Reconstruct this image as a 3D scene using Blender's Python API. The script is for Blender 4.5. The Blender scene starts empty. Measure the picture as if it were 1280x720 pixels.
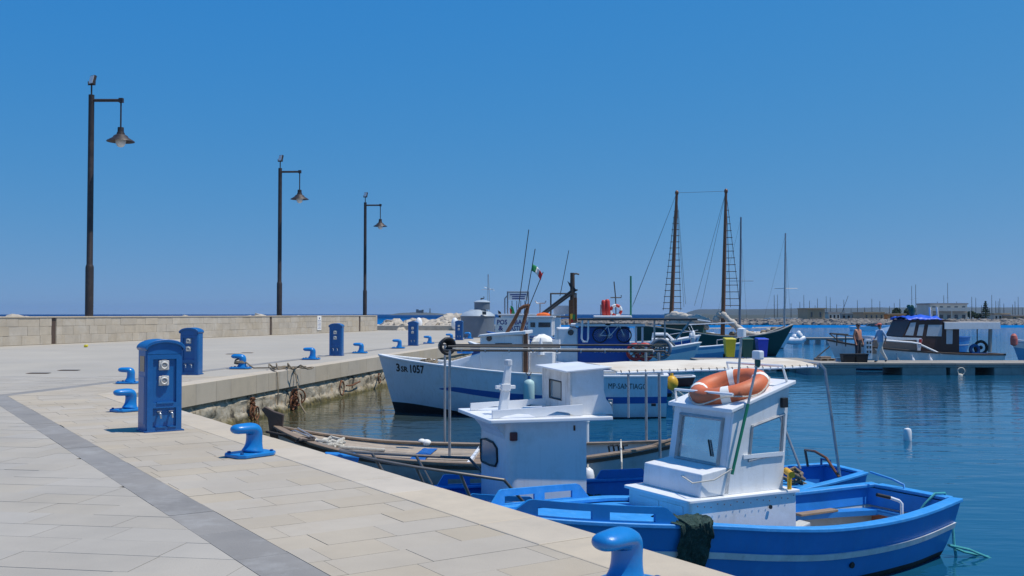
import bpy, bmesh, math, random
from mathutils import Vector, Matrix, noise
R = math.radians
random.seed(7)
scene = bpy.context.scene
COL = scene.collection

# ------------------------------------------------------------------ camera, sky, sun, exposure
CAM_Z = 2.75                       # metres above the water; the quay deck is at 1.15
FPX = 1250.0                       # focal length in photo pixels (1280 wide)
TH = math.atan(32.5 / FPX)         # the camera looks up a little: horizon below the middle
cam_data = bpy.data.cameras.new('camera')
cam_data.sensor_width = 36; cam_data.lens = 36 * FPX / 1280
cam_data.clip_start = 0.1; cam_data.clip_end = 30000
cam = bpy.data.objects.new('camera', cam_data); COL.objects.link(cam)
cam.location = (0, 0, CAM_Z); cam.rotation_euler = (math.pi / 2 + TH, 0, 0)
scene.camera = cam

SKY_K, SKY_C = .9, .13
SKY_G = ((.185, 3.28, 2.05), (.345, 4.79, .6), (.585, 6.3, .03))
SUN_AZ, SUN_EL = R(100), R(67)      # azimuth clockwise from +Y (the view direction)
world = bpy.data.worlds.new('World'); scene.world = world; world.use_nodes = True
nt = world.node_tree; nt.nodes.clear()
sky = nt.nodes.new('ShaderNodeTexSky'); sky.sky_type = 'NISHITA'; sky.sun_disc = False
sky.sun_elevation = SUN_EL; sky.sun_rotation = SUN_AZ
sky.altitude = 0; sky.air_density = 1.0; sky.dust_density = 0.0; sky.ozone_density = 1.0
bg = nt.nodes.new('ShaderNodeBackground'); bg.inputs[1].default_value = 0.1
wo = nt.nodes.new('ShaderNodeOutputWorld')
def wmath(op, a, b=None):
    n = nt.nodes.new('ShaderNodeMath'); n.operation = op
    for i, q in enumerate((a, b)):
        if q is None: continue
        if isinstance(q, (int, float)): n.inputs[i].default_value = q
        else: nt.links.new(q, n.inputs[i])
    return n.outputs[0]
tc = nt.nodes.new('ShaderNodeTexCoord'); sx = nt.nodes.new('ShaderNodeSeparateXYZ'); nt.links.new(tc.outputs['Generated'], sx.inputs[0])
cx_ = nt.nodes.new('ShaderNodeCombineXYZ'); nt.links.new(sx.outputs[0], cx_.inputs[0]); nt.links.new(sx.outputs[1], cx_.inputs[1])
nt.links.new(wmath('ADD', wmath('MULTIPLY', wmath('ABSOLUTE', sx.outputs[2]), SKY_K), SKY_C), cx_.inputs[2])   # clear air: little whitening at the horizon
vn = nt.nodes.new('ShaderNodeVectorMath'); vn.operation = 'NORMALIZE'; nt.links.new(cx_.outputs[0], vn.inputs[0]); nt.links.new(vn.outputs[0], sky.inputs[0])
sc_ = nt.nodes.new('ShaderNodeSeparateColor'); cc_ = nt.nodes.new('ShaderNodeCombineColor'); nt.links.new(sky.outputs[0], sc_.inputs[0])
for i, (base, ref, g_) in enumerate(SKY_G):        # saturated camera colour, the same for the whole sky
    nt.links.new(wmath('MULTIPLY', wmath('POWER', wmath('DIVIDE', sc_.outputs[i], ref), g_), base * 10), cc_.inputs[i])
nt.links.new(cc_.outputs[0], bg.inputs[0]); nt.links.new(bg.outputs[0], wo.inputs[0])
sd = bpy.data.lights.new('sun', 'SUN'); sd.energy = 4.2; sd.angle = R(0.53); sd.color = (1, .945, .85)
sun = bpy.data.objects.new('sun', sd); COL.objects.link(sun); sun.location = (30, 0, 60)
sv = Vector((math.sin(SUN_AZ) * math.cos(SUN_EL), math.cos(SUN_AZ) * math.cos(SUN_EL), math.sin(SUN_EL)))
sun.rotation_euler = sv.to_track_quat('Z', 'Y').to_euler()
vs = scene.view_settings
vs.view_transform = 'Standard'; vs.look = 'None'; vs.exposure = 0.0; vs.gamma = 1; vs.use_curve_mapping = False

# ------------------------------------------------------------------ photo pixel -> world helpers
def ray(px, py):
    xc = (px - 640) / FPX; yc = (360 - py) / FPX
    return Vector((xc, math.cos(TH) - yc * math.sin(TH), math.sin(TH) + yc * math.cos(TH)))
def hz(px, py, z):                 # on the level plane z
    d = ray(px, py); t = (z - CAM_Z) / d.z
    return Vector((d.x * t, d.y * t, z))
def at(px, py, y):                 # at the distance y
    d = ray(px, py); t = y / d.y
    return Vector((d.x * t, y, CAM_Z + d.z * t))
class Frame:                       # a boat's frame: x to the bow, y to port, z up
    def __init__(s, stern, bow):
        s.o = Vector(((stern[0] + bow[0]) / 2, (stern[1] + bow[1]) / 2, 0))
        d = Vector((bow[0] - stern[0], bow[1] - stern[1], 0)); s.L = d.length; s.f = d / s.L
        s.p = Vector((-s.f.y, s.f.x, 0)); s.rz = math.atan2(s.f.y, s.f.x)
    def loc(s, w):
        w = Vector(w) - s.o
        return Vector((w.dot(s.f), w.dot(s.p), w.z))
    def v(s, px, py, v):           # on the upright plane at lateral offset v
        d = ray(px, py); t = (v + s.o.dot(s.p)) / d.dot(s.p)
        return s.loc(Vector((0, 0, CAM_Z)) + d * t)
    def u(s, px, py, u):
        d = ray(px, py); t = (u + s.o.dot(s.f)) / d.dot(s.f)
        return s.loc(Vector((0, 0, CAM_Z)) + d * t)
    def z(s, px, py, z): return s.loc(hz(px, py, z))

# ------------------------------------------------------------------ materials
MATS = {}
def mat(name, col, rough=.5, var=.10, scale=2.5, bump=0., bscale=40, metal=0., dirt=None, streak=0., spec=.5, isl=0., coat=0.):
    if name in MATS: return MATS[name]
    m = bpy.data.materials.new(name); m.use_nodes = True; n = m.node_tree; b = n.nodes['Principled BSDF']
    L = n.links.new
    b.inputs['Roughness'].default_value = rough; b.inputs['Metallic'].default_value = metal
    b.inputs['Specular IOR Level'].default_value = spec; b.inputs['Coat Weight'].default_value = coat
    geo = n.nodes.new('ShaderNodeNewGeometry')
    tx = n.nodes.new('ShaderNodeTexNoise'); tx.inputs['Scale'].default_value = scale; tx.inputs['Detail'].default_value = 6
    tx.inputs['Roughness'].default_value = .62
    L(geo.outputs['Position'], tx.inputs['Vector'])
    hs = n.nodes.new('ShaderNodeHueSaturation'); hs.inputs['Color'].default_value = (*col, 1)
    mr = n.nodes.new('ShaderNodeMapRange'); mr.inputs[1].default_value = .25; mr.inputs[2].default_value = .75
    mr.inputs[3].default_value = 1 - var; mr.inputs[4].default_value = 1 + var
    L(tx.outputs[0], mr.inputs[0]); val = mr.outputs[0]
    if isl:
        oi = n.nodes.new('ShaderNodeObjectInfo'); ad = n.nodes.new('ShaderNodeMath'); ad.operation = 'ADD'
        L(oi.outputs['Random'], ad.inputs[0]); L(geo.outputs['Random Per Island'], ad.inputs[1])
        fr = n.nodes.new('ShaderNodeMath'); fr.operation = 'FRACT'; L(ad.outputs[0], fr.inputs[0])
        m2 = n.nodes.new('ShaderNodeMapRange'); m2.inputs[3].default_value = 1 - isl; m2.inputs[4].default_value = 1 + isl
        L(fr.outputs[0], m2.inputs[0])
        mu = n.nodes.new('ShaderNodeMath'); mu.operation = 'MULTIPLY'; L(val, mu.inputs[0]); L(m2.outputs[0], mu.inputs[1]); val = mu.outputs[0]
        sa = n.nodes.new('ShaderNodeMapRange'); sa.inputs[3].default_value = .86; sa.inputs[4].default_value = 1.14
        f2 = n.nodes.new('ShaderNodeMath'); f2.operation = 'MULTIPLY_ADD'; f2.inputs[1].default_value = 7.3; f2.inputs[2].default_value = .1; L(ad.outputs[0], f2.inputs[0])
        f3 = n.nodes.new('ShaderNodeMath'); f3.operation = 'FRACT'; L(f2.outputs[0], f3.inputs[0]); L(f3.outputs[0], sa.inputs[0]); L(sa.outputs[0], hs.inputs['Saturation'])
    L(val, hs.inputs['Value']); cur = hs.outputs[0]
    def layer(cur, colour, amount, sc, lo, hi, vec=None):
        t = n.nodes.new('ShaderNodeTexNoise'); t.inputs['Scale'].default_value = sc; t.inputs['Detail'].default_value = 7; t.inputs['Roughness'].default_value = .7
        L(vec if vec else geo.outputs['Position'], t.inputs['Vector'])
        q = n.nodes.new('ShaderNodeMapRange'); q.inputs[1].default_value = lo; q.inputs[2].default_value = hi; q.inputs[4].default_value = amount
        L(t.outputs[0], q.inputs[0])
        x = n.nodes.new('ShaderNodeMix'); x.data_type = 'RGBA'; x.inputs[7].default_value = (*colour, 1)
        L(q.outputs[0], x.inputs[0]); L(cur, x.inputs[6]); return x.outputs[2]
    if dirt: cur = layer(cur, dirt[0], dirt[1], dirt[2], .5, .72)
    if streak:
        mp = n.nodes.new('ShaderNodeMapping'); mp.inputs['Scale'].default_value = (1, 1, .09); L(geo.outputs['Position'], mp.inputs[0])
        cur = layer(cur, (.16, .11, .07), streak, 16, .52, .8, mp.outputs[0])
    L(cur, b.inputs['Base Color'])
    # roughness breakup
    rr = n.nodes.new('ShaderNodeMapRange'); rr.inputs[3].default_value = max(0, rough - .1); rr.inputs[4].default_value = min(1, rough + .12)
    L(tx.outputs[0], rr.inputs[0]); L(rr.outputs[0], b.inputs['Roughness'])
    if bump:
        t2 = n.nodes.new('ShaderNodeTexNoise'); t2.inputs['Scale'].default_value = bscale; t2.inputs['Detail'].default_value = 5
        L(geo.outputs['Position'], t2.inputs['Vector'])
        bp = n.nodes.new('ShaderNodeBump'); bp.inputs['Strength'].default_value = bump; bp.inputs['Distance'].default_value = .02
        L(t2.outputs[0], bp.inputs['Height']); L(bp.outputs[0], b.inputs['Normal'])
    MATS[name] = m; return m

RUST = (.16, .06, .025)
paver_m = mat('paver_stone', (.425, .368, .288), .8, .09, 1.1, .12, 60, dirt=((.37, .30, .21), .40, .8), isl=.03, spec=.3)
field_m = mat('field_stone', (.39, .352, .295), .8, .10, .9, .12, 60, dirt=((.31, .285, .25), .45, .6), isl=.03, spec=.3)
band_m = mat('band_stone', (.25, .235, .215), .75, .12, 1.6, .12, 60, isl=.05, dirt=((.4, .39, .37), .5, 2.2), spec=.3)
cap_m = mat('coping_stone', (.50, .43, .335), .8, .08, 2.2, .15, 70, isl=.03, dirt=((.36, .32, .26), .3, 3), spec=.3)
mortar_m = mat('mortar', (.40, .345, .275), .9, .3, 3, dirt=((.12, .10, .08), .7, .9))
farpave_m = mat('paving_far', (.40, .362, .30), .8, .10, .35, .0, dirt=((.38, .36, .33), .4, .25), spec=.3)
wallstone_m = mat('parapet_stone', (.47, .41, .33), .85, .12, 2.0, .3, 20, isl=.06, dirt=((.60, .56, .50), .6, .7), spec=.25)
concrete_m = mat('concrete', (.40, .37, .32), .8, .1, 2, .2, 40, dirt=((.28, .26, .22), .4, 2), isl=.04)
bluepaint_m = mat('blue_gloss_paint', (.009, .11, .33), .32, .10, 3, .05, 90, dirt=((.02, .16, .5), .4, 8))
bluepaint2_m = mat('blue_bollard_paint', (.010, .19, .52), .3, .12, 4, .08, 60, dirt=((.01, .13, .38), .5, 9))
bluedark_m = mat('blue_dark_paint_and_shade', (.006, .075, .24), .35, .10, 4)
hullblue_m = mat('hull_blue', (.010, .20, .56), .38, .14, 1.8, .06, 30, dirt=((.02, .27, .62), .5, 4), streak=.12)
sunblue_m = mat('gunwale_sunlit_blue', (.03, .27, .66), .5, .14, 6, .1, 80, dirt=((.12, .40, .72), .5, 10))  # lighter copy of the hull blue, with sunlight put into the colour
bluein_m = mat('inner_blue', (.014, .20, .58), .5, .15, 4, .08, 60)
white_m = mat('white_paint', (.76, .77, .78), .42, .05, 3, .04, 60, dirt=((.5, .47, .42), .35, 3.5), streak=.16)
white2_m = mat('white_gelcoat', (.78, .79, .80), .35, .04, 3, dirt=((.6, .58, .54), .3, 2))
oldwhite_m = mat('weathered_white', (.66, .64, .61), .7, .10, 5, .2, 60, dirt=((.36, .31, .26), .65, 6), streak=.6)
pale_m = mat('shaded_white_hull', (.60, .68, .76), .4, .06, 1.5, .03, 40, dirt=((.45, .46, .44), .35, 2.5), streak=.28)  # white hull with the blue of its shade put into the colour
stripe_m = mat('stripe_grey', (.62, .64, .66), .5, .15, 6, dirt=((.3, .3, .3), .4, 9))
stripeb_m = mat('stripe_blue', (.012, .10, .36), .45, .1, 4)
antif_m = mat('antifouling', (.018, .018, .02), .8, .4, 6, .3, 30)
wood_m = mat('weathered_wood', (.26, .19, .135), .7, .2, 5, .25, 50, dirt=((.12, .085, .06), .5, 7), isl=.12)
wooddk_m = mat('dark_wood', (.085, .055, .04), .6, .25, 6, .2, 40)
wooddeck_m = mat('deck_wood', (.36, .29, .215), .75, .15, 4, .2, 60, dirt=((.2, .15, .1), .5, 6), isl=.14)
varn_m = mat('varnish_wood', (.17, .07, .032), .35, .25, 6)
greyhull_m = mat('grey_hull', (.36, .43, .47), .5, .12, 2, .05, 30, dirt=((.22, .24, .24), .5, 3), streak=.3)
steel_m = mat('stainless', (.55, .55, .55), .3, .1, 8, metal=.9)
galv_m = mat('galvanised', (.42, .42, .42), .45, .15, 8, metal=.6, dirt=(RUST, .4, 9))
darkpipe_m = mat('dark_pipe', (.07, .065, .06), .5, .3, 8, metal=.3)
lampmet_m = mat('lamp_brown_metal', (.040, .030, .028), .5, .25, 3, metal=.2, dirt=((.10, .075, .06), .5, 2))
rust_m = mat('rust', (.15, .06, .028), .85, .45, 14, .5, 60, dirt=((.32, .14, .05), .6, 20))
rope_m = mat('old_rope', (.25, .20, .14), .9, .35, 30, .6, 220)
ropew_m = mat('pale_rope', (.60, .56, .48), .9, .2, 30, .5, 220)
ropec_m = mat('teal_rope', (.06, .38, .40), .8, .2, 40, .4, 220)
roped_m = mat('dark_rope', (.06, .05, .045), .9, .3, 30, .4, 220)
net_m = mat('green_net', (.022, .055, .045), .9, .6, 25, .9, 120, dirt=((.10, .15, .12), .6, 30))
orange_m = mat('lifebuoy_orange', (.62, .15, .055), .55, .12, 6, .1, 50, dirt=((.45, .18, .1), .5, 5))
red_m = mat('red_paint', (.50, .03, .022), .45, .15, 5)
yellow_m = mat('yellow_paint', (.72, .40, .02), .45, .12, 8, dirt=(RUST, .5, 14))
black_m = mat('black_rubber', (.012, .012, .013), .55, .2, 10)
beige_m = mat('canopy_canvas', (.66, .60, .50), .8, .07, 2.2, .15, 30, dirt=((.46, .36, .25), .6, 1.3))
green_m = mat('green_hull', (.008, .06, .05), .45, .15, 3)
greenbin_m = mat('green_plastic', (.012, .09, .07), .45, .1, 6)
yellowbin_m = mat('yellow_plastic', (.60, .50, .02), .45, .1, 6)
bluebin_m = mat('blue_plastic', (.01, .05, .50), .4, .1, 6)
greenp_m = mat('green_pole', (.01, .20, .10), .5, .1, 6)
brownred_m = mat('red_brown_panel', (.27, .09, .05), .6, .2, 5)
brown_m = mat('brown_cabin', (.055, .026, .022), .5, .2, 5)
greyin_m = mat('grey_inner', (.50, .50, .47), .6, .12, 4, dirt=((.3, .25, .18), .5, 6))
tank_m = mat('grey_tank', (.15, .18, .22), .5, .1, 2, streak=.15)
tanktop_m = mat('grey_tank_top', (.36, .42, .47), .5, .1, 3)
sail_m = mat('furled_canvas', (.52, .47, .40), .85, .2, 5, .5, 12, dirt=((.3, .24, .18), .6, 5))
skin_m = mat('skin', (.46, .21, .13), .55, .08, 6)
hair_m = mat('hair', (.05, .04, .035), .7, .2, 20)
shirt_m = mat('pale_blue_shirt', (.33, .42, .55), .8, .1, 12, .2, 40)
trous_m = mat('pale_trousers', (.55, .55, .52), .85, .1, 12, .2, 40)
darktr_m = mat('dark_trousers', (.03, .035, .05), .85, .2, 12, .2, 40)
teal_m = mat('fender_teal', (.42, .60, .58), .5, .1, 5, dirt=((.3, .35, .3), .5, 7))
pontoon_m = mat('pontoon_concrete', (.30, .29, .27), .8, .15, 3, .3, 30, dirt=((.14, .13, .11), .5, 2), streak=.3)
pontooncap_m = mat('pontoon_deck', (.30, .275, .235), .8, .12, 3, .2, 40, isl=.05)
rock_m = mat('limestone_rock', (.47, .41, .33), .9, .22, .9, .5, 6, dirt=((.24, .20, .16), .6, 1.1))
rockfar_m = mat('harbour_rock', (.17, .155, .14), .9, .4, .25, .0, dirt=((.42, .37, .31), .7, .3))
hill_m = mat('far_hill', (.045, .055, .045), .95, .35, .012, .0, dirt=((.085, .078, .06), .7, .02))
isle_m = mat('islet', (.08, .085, .075), .95, .3, .02)
ochre_m = mat('ochre_wall', (.42, .31, .19), .85, .15, .3)
cream_m = mat('cream_wall', (.62, .58, .50), .85, .1, .4)
roofpale_m = mat('pale_roof', (.40, .36, .33), .9, .15, .4)
leaf_m = mat('foliage_dark', (.035, .065, .028), .8, .5, 1.5, isl=.4)
bark_m = mat('bark', (.10, .075, .05), .9, .3, 4)
paper_m = mat('paper', (.80, .79, .75), .7, .04, 5)
ink_m = mat('navy_ink', (.02, .03, .20), .6, .05, 5)
blackink_m = mat('black_ink', (.02, .02, .022), .6, .3, 30)
socket_m = mat('socket_grey', (.58, .57, .54), .4, .06, 20)
pipegrn_m = mat('flag_green', (.01, .22, .07), .8, .1, 5)
flagred_m = mat('flag_red', (.55, .03, .03), .8, .1, 5)
orangecl_m = mat('orange_cloth', (.85, .16, .03), .8, .1, 8)
bluetarp_m = mat('blue_tarp', (.02, .10, .62), .45, .2, 6, .8, 8)

def glass_mat(name, col, rough=.05):
    m = bpy.data.materials.new(name); m.use_nodes = True; b = m.node_tree.nodes['Principled BSDF']
    b.inputs['Base Color'].default_value = (*col, 1); b.inputs['Roughness'].default_value = rough
    b.inputs['IOR'].default_value = 1.5; b.inputs['Transmission Weight'].default_value = 0.0
    b.inputs['Specular IOR Level'].default_value = .9
    n = m.node_tree; t = n.nodes.new('ShaderNodeTexNoise'); t.inputs['Scale'].default_value = 3
    r = n.nodes.new('ShaderNodeMapRange'); r.inputs[3].default_value = rough * .5; r.inputs[4].default_value = rough * 2.5
    n.links.new(t.outputs[0], r.inputs[0]); n.links.new(r.outputs[0], b.inputs['Roughness'])
    MATS[name] = m; return m
glass_m = glass_mat('salty_glass', (.24, .32, .36), .12)
darkglass_m = glass_mat('dark_glass', (.02, .025, .03), .06)
lampglass_m = glass_mat('lamp_glass', (.65, .66, .66), .2)
curtain_m = glass_mat('curtained_glass', (.42, .47, .52), .15)
def clear_glass():
    m = bpy.data.materials.new('clear_pane'); m.use_nodes = True; n = m.node_tree; n.nodes.clear()
    o = n.nodes.new('ShaderNodeOutputMaterial'); mx = n.nodes.new('ShaderNodeMixShader'); tr = n.nodes.new('ShaderNodeBsdfTransparent')
    tr.inputs[0].default_value = (.80, .88, .90, 1); gl = n.nodes.new('ShaderNodeBsdfGlossy'); gl.inputs[1].default_value = .06
    fr = n.nodes.new('ShaderNodeFresnel'); fr.inputs[0].default_value = 1.5
    n.links.new(fr.outputs[0], mx.inputs[0]); n.links.new(tr.outputs[0], mx.inputs[1]); n.links.new(gl.outputs[0], mx.inputs[2]); df = n.nodes.new('ShaderNodeBsdfDiffuse'); df.inputs[0].default_value = (.55, .58, .58, 1)
    nz = n.nodes.new('ShaderNodeTexNoise'); nz.inputs['Scale'].default_value = 2.2; nz.inputs['Detail'].default_value = 6
    mr = n.nodes.new('ShaderNodeMapRange'); mr.inputs[1].default_value = .3; mr.inputs[2].default_value = .75; mr.inputs[3].default_value = .15; mr.inputs[4].default_value = .65
    m2 = n.nodes.new('ShaderNodeMixShader'); n.links.new(nz.outputs[0], mr.inputs[0]); n.links.new(mr.outputs[0], m2.inputs[0]); n.links.new(mx.outputs[0], m2.inputs[1]); n.links.new(df.outputs[0], m2.inputs[2]); n.links.new(m2.outputs[0], o.inputs[0])   # salt film
    return m
clear_m = clear_glass()

# ------------------------------------------------------------------ mesh builder
class MB:
    def __init__(s): s.v = []; s.f = []; s.mi = []; s.cur = 0
    def add(s, vs, fs):
        o = len(s.v); s.v += [tuple(p) for p in vs]
        for f in fs: s.f.append([i + o for i in f]); s.mi.append(s.cur)
        return s
    def box(s, x0, x1, y0, y1, z0, z1, M=None):
        P = [Vector(p) for p in ((x0,y0,z0),(x1,y0,z0),(x1,y1,z0),(x0,y1,z0),(x0,y0,z1),(x1,y0,z1),(x1,y1,z1),(x0,y1,z1))]
        if M: P = [M @ p for p in P]
        return s.add(P, [(3,2,1,0),(4,5,6,7),(0,1,5,4),(1,2,6,5),(2,3,7,6),(3,0,4,7)])
    def hexa(s, lo, hi):           # 4 lower + 4 upper corners
        return s.add(list(lo) + list(hi), [(3,2,1,0),(4,5,6,7),(0,1,5,4),(1,2,6,5),(2,3,7,6),(3,0,4,7)])
    def extr(s, pts, vec):         # flat polygon pushed along vec
        vec = Vector(vec); n = len(pts); P = [Vector(p) for p in pts]
        return s.add(P + [p + vec for p in P], [list(range(n))[::-1], list(range(n, 2*n))] + [(i, (i+1) % n, n + (i+1) % n, n + i) for i in range(n)])
    def holed(s, outer, holes, vec):   # 4-corner plate with rectangular holes given in 0..1 of the plate (a0,a1,b0,b1), sorted in a
        A, B, C, D = [Vector(p) for p in outer]
        def q(a, b): return (A*(1-a) + B*a) * (1-b) + (D*(1-a) + C*a) * b
        xs = sorted({0., 1.} | {h[0] for h in holes} | {h[1] for h in holes}); ys = sorted({0., 1.} | {h[2] for h in holes} | {h[3] for h in holes})
        for i in range(len(xs)-1):
            for j in range(len(ys)-1):
                cx = (xs[i]+xs[i+1])/2; cy = (ys[j]+ys[j+1])/2
                if any(h[0] < cx < h[1] and h[2] < cy < h[3] for h in holes): continue
                s.extr([q(xs[i],ys[j]), q(xs[i+1],ys[j]), q(xs[i+1],ys[j+1]), q(xs[i],ys[j+1])], vec)
        return s
    def tube(s, pts, r, n=8, closed=False):
        P = [Vector(p) for p in pts]; k = len(P); rs = r if isinstance(r, (list, tuple)) else [r] * k
        rings = []; up = None
        for i in range(k):
            a = P[i-1] if (i or closed) else P[i]; b = P[(i+1) % k] if (i < k-1 or closed) else P[i]
            t = (b - a); t = t.normalized() if t.length > 1e-9 else Vector((0,0,1))
            if up is None: up = Vector((0,0,1)) if abs(t.z) < .9 else Vector((1,0,0))
            x = t.cross(up); 
            if x.length < 1e-6: x = t.orthogonal()
            x.normalize(); y = x.cross(t).normalized(); up = y
            rings.append([P[i] + (x*math.cos(2*math.pi*j/n) + y*math.sin(2*math.pi*j/n)) * rs[i] for j in range(n)])
        vs = [p for q in rings for p in q]; fs = []
        for i in range(k if closed else k-1):
            a = i*n; b = ((i+1) % k)*n
            for j in range(n): fs.append((a+j, a+(j+1) % n, b+(j+1) % n, b+j))
        if not closed: fs += [list(range(n))[::-1], list(range((k-1)*n, k*n))]
        return s.add(vs, fs)
    def lathe(s, prof, c=(0,0,0), n=20, M=None):
        vs = []; fs = []; c = Vector(c)
        for r, z in prof:
            for j in range(n): 
                p = Vector((r*math.cos(2*math.pi*j/n), r*math.sin(2*math.pi*j/n), z)); vs.append((M @ p if M else p) + c)
        for i in range(len(prof)-1):
            for j in range(n): fs.append((i*n+j, i*n+(j+1) % n, (i+1)*n+(j+1) % n, (i+1)*n+j))
        fs += [list(range(n))[::-1], list(range((len(prof)-1)*n, len(prof)*n))]
        return s.add(vs, fs)
    def ball(s, c, r, nu=12, nv=7, M=None, jit=0):
        r = r if isinstance(r, (tuple, list)) else (r, r, r); c = Vector(c)
        vs = []; fs = []
        def pt(x, y, z):
            p = Vector((x, y, z))
            if jit: p = p * (1 + jit * (random.random() - .5) * 2)
            p = Vector((p.x*r[0], p.y*r[1], p.z*r[2])); return (M @ p if M else p) + c
        vs.append(pt(0,0,-1))
        for i in range(1, nv):
            a = -math.pi/2 + math.pi*i/nv
            for j in range(nu): vs.append(pt(math.cos(a)*math.cos(2*math.pi*j/nu), math.cos(a)*math.sin(2*math.pi*j/nu), math.sin(a)))
        vs.append(pt(0,0,1)); last = len(vs)-1
        for j in range(nu): fs.append((0, 1+(j+1) % nu, 1+j))
        for i in range(nv-2):
            for j in range(nu): a = 1+i*nu; fs.append((a+j, a+(j+1) % nu, a+nu+(j+1) % nu, a+nu+j))
        a = 1+(nv-2)*nu
        for j in range(nu): fs.append((a+j, a+(j+1) % nu, last))
        return s.add(vs, fs)
    def torus(s, c, R_, r, M=None, n=28, k=10, a0=0, a1=2*math.pi):
        c = Vector(c); full = abs(a1-a0-2*math.pi) < 1e-6; m = n if full else n+1
        pts = []
        for i in range(m):
            a = a0 + (a1-a0)*i/n; p = Vector((R_*math.cos(a), R_*math.sin(a), 0)); pts.append((M @ p if M else p) + c)
        return s.tube(pts, r, k, closed=full)
    def grid(s, fn, nu, nv):       # fn(i/nu, j/nv)
        vs = [fn(i/nu, j/nv) for i in range(nu+1) for j in range(nv+1)]
        return s.add(vs, [(i*(nv+1)+j, (i+1)*(nv+1)+j, (i+1)*(nv+1)+j+1, i*(nv+1)+j+1) for i in range(nu) for j in range(nv)])
    def build(s, name, m, parent=None, smooth=0, bevel=0, seg=2, fix=True):
        me = bpy.data.meshes.new(name); me.from_pydata(s.v, [], s.f)
        ms = m if isinstance(m, (list, tuple)) else [m]
        for q in ms: me.materials.append(q)
        if len(ms) > 1: me.polygons.foreach_set('material_index', s.mi)
        me.update()
        if fix:
            b = bmesh.new(); b.from_mesh(me); bmesh.ops.recalc_face_normals(b, faces=b.faces); b.to_mesh(me); b.free()
        if smooth:
            me.polygons.foreach_set('use_smooth', [True]*len(me.polygons)); me.set_sharp_from_angle(angle=R(smooth))
        o = bpy.data.objects.new(name, me); COL.objects.link(o)
        if parent: o.parent = parent
        if bevel:
            d = o.modifiers.new('bevel', 'BEVEL'); d.width = bevel; d.segments = seg; d.limit_method = 'ANGLE'; d.angle_limit = R(35)
        return o
def tag(o, label, cat, group=None):
    o['label'] = label; o['category'] = cat
    if group: o['group'] = group
    return o
def struct(o): o['kind'] = 'structure'; return o
def stuff(o, label=None): 
    o['kind'] = 'stuff'
    return o
def thing(name, label, cat, loc=(0,0,0), rz=0, group=None):
    o = bpy.data.objects.new(name, None); COL.objects.link(o); o.location = loc; o.rotation_euler = (0, 0, rz); o.empty_display_size = .2
    return tag(o, label, cat, group)
def copy_tree(o, parent=None):
    kids = [c for c in COL.objects if c.parent == o]
    c = o.copy(); COL.objects.link(c); c.parent = parent
    for k in kids: copy_tree(k, c)
    return c
def catenary(a, b, sag, n=10):
    a = Vector(a); b = Vector(b)
    return [a.lerp(b, i/n) - Vector((0, 0, sag*4*(i/n)*(1-i/n))) for i in range(n+1)]
def text_pts(body, size, fat=.022):          # returns verts, faces of lettering in the xz plane, origin lower left
    cu = bpy.data.curves.new('t', 'FONT'); cu.body = body; cu.size = size; cu.resolution_u = 2; cu.offset = size * fat
    ob = bpy.data.objects.new('t', cu); COL.objects.link(ob)
    dg = bpy.context.evaluated_depsgraph_get(); me = bpy.data.meshes.new_from_object(ob.evaluated_get(dg))
    bm = bmesh.new(); bm.from_mesh(me); bmesh.ops.subdivide_edges(bm, edges=[e for e in bm.edges if e.calc_length() > size*.4], cuts=2); bmesh.ops.triangulate(bm, faces=bm.faces)
    V = [v.co.copy() for v in bm.verts]; bm.verts.index_update(); Fc = [[v.index for v in f.verts] for f in bm.faces]; bm.free()
    bpy.data.objects.remove(ob); bpy.data.curves.remove(cu); bpy.data.meshes.remove(me)
    w = max(v.x for v in V) if V else 1
    return V, Fc, w
def lettering(body, size, m, parent, fn, width=None, name='lettering', fatten=.022):
    V, Fc, w = text_pts(body, size, fatten); k = (width / w) if width else 1
    b = MB(); b.add([fn(v.x*k, v.y) for v in V], Fc)
    return b.build(name, m, parent, fix=False)

# ------------------------------------------------------------------ SETTING: quay geometry
DECK = 1.15
def V2(x, y): return Vector((x, y, 0))
N0 = V2(1.515, 5.92); nd = V2(-math.sin(R(33.1)), math.cos(R(33.1))); wn = V2(nd.y, -nd.x)
F1 = V2(-3.4, 47.4); fd = V2(math.sin(R(8.9)), math.cos(R(8.9))); fn = V2(fd.y, -fd.x)
def cross_lines(p, d, q, e):
    den = d.x*e.y - d.y*e.x; w = q - p; return p + d * ((w.x*e.y - w.y*e.x) / den)
KC = cross_lines(N0, nd, F1, fd)                      # inner corner of the quay
bis = -(wn + fn).normalized(); bm_ = V2(bis.y, -bis.x)
if bm_.dot(-nd) < 0: bm_ = -bm_                       # points to the near leg
def clip(poly, p, n):
    out = []
    for i in range(len(poly)):
        a, b = poly[i], poly[(i+1) % len(poly)]; da, db = (a-p).dot(n), (b-p).dot(n)
        if da >= 0: out.append(a)
        if (da >= 0) != (db >= 0): out.append(a.lerp(b, da/(da-db)))
    return out
def off(d): return cross_lines(N0 - wn*d, nd, F1 - fn*d, fd)   # mitred corner at an offset from the edge

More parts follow.
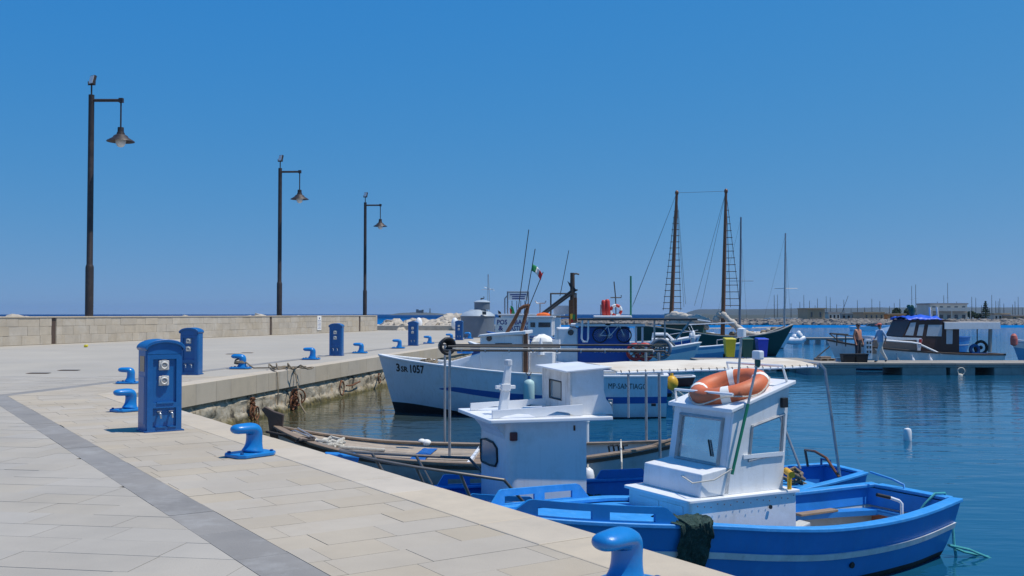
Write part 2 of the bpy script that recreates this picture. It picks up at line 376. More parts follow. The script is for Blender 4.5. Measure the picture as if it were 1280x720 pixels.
# --- water
def water_material():
    m = bpy.data.materials.new('harbour_water'); m.use_nodes = True; n = m.node_tree; b = n.nodes['Principled BSDF']; L = n.links.new
    geo = n.nodes.new('ShaderNodeNewGeometry')
    b.inputs['Roughness'].default_value = .04; b.inputs['IOR'].default_value = 1.333
    sep = n.nodes.new('ShaderNodeSeparateXYZ'); L(geo.outputs['Position'], sep.inputs[0])
    # turbid green shallows along the old quay wall, clear blue outside
    dp = n.nodes.new('ShaderNodeVectorMath'); dp.operation = 'SUBTRACT'; dp.inputs[1].default_value = tuple(KC); L(geo.outputs['Position'], dp.inputs[0])
    dd = n.nodes.new('ShaderNodeVectorMath'); dd.operation = 'DOT_PRODUCT'; dd.inputs[1].default_value = tuple(fn); L(dp.outputs[0], dd.inputs[0])
    nz = n.nodes.new('ShaderNodeTexNoise'); nz.inputs['Scale'].default_value = .9; nz.inputs['Detail'].default_value = 4; L(geo.outputs['Position'], nz.inputs['Vector'])
    ad = n.nodes.new('ShaderNodeMath'); ad.operation = 'MULTIPLY_ADD'; ad.inputs[1].default_value = 2.2; L(nz.outputs[0], ad.inputs[0]); L(dd.outputs['Value'], ad.inputs[2])
    rp = n.nodes.new('ShaderNodeMapRange'); rp.interpolation_type = 'SMOOTHSTEP'; rp.inputs[1].default_value = 1.4; rp.inputs[2].default_value = 11.0; L(ad.outputs[0], rp.inputs[0])
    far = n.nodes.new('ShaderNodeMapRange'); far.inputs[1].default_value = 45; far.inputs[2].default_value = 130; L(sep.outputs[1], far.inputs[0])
    mx0 = n.nodes.new('ShaderNodeMix'); mx0.data_type = 'RGBA'; mx0.inputs[6].default_value = (.006, .075, .15, 1); mx0.inputs[7].default_value = (.004, .13, .36, 1); L(far.outputs[0], mx0.inputs[0])  # far blue in the base colour stands in for mirrored sky
    darker = n.nodes.new('ShaderNodeMapRange'); darker.inputs[1].default_value = 280; darker.inputs[2].default_value = 700; L(sep.outputs[1], darker.inputs[0])   # deep open-sea colour, painted for the sky mirrored on distant waves
    mxd = n.nodes.new('ShaderNodeMix'); mxd.data_type = 'RGBA'; mxd.inputs[7].default_value = (.003, .042, .14, 1); L(darker.outputs[0], mxd.inputs[0]); L(mx0.outputs[2], mxd.inputs[6])
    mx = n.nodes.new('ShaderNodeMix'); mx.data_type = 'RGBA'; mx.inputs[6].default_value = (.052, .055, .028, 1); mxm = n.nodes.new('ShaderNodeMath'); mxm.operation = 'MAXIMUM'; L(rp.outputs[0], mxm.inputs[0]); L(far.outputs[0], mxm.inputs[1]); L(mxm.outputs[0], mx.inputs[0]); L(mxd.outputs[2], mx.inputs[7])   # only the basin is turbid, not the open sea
    L(mx.outputs[2], b.inputs['Base Color'])
    sp = n.nodes.new('ShaderNodeMapRange'); sp.inputs[1].default_value = 55; sp.inputs[2].default_value = 200; sp.inputs[3].default_value = .5; sp.inputs[4].default_value = .0; L(sep.outputs[1], sp.inputs[0]); L(sp.outputs[0], b.inputs['Specular IOR Level'])   # choppy far water mirrors less
    # ripples: two scales of stretched noise
    def rip(sx, sy, sc, det, dist):
        mp = n.nodes.new('ShaderNodeMapping'); mp.inputs['Scale'].default_value = (sx, sy, 1); mp.inputs['Rotation'].default_value = (0, 0, .12); L(geo.outputs['Position'], mp.inputs[0])
        t = n.nodes.new('ShaderNodeTexNoise'); t.inputs['Scale'].default_value = sc; t.inputs['Detail'].default_value = det; t.inputs['Roughness'].default_value = .5; t.inputs['Distortion'].default_value = dist; L(mp.outputs[0], t.inputs['Vector'])
        return t.outputs[0]
    a = rip(.55, 1.25, .9, 3, .4); c = rip(.5, 1.5, 3.4, 3, .3)
    s = n.nodes.new('ShaderNodeMath'); s.operation = 'MULTIPLY_ADD'; s.inputs[1].default_value = .20; L(c, s.inputs[0]); L(a, s.inputs[2])
    # the basin behind the quay is calmer than the open water
    cm = n.nodes.new('ShaderNodeMapRange'); cm.inputs[1].default_value = 30; cm.inputs[2].default_value = 130; cm.inputs[3].default_value = .15; cm.inputs[4].default_value = 1.0; L(sep.outputs[1], cm.inputs[0])
    bp = n.nodes.new('ShaderNodeBump'); bp.inputs['Distance'].default_value = .22; L(cm.outputs[0], bp.inputs['Strength']); L(s.outputs[0], bp.inputs['Height']); L(bp.outputs[0], b.inputs['Normal'])
    return m
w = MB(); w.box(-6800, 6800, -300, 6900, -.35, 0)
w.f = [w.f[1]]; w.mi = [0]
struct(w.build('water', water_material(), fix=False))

# --- quay core
QE = KC + fd * 55.0                                   # end of the boat side
land = [N0 - nd*14 - wn*.3, off(.3), QE - fn*.3, V2(-3.5, 99), V2(-14, 99), V2(-38.5, 2), V2(-40, -14)]
q = MB(); q.extr([(p.x, p.y, -2.5) for p in land], (0, 0, 2.5 + 1.112))
quay = struct(q.build('quay', mortar_m))
# far paving sheet (stones too far to tell apart)
fp = []
poly = [off(.5), QE - fn*.5, V2(-4, 98.6), V2(-14.2, 98.6), V2(-38.6, 2)]
polyc = clip(poly, V2(0, 25.6), V2(0, 1))
q = MB(); q.extr([(p.x, p.y, 1.10) for p in polyc], (0, 0, .043))
o = q.build('far_paving', farpave_m, quay)
poly = [V2(-38.6, 2), V2(-40, -14), V2(-24, -14), V2(-22, 25.6), V2(-30, 25.6)]
q = MB(); q.extr([(p.x, p.y, 1.10) for p in poly], (0, 0, .043)); q.build('side_paving', farpave_m, quay)

# --- paving stones, coping blocks
pieces = []      # (polygon, material, z0, z1, name)
def visible(p):
    if p.y < 2: return False
    x = 640 + FPX * p.x / p.y; y = 392.5 + FPX * 1.6 / p.y
    return -30 < x < 1310 and y < 735
def lay(a, b, o, a0, a1, b0, b1, row, l0, l1, clips, m, test=None, g=.002):
    j = b0
    while j < b1:
        i = a0 - random.random() * l1
        while i < a1:
            l = random.uniform(l0, l1)
            P = [o + a*(i+g) + b*(j+g), o + a*(i+l-g) + b*(j+g), o + a*(i+l-g) + b*(j+row-g), o + a*(i+g) + b*(j+row-g)]
            c = sum(P, Vector()) / 4
            for (p, n) in (clips(c) if callable(clips) else clips):
                if P: P = clip(P, p, n)
            if len(P) > 2 and (test is None or test(c)):
                pieces.append((P, m, random.uniform(-.0015, .0015)))
            i += l
        j += row
g = .002
# near leg, between coping and band
lay(-wn, nd, N0, .545, 2.08, -13.6, 20, .4, .45, 1.0, [(N0 - wn*(.54+g), -wn), (N0 - wn*(2.07-g), wn), (KC + bm_*g, bm_)], paver_m)
lay(-fn, fd, KC, .545, 2.08, -3, 8, .4, .45, 1.0, [(KC - fn*(.54+g), -fn), (KC - fn*(2.07-g), fn), (KC - bm_*g, -bm_), (V2(0, 25.8), V2(0, -1))], paver_m)
# the dark band
lay(-nd, -wn, N0 - wn*2.07, -20, 13, 0, .3, .36, .7, .9, [(KC + bm_*g, bm_)], band_m)
lay(fd, -fn, KC - fn*2.07, -3, 48, 0, .3, .36, .7, .9, [(KC - bm_*g, -bm_)], band_m)
# the wide field behind the band, laid square to the far leg
def fieldclip(c):
    return [(N0 - wn*(2.43+g), -wn)] if (c - KC).dot(bm_) > 0 else [(KC - fn*(2.43+g), -fn)]
lay(-fn, fd, KC, -14, 26, -34, 8, .4, .45, 1.0, lambda c: fieldclip(c) + [(V2(0, 25.8), V2(0, -1))], field_m, test=lambda c: -24 < c.x < 6 and c.y > -6)
def prism(P, z0, z1, cx):
    n = len(P); k = [(p.x-cx.x, p.y-cx.y) for p in P]
    V = [(x, y, z0) for x, y in k] + [(x, y, z1) for x, y in k]
    F = [list(range(n, 2*n))] + [(i, (i+1) % n, n+(i+1) % n, n+i) for i in range(n)]
    return V, F
def area(P): return abs(sum(P[i].x*P[(i+1) % len(P)].y - P[(i+1) % len(P)].x*P[i].y for i in range(len(P))) / 2)
pieces = [p for p in pieces if area(p[0]) > .004]
vis = sorted([p for p in pieces if visible(sum(p[0], Vector()) / len(p[0]))], key=lambda p: (sum(p[0], Vector()) / len(p[0])).length)
near = {id(p) for p in [q for q in vis if q[1] is not band_m][:290] + [q for q in vis if q[1] is band_m][:40]}
restp = {}
for p in pieces:
    P, m, dz = p
    if id(p) in near:
        c = sum(P, Vector()) / len(P); Vv, Ff = prism(P, DECK - .04, DECK + dz, c)
        b = MB(); b.add(Vv, Ff); o = b.build('band_stone' if m is band_m else 'paving_stone', m, quay); o.location = (c.x, c.y, 0)
    else:
        Vv, Ff = prism(P, DECK - .035, DECK + dz + (.003 if m is band_m else 0), Vector()); restp.setdefault(m.name, (MB(), m))[0].add(Vv, Ff)
for k, (b, m) in restp.items():
    stuff(b.build({'paver_stone': 'edge_paving', 'field_stone': 'field_paving'}.get(k, 'band_paving'), m, quay))
def copings(o, d, n, s0, s1, extra):
    s = s0
    while s < s1:
        l = random.choice((1.05, 1.3, 1.55, .8)); 
        P = [o + d*(s+.003), o + d*(s+l-.003), o + d*(s+l-.003) - n*.54, o + d*(s+.003) - n*.54]
        for (p, nn) in extra:
            if P: P = clip(P, p, nn)
        if len(P) > 2 and area(P) > .01:
            c = sum(P, Vector()) / len(P); z = random.uniform(-.002, .003)
            Vv, Ff = prism(P, .655, DECK + .004 + z, c); b = MB(); b.add(Vv, Ff + [list(range(len(P)))[::-1]])
            ob = b.build('coping_block', cap_m, quay, bevel=.012); ob.location = (c.x, c.y, 0)
        s += l
copings(N0, nd, wn, -13, 19, [(KC + bm_*.003, bm_)])
copings(KC, fd, fn, -2, 55, [(KC - bm_*.003, -bm_)])

# --- old rubble wall under the coping
def oldwall_material():
    m = bpy.data.materials.new('old_quay_wall'); m.use_nodes = True; n = m.node_tree; b = n.nodes['Principled BSDF']; L = n.links.new
    geo = n.nodes.new('ShaderNodeNewGeometry'); sep = n.nodes.new('ShaderNodeSeparateXYZ'); L(geo.outputs['Position'], sep.inputs[0])
    def nz(sc, det=6, r=.65):
        t = n.nodes.new('ShaderNodeTexNoise'); t.inputs['Scale'].default_value = sc; t.inputs['Detail'].default_value = det; t.inputs['Roughness'].default_value = r; L(geo.outputs['Position'], t.inputs['Vector']); return t.outputs[0]
    ra = n.nodes.new('ShaderNodeValToRGB'); e = ra.color_ramp.elements
    e[0].position = .36; e[0].color = (.04, .034, .026, 1); e[1].position = .45; e[1].color = (.36, .30, .21, 1)
    x = e.new(.56); x.color = (.46, .41, .32, 1); x = e.new(.66); x.color = (.36, .25, .14, 1); x = e.new(.75); x.color = (.55, .52, .46, 1)
    L(nz(1.9, 8, .7), ra.inputs[0])
    # green-brown growth near the waterline, wavering edge
    ad = n.nodes.new('ShaderNodeMath'); ad.operation = 'MULTIPLY_ADD'; ad.inputs[1].default_value = -.55; L(nz(1.4), ad.inputs[0]); L(sep.outputs[2], ad.inputs[2])
    q = n.nodes.new('ShaderNodeMapRange'); q.inputs[1].default_value = -.22; q.inputs[2].default_value = -.06; q.inputs[3].default_value = 1; q.inputs[4].default_value = 0; L(ad.outputs[0], q.inputs[0])
    r2 = n.nodes.new('ShaderNodeValToRGB'); e2 = r2.color_ramp.elements; e2[0].position = .35; e2[0].color = (.03, .028, .01, 1); e2[1].position = .65; e2[1].color = (.19, .15, .05, 1); L(nz(5), r2.inputs[0])
    mx = n.nodes.new('ShaderNodeMix'); mx.data_type = 'RGBA'; L(q.outputs[0], mx.inputs[0]); L(ra.outputs[0], mx.inputs[6]); L(r2.outputs[0], mx.inputs[7])
    L(mx.outputs[2], b.inputs['Base Color']); b.inputs['Roughness'].default_value = .85
    bp = n.nodes.new('ShaderNodeBump'); bp.inputs['Strength'].default_value = .8; bp.inputs['Distance'].default_value = .04; L(nz(9), bp.inputs['Height']); L(bp.outputs[0], b.inputs['Normal'])
    return m
oldwall_m = oldwall_material()
def oldwall(a, b, n, ln):
    nx = int(ln / .07)
    def fn_(u, v):
        p = a.lerp(b, u); z = -.45 + v * (.645 + .45)
        d = noise.fractal(Vector((p.x*1.6, p.y*1.6, z*3.2)), 1, 2, 5) * .035 + (.018 if noise.noise(Vector((p.x*2.2, p.y*2.2, z*4 + 5))) > .1 else 0)
        d += max(0, .12 - z) * .22 + (.06 if z < .16 + .05*noise.noise(Vector((p.x, p.y, 0))) else 0)
        if v > .94: d -= .06
        q_ = p + n * (-.06 + d); return (q_.x, q_.y, z)
    return fn_, nx
wf, nx = oldwall(KC + fd*.1, QE, fn, 55); b = MB(); b.grid(wf, nx, 18); struct(b.build('old_quay_wall', oldwall_m, quay, smooth=50)); 
wf, nx = oldwall(N0 - nd*10, KC - nd*.1, wn, 27); b = MB(); b.grid(wf, nx // 2, 12); b.build('old_quay_wall', oldwall_m, quay, smooth=50)
for o in list(COL.objects):
    if o.name.startswith('old_quay_wall') and 'kind' in o: del o['kind']

# --- parapet wall on the sea side, stone by stone
PW0, PW1 = V2(-36.6, 8), V2(-13.0, 95.6); pd = (PW1 - PW0).normalized(); pn = V2(pd.y, -pd.x)
wall = thing('parapet_wall', 'long low pale stone block wall behind the lamp posts', 'wall', (0, 0, 0))
WL = (PW1 - PW0).length; TOPW = 2.60
b = MB(); b.extr([(p.x, p.y, DECK - .05) for p in (PW0 - pn*.05, PW1 - pn*.05, PW1 - pn*.55, PW0 - pn*.55)], (0, 0, TOPW - .12 - DECK)); b.build('wall_core', mortar_m, wall)
slots = [((at(91, 420, 53) - PW0).dot(pd)), ((at(336, 410, 76) - PW0).dot(pd)), ((at(447, 405, 92) - PW0).dot(pd))]
s_from = 28.0
hts = [.48, .47, .46]; z = DECK
for ci, h in enumerate(hts):
    s = s_from - (ci % 2) * .6
    while s < WL - .05:
        l = random.choice((1.0, 1.3, 1.5, .85, .7)); e = min(s + l, WL)
        for sl in slots:
            if s < sl < e + .3: e = sl - .18 if sl - .18 > s + .1 else e
            if sl - .19 < s < sl + .17: s = sl + .18; e = max(e, s + .4)
        if e - s > .1:
            d = random.uniform(-.012, .012)
            c = PW0 + pd*((s+e)/2); hl = (e-s)/2 - .003
            q = MB(); q.box(-hl, hl, -.07, d*.7, .003, h - .003)
            o = q.build('wall_block', wallstone_m, wall, bevel=.012, seg=1); o.location = (c.x, c.y, z); o.rotation_euler = (0, 0, math.atan2(pd.y, pd.x) ) 
            # local +y must point along -pn ... face looks along pn
            o.rotation_euler[2] = math.atan2(pd.y, pd.x) + math.pi
        s = e if e > s else s + .2
    z += h
# plain stretch outside the frame
b = MB(); b.extr([(p.x, p.y, DECK) for p in (PW0, PW0 + pd*s_from, PW0 + pd*s_from - pn*.06, PW0 - pn*.06)], (0, 0, 1.45)); b.build('plain_wall', wallstone_m, wall)
s = 24.0
while s < WL:
    e = min(s + 1.6, WL); q = MB(); hl = (e-s)/2 - .004; q.box(-hl, hl, -.62, .035, 0, .07)
    o = q.build('coping_stone', cap_m, wall, bevel=.01, seg=1); c = PW0 + pd*((s+e)/2); o.location = (c.x, c.y, TOPW - .045); o.rotation_euler = (0, 0, math.atan2(pd.y, pd.x) + math.pi); s = e
b = MB(); b.extr([(p.x, p.y, DECK) for p in (PW1 + pd*.003, PW1 + pd*.34, PW1 + pd*.34 - pn*.6, PW1 + pd*.003 - pn*.6)], (0, 0, TOPW - DECK + .02)); b.build('end_pier', wallstone_m, wall, bevel=.02)
for sl in slots:
    c = PW0 + pd*sl; q = MB(); q.box(-.16, .16, -.06, -.045, 0, 1.45); o = q.build('drain_slot', wooddk_m, wall); o.location = (c.x, c.y, DECK + .002); o.rotation_euler = (0, 0, math.atan2(pd.y, pd.x) + math.pi)
# notice on the wall
sn = (at(390, 405, 84) - PW0).dot(pd)
nt_ = thing('wall_notice', 'white printed notice sheet fixed to the parapet wall', 'sign', tuple(PW0 + pd*sn + Vector((0, 0, DECK + .25))), math.atan2(pd.y, pd.x) + math.pi)
b = MB(); b.box(-.38, .38, .016, .036, 0, 1.2); b.build('sheet', paper_m, nt_)
b = MB(); b.box(-.08, .08, .037, .04, .92, 1.06)
for i in range(7): b.box(-.28, .28 - (.1 if i % 3 == 2 else 0), .037, .04, .78 - i*.11, .81 - i*.11)
b.build('print', ink_m, nt_)

# --- rocks of the breakwater at the quay's end and outside the parapet
def rock_mesh(n=5):
    out = []
    for k in range(n):
        b = MB(); b.ball((0, 0, 0), (1, .82, .7), 9, 6, jit=.2)
        o = b.build('rock', rock_m, smooth=0); out.append(o.data); bpy.data.objects.remove(o)
    return out
RM = rock_mesh(6)
# bank body
b = MB(); b.extr([(-15, 99, 0), (2.5, 97, 0), (3.5, 108, 0), (-15, 112, 0)], (0, 0, 1.6)); bank = struct(b.build('breakwater', rock_m))
b = MB(); b.extr([(p.x, p.y, -.3) for p in (PW0 - pn*.7, PW1 - pn*.7, PW1 - pn*7, PW0 - pn*7)], (0, 0, 1.9)); b.build('bank_core', rock_m, bank)
def rock(p, r, name='rock', sq=.8):
    o = bpy.data.objects.new(name, random.choice(RM)); COL.objects.link(o); o.parent = bank; o.location = p
    o.scale = (r*random.uniform(.8, 1.4), r*random.uniform(.8, 1.2), r*sq*random.uniform(.7, 1.1)); o.rotation_euler = (random.uniform(-.5, .5), random.uniform(-.5, .5), random.uniform(0, 6))
for i in range(150):
    px = random.uniform(473, 612); d = random.uniform(98.5, 107); p = at(px, 400, d)
    top = 1.25 + (d - 98.5) * .105
    rock((p.x, p.y, top - .25 + random.uniform(-.1, .12)), random.uniform(.3, .85))
for px, py, r in ((557, 396, .9), (564, 394.5, 1.1), (571, 394.5, 1.0), (577, 396, .9), (567, 397, .9), (583, 396.5, .9)):
    p = at(px, py, 110); rock((p.x, p.y, p.z - .4), r)
for px, r in ((22, .8), (29, .6), (90, .5), (128, .35), (157, .6), (163, .5), (173, .4), (183, .35), (207, .4), (212, .45), (233, .5), (240, .45), (256, .4), (266, .4), (276, .35), (310, .5), (318, .45), (330, .5), (340, .5), (372, .4)):
    d = PW0 + pd * ((px/470) * 50 + 44); 
    # stand the rock behind the wall on the same line of sight
    dirv = ray(px, 393); t = ((PW0 - pn*1.7).dot(pn)) / (dirv.x*pn.x + dirv.y*pn.y)
    rock((dirv.x*t, dirv.y*t, TOPW - .28), r * t / 75 * 1.25, sq=.7)

# ------------------------------------------------------------------ far shore
fr = MB()
for i in range(2600):
    px = random.uniform(622, 1340); y = 250 + random.random()**1.5 * 26; p = at(px, 400, y)
    h = min(.85, (y - 250) * .07 + .05); r = random.uniform(.35, .95)
    M = Matrix.Rotation(random.random()*6, 3, 'Z') @ Matrix.Rotation(random.uniform(-.5, .5), 3, 'X')
    fr.ball((p.x, p.y, h), (r*1.2, r, r*.75), 6, 4, M=M, jit=.25)
far = MB()
def farbank(u, v):
    x = -3 + u * 423; y = 250 + v * 60
    return (x, y, -.6 + 1.35*min(1, v*2.4) + .3*noise.noise(Vector((x*.1, y*.1, 0))))
far.grid(farbank, 96, 8); fbank = struct(far.build('far_breakwater', rockfar_m, smooth=60))
stuff(fr.build('far_rocks', rockfar_m, fbank, fix=False))
# land behind it and the ridge on the skyline
def ridge(u, v):
    px = 855 + u * 560; d = 3000 + v * 900; p = at(px, 392.5, d)
    base = at(px, 392.5, d).x
    prof = min(1, (u / .03))**.6 * (17 + 8*min(1, u*2.2)) * (1 + .10*noise.noise(Vector((u*9, 1, 0))) + .05*noise.noise(Vector((u*40, 2, 0))))
    return (p.x, d, -1 + prof * math.sin(min(1, v*1.6) * math.pi / 2) + 2)
b = MB(); b.grid(ridge, 150, 10); struct(b.build('hills', hill_m, smooth=60))
def plain(u, v):
    px = 870 + u * 560; d = 300 + v * 2700; p = at(px, 392.5, d)
    return (p.x, d, 1.0 + v*1.2 + .3*noise.noise(Vector((p.x*.01, d*.01, 3))))
b = MB(); b.grid(plain, 60, 20); struct(b.build('shore_land', hill_m, smooth=60))
# islet with fort and light tower
def islet(u, v):
    px = 486 + u * 76; d = 2500 + v * 260; p = at(px, 392.5, d)
    return (p.x, d, -1 + 7.5 * max(0, math.sin(u*math.pi))**.55 * math.sin(min(1, v*2)*math.pi/2) * (1 + .25*noise.noise(Vector((u*8, v*3, 1)))))
b = MB(); b.grid(islet, 60, 8); struct(b.build('islet', isle_m, smooth=60))
p = at(525, 390, 2600); t = thing('island_fort', 'square stone fort on the far islet', 'fort', (p.x, p.y, 4))
b = MB(); b.box(-9, 9, -8, 8, 0, 8.5); b.box(-9.4, -4, -8.4, 4, 0, 11); b.box(5, 9.4, -8.4, 4, 0, 10); b.build('walls', isle_m, t)
for xw in (-2, 2):
    b = MB(); b.box(xw, xw + 1.5, -8.05, -7.9, 3, 5.5); b.build('window', darkglass_m, t)
p = at(537.5, 390, 2600); t = thing('island_light_tower', 'thin light tower beside the fort on the islet', 'lighthouse', (p.x, p.y, 4))
b = MB(); b.lathe([(1.6, 0), (1.1, 11)], n=10); b.build('tower', isle_m, t); b = MB(); b.lathe([(1.5, 11), (1.5, 11.6), (.9, 11.7), (.9, 13.2), (.2, 14)], n=10); b.build('lantern', isle_m, t)

# far buildings
def house(name, label, x0, x1, y0, y1, d, m, rows, cols, depth=9, roof=roofpale_m, win=.45, flat=True):
    a = at(x0, y1, d); c = at(x1, y0, d); W = c.x - a.x; H = c.z - .9; 
    t = thing(name, label, 'building', ((a.x + c.x)/2, d, .9))
    b = MB(); b.box(-W/2, W/2, 0, depth, -1, H); b.build('wall', m, t)
    b = MB(); b.box(-W/2 - .2, W/2 + .2, -.25, depth + .2, H + .003, H + .35); b.build('roof', roof, t)
    for r_ in range(rows):
        for k in range(cols):
            cw = W / cols; xw = -W/2 + cw*(k + .5); hz_ = H/rows; zw = hz_*(r_ + .3)
            b = MB(); b.box(-cw*win/2, cw*win/2, -.05, .1, 0, hz_*.45); o = b.build('window', darkglass_m, t); o.location = (xw, 0, zw)
    return t
t = house('white_waterside_building', 'pale two-storey waterside building with balcony rows on the far shore', 1163, 1209, 380.5, 401, 268, cream_m, 2, 5)
b = MB(); b.box(-5.2, 5.2, -1.6, -.05, 2.6, 2.8); b.box(-5.2, 5.2, -1.6, -1.5, 2.8, 3.6); b.box(-5.2, -5, -1.6, -1.5, -.8, 2.6); b.box(5, 5.2, -1.6, -1.5, -.8, 2.6); b.box(0, .2, -1.6, -1.5, -.8, 2.6); b.build('balcony', cream_m, t)
house('ruined_blockhouse', 'square tan stone blockhouse on the far breakwater', 1009, 1031, 386.5, 399, 275, ochre_m, 1, 2, win=.18, roof=ochre_m)
house('ochre_shed', 'long low ochre shed behind the far rocks', 1080, 1105, 391.5, 401, 280, ochre_m, 1, 4, win=.3, roof=ochre_m)
house('orange_shed', 'orange low shed beside the shore trees', 1110, 1132, 393.2, 401, 282, mat('orange_wall', (.5, .27, .10), .85, .1, .4), 1, 3, win=.25, roof=ochre_m)
house('low_grey_house', 'low grey house right of the tall conifer', 1243, 1262, 393, 401, 290, cream_m, 1, 4, roof=ochre_m)
house('small_white_house', 'small white house among the far masts', 1036, 1050, 391.5, 400, 300, cream_m, 1, 3)
house('grey_terrace', 'grey terrace house under the far ridge', 1052, 1076, 392.5, 400, 310, roofpale_m, 1, 4)
house('harbour_hut', 'little pale hut at the far shore edge', 1264, 1290, 395, 402, 285, ochre_m, 1, 3)

def tree(name, label, px, ptop, pw, d, kind):
    p = at(px, 398, d); top = at(px, ptop, d); H = top.z - .9; W = pw * d / FPX / 2
    t = thing(name, label, 'tree', (p.x, d, .8))
    b = MB(); b.tube([(0, 0, -.5), (.1, 0, H*.4), (0, 0, H*.85)], [.28, .2, .06], 7)
    for k in range(6): a = k*1.05; b.tube([(0, 0, H*(.3 + .07*k)), (math.cos(a)*W*.7, math.sin(a)*W*.7, H*(.45 + .07*k))], [.09, .03], 5)
    b.build('trunk', bark_m, t, smooth=40)
    b = MB()
    for k in range(900):
        if kind == 'round':
            u = Vector((random.gauss(0, 1), random.gauss(0, 1), random.gauss(0, 1))).normalized() * random.random()**.4
            c = Vector((u.x*W, u.y*W, H*.62 + u.z*H*.36)) * 1
        else:
            hh = random.random(); lay_ = math.floor(hh*9)/9; rad = W*(1 - hh)**.8*(.5 + .5*random.random())
            a = random.random()*6.28; c = Vector((math.cos(a)*rad, math.sin(a)*rad, H*(.16 + .82*lay_) + random.uniform(-.12, .12)))
        if noise.noise(c*.9) < -.22: continue
        s_ = random.uniform(.14, .34); n_ = Vector((random.gauss(0, 1), random.gauss(0, 1), random.gauss(0, 1))).normalized(); x = n_.orthogonal().normalized()*s_; y = n_.cross(x).normalized()*s_
        b.add([c-x, c+y*.6, c+x, c-y*.6], [(0, 1, 2, 3)])
    b.build('crown', leaf_m, t, fix=False)
tree('shore_tree', 'round dark tree beside the ochre shed', 1121, 384, 12, 292, 'round')
tree('shore_tree', 'narrow dark tree beside the orange shed', 1134, 385, 8, 288, 'round')
tree('conifer_tree', 'tall tiered conifer beside the pale building', 1232, 374, 12, 290, 'con')
for i, (px, pt, pw) in enumerate(((1214, 388, 12), (1222, 391, 12), (1248, 391, 12), (1200, 391, 10), (1150, 391, 12), (1098, 393, 10))):
    tree('shore_bush', ['leafy bush against the end of the pale building', 'low spreading bush under the tall conifer', 'bush in front of the low grey house', 'bush behind the pale waterside building', 'bush between the orange shed and the pale building', 'small bush between the two low sheds'][i], px, pt, pw, 296 + i*3, 'round')
# yachts in the marina behind the breakwater: only masts show
ms = [1012, 1019, 1022, 1033, 1038, 1046, 1050, 1055, 1064, 1072, 1081, 1090, 1100, 1112, 1118, 1125, 1140, 1145, 1151, 1172, 1180, 1185, 1196, 1215, 1220, 1227, 1237, 1240, 1245, 1248, 1250, 1255, 1266, 1269, 1273, 1278, 968, 972, 989, 1000, 1005]
for i, px in enumerate(ms):
    d = 315 + (i*37 % 60); top = random.uniform(368, 386); 
    if px in (1145, 1140, 1185): top = 352 + (px % 7)
    lean = 6 if px == 1050 else 0
    p = at(px, 399, d); tp = at(px, top, d).z
    t = thing('moored_yacht', 'yacht mast rising behind the far breakwater', 'sailboat', (p.x, d, .1), 0, 'yachts in the far marina')
    b = MB(); b.tube([(0, 0, 1.2), (lean*.5, 0, tp)], [.12, .07], 5); b.tube([(-.7, 0, tp*.62), (.7, 0, tp*.62)], .015, 4); b.build('mast', darkpipe_m, t)
    b = MB(); b.hexa([(-3, -1, 0), (3, 0, 0), (3.1, .1, 0), (-3, 1, 0)], [(-3.2, -1.3, 1.3), (4, 0, 1.4), (4.1, .1, 1.4), (-3.2, 1.3, 1.3)]); b.build('hull', white2_m, t)

# ------------------------------------------------------------------ street lamps
def make_lamp():
    t = thing('street_lamp', '', 'street lamp')
    H = 13.25
    b = MB(); b.lathe([(.26, 0), (.26, .05), (.215, .06), (.215, 4.1), (.19, 4.2), (.165, 4.25), (.15, H + .25), (.155, H + .3)], n=16); b.build('pole', lampmet_m, t, smooth=40)
    b = MB(); b.tube([(.1, 0, H), (1.66, 0, H)], .085, 10); b.box(1.52, 1.74, -.1, .1, H - .12, H + .12); b.build('arm', lampmet_m, t, smooth=40)
    b = MB(); b.tube([(1.62, 0, H - .1), (1.62, 0, H - 1.5)], .045, 8); b.build('hanger', lampmet_m, t, smooth=40)
    c = Vector((1.62, 0, H - 2.25)); 
    b = MB(); b.lathe([(.06, .78), (.16, .76), (.17, .5), (.2, .48), (.22, .38), (.36, .3), (.42, .2), (.72, .02), (.74, -.02), (.70, -.02), (.40, .13), (.2, .2), (.1, .22)], c, 24); sh = b.build('lamp_shade', lampmet_m, t, smooth=40)
    b = MB(); b.lathe([(.05, .19), (.27, .10), (.28, 0), (.24, -.18), (.14, -.3), (.03, -.33)], c, 18); b.build('lamp_glass', lampglass_m, t, smooth=60)
    b = MB(); b.tube([(0, 0, H + .28), (0, 0, H + .85)], .045, 8); br = b.build('floodlight_bracket', lampmet_m, t)
    M = Matrix.Rotation(R(-28), 4, 'Y') @ Matrix.Rotation(R(-20), 4, 'Z'); M = Matrix.Translation((.04, 0, H + 1.12)) @ Matrix.Rotation(R(-35), 4, 'Z') @ Matrix.Rotation(R(-14), 4, 'X')
    b = MB(); b.box(-.21, .21, -.06, .09, -.26, .26, M); fl = b.build('floodlight', lampmet_m, t, bevel=.015)
    b = MB(); b.box(-.18, .18, -.075, -.061, -.22, .22, M); b.build('lens', lampglass_m, fl)
    b = MB(); b.tube([(-.19, 0, H + 1.05), (-.19, 0, H + .85), (.2, 0, H + .85), (.2, 0, H + 1.05)], .025, 6); b.build('yoke', lampmet_m, fl)
    return t
lamp0 = make_lamp()
lampx = [((111, 428), 'tall brown street lamp beside the parapet drain slot with the thickest looking post', R(0), 304),
         ((349, 417.2), 'tall brown street lamp between the other two along the parapet', R(-3), 203),
         ((456, 412.2), 'tall brown street lamp next to the end of the parapet wall', R(-3), 156)]
lampx[0] = (lampx[0][0], 'tall brown street lamp at the parapet stretch opposite the quay corner', lampx[0][2], 304)
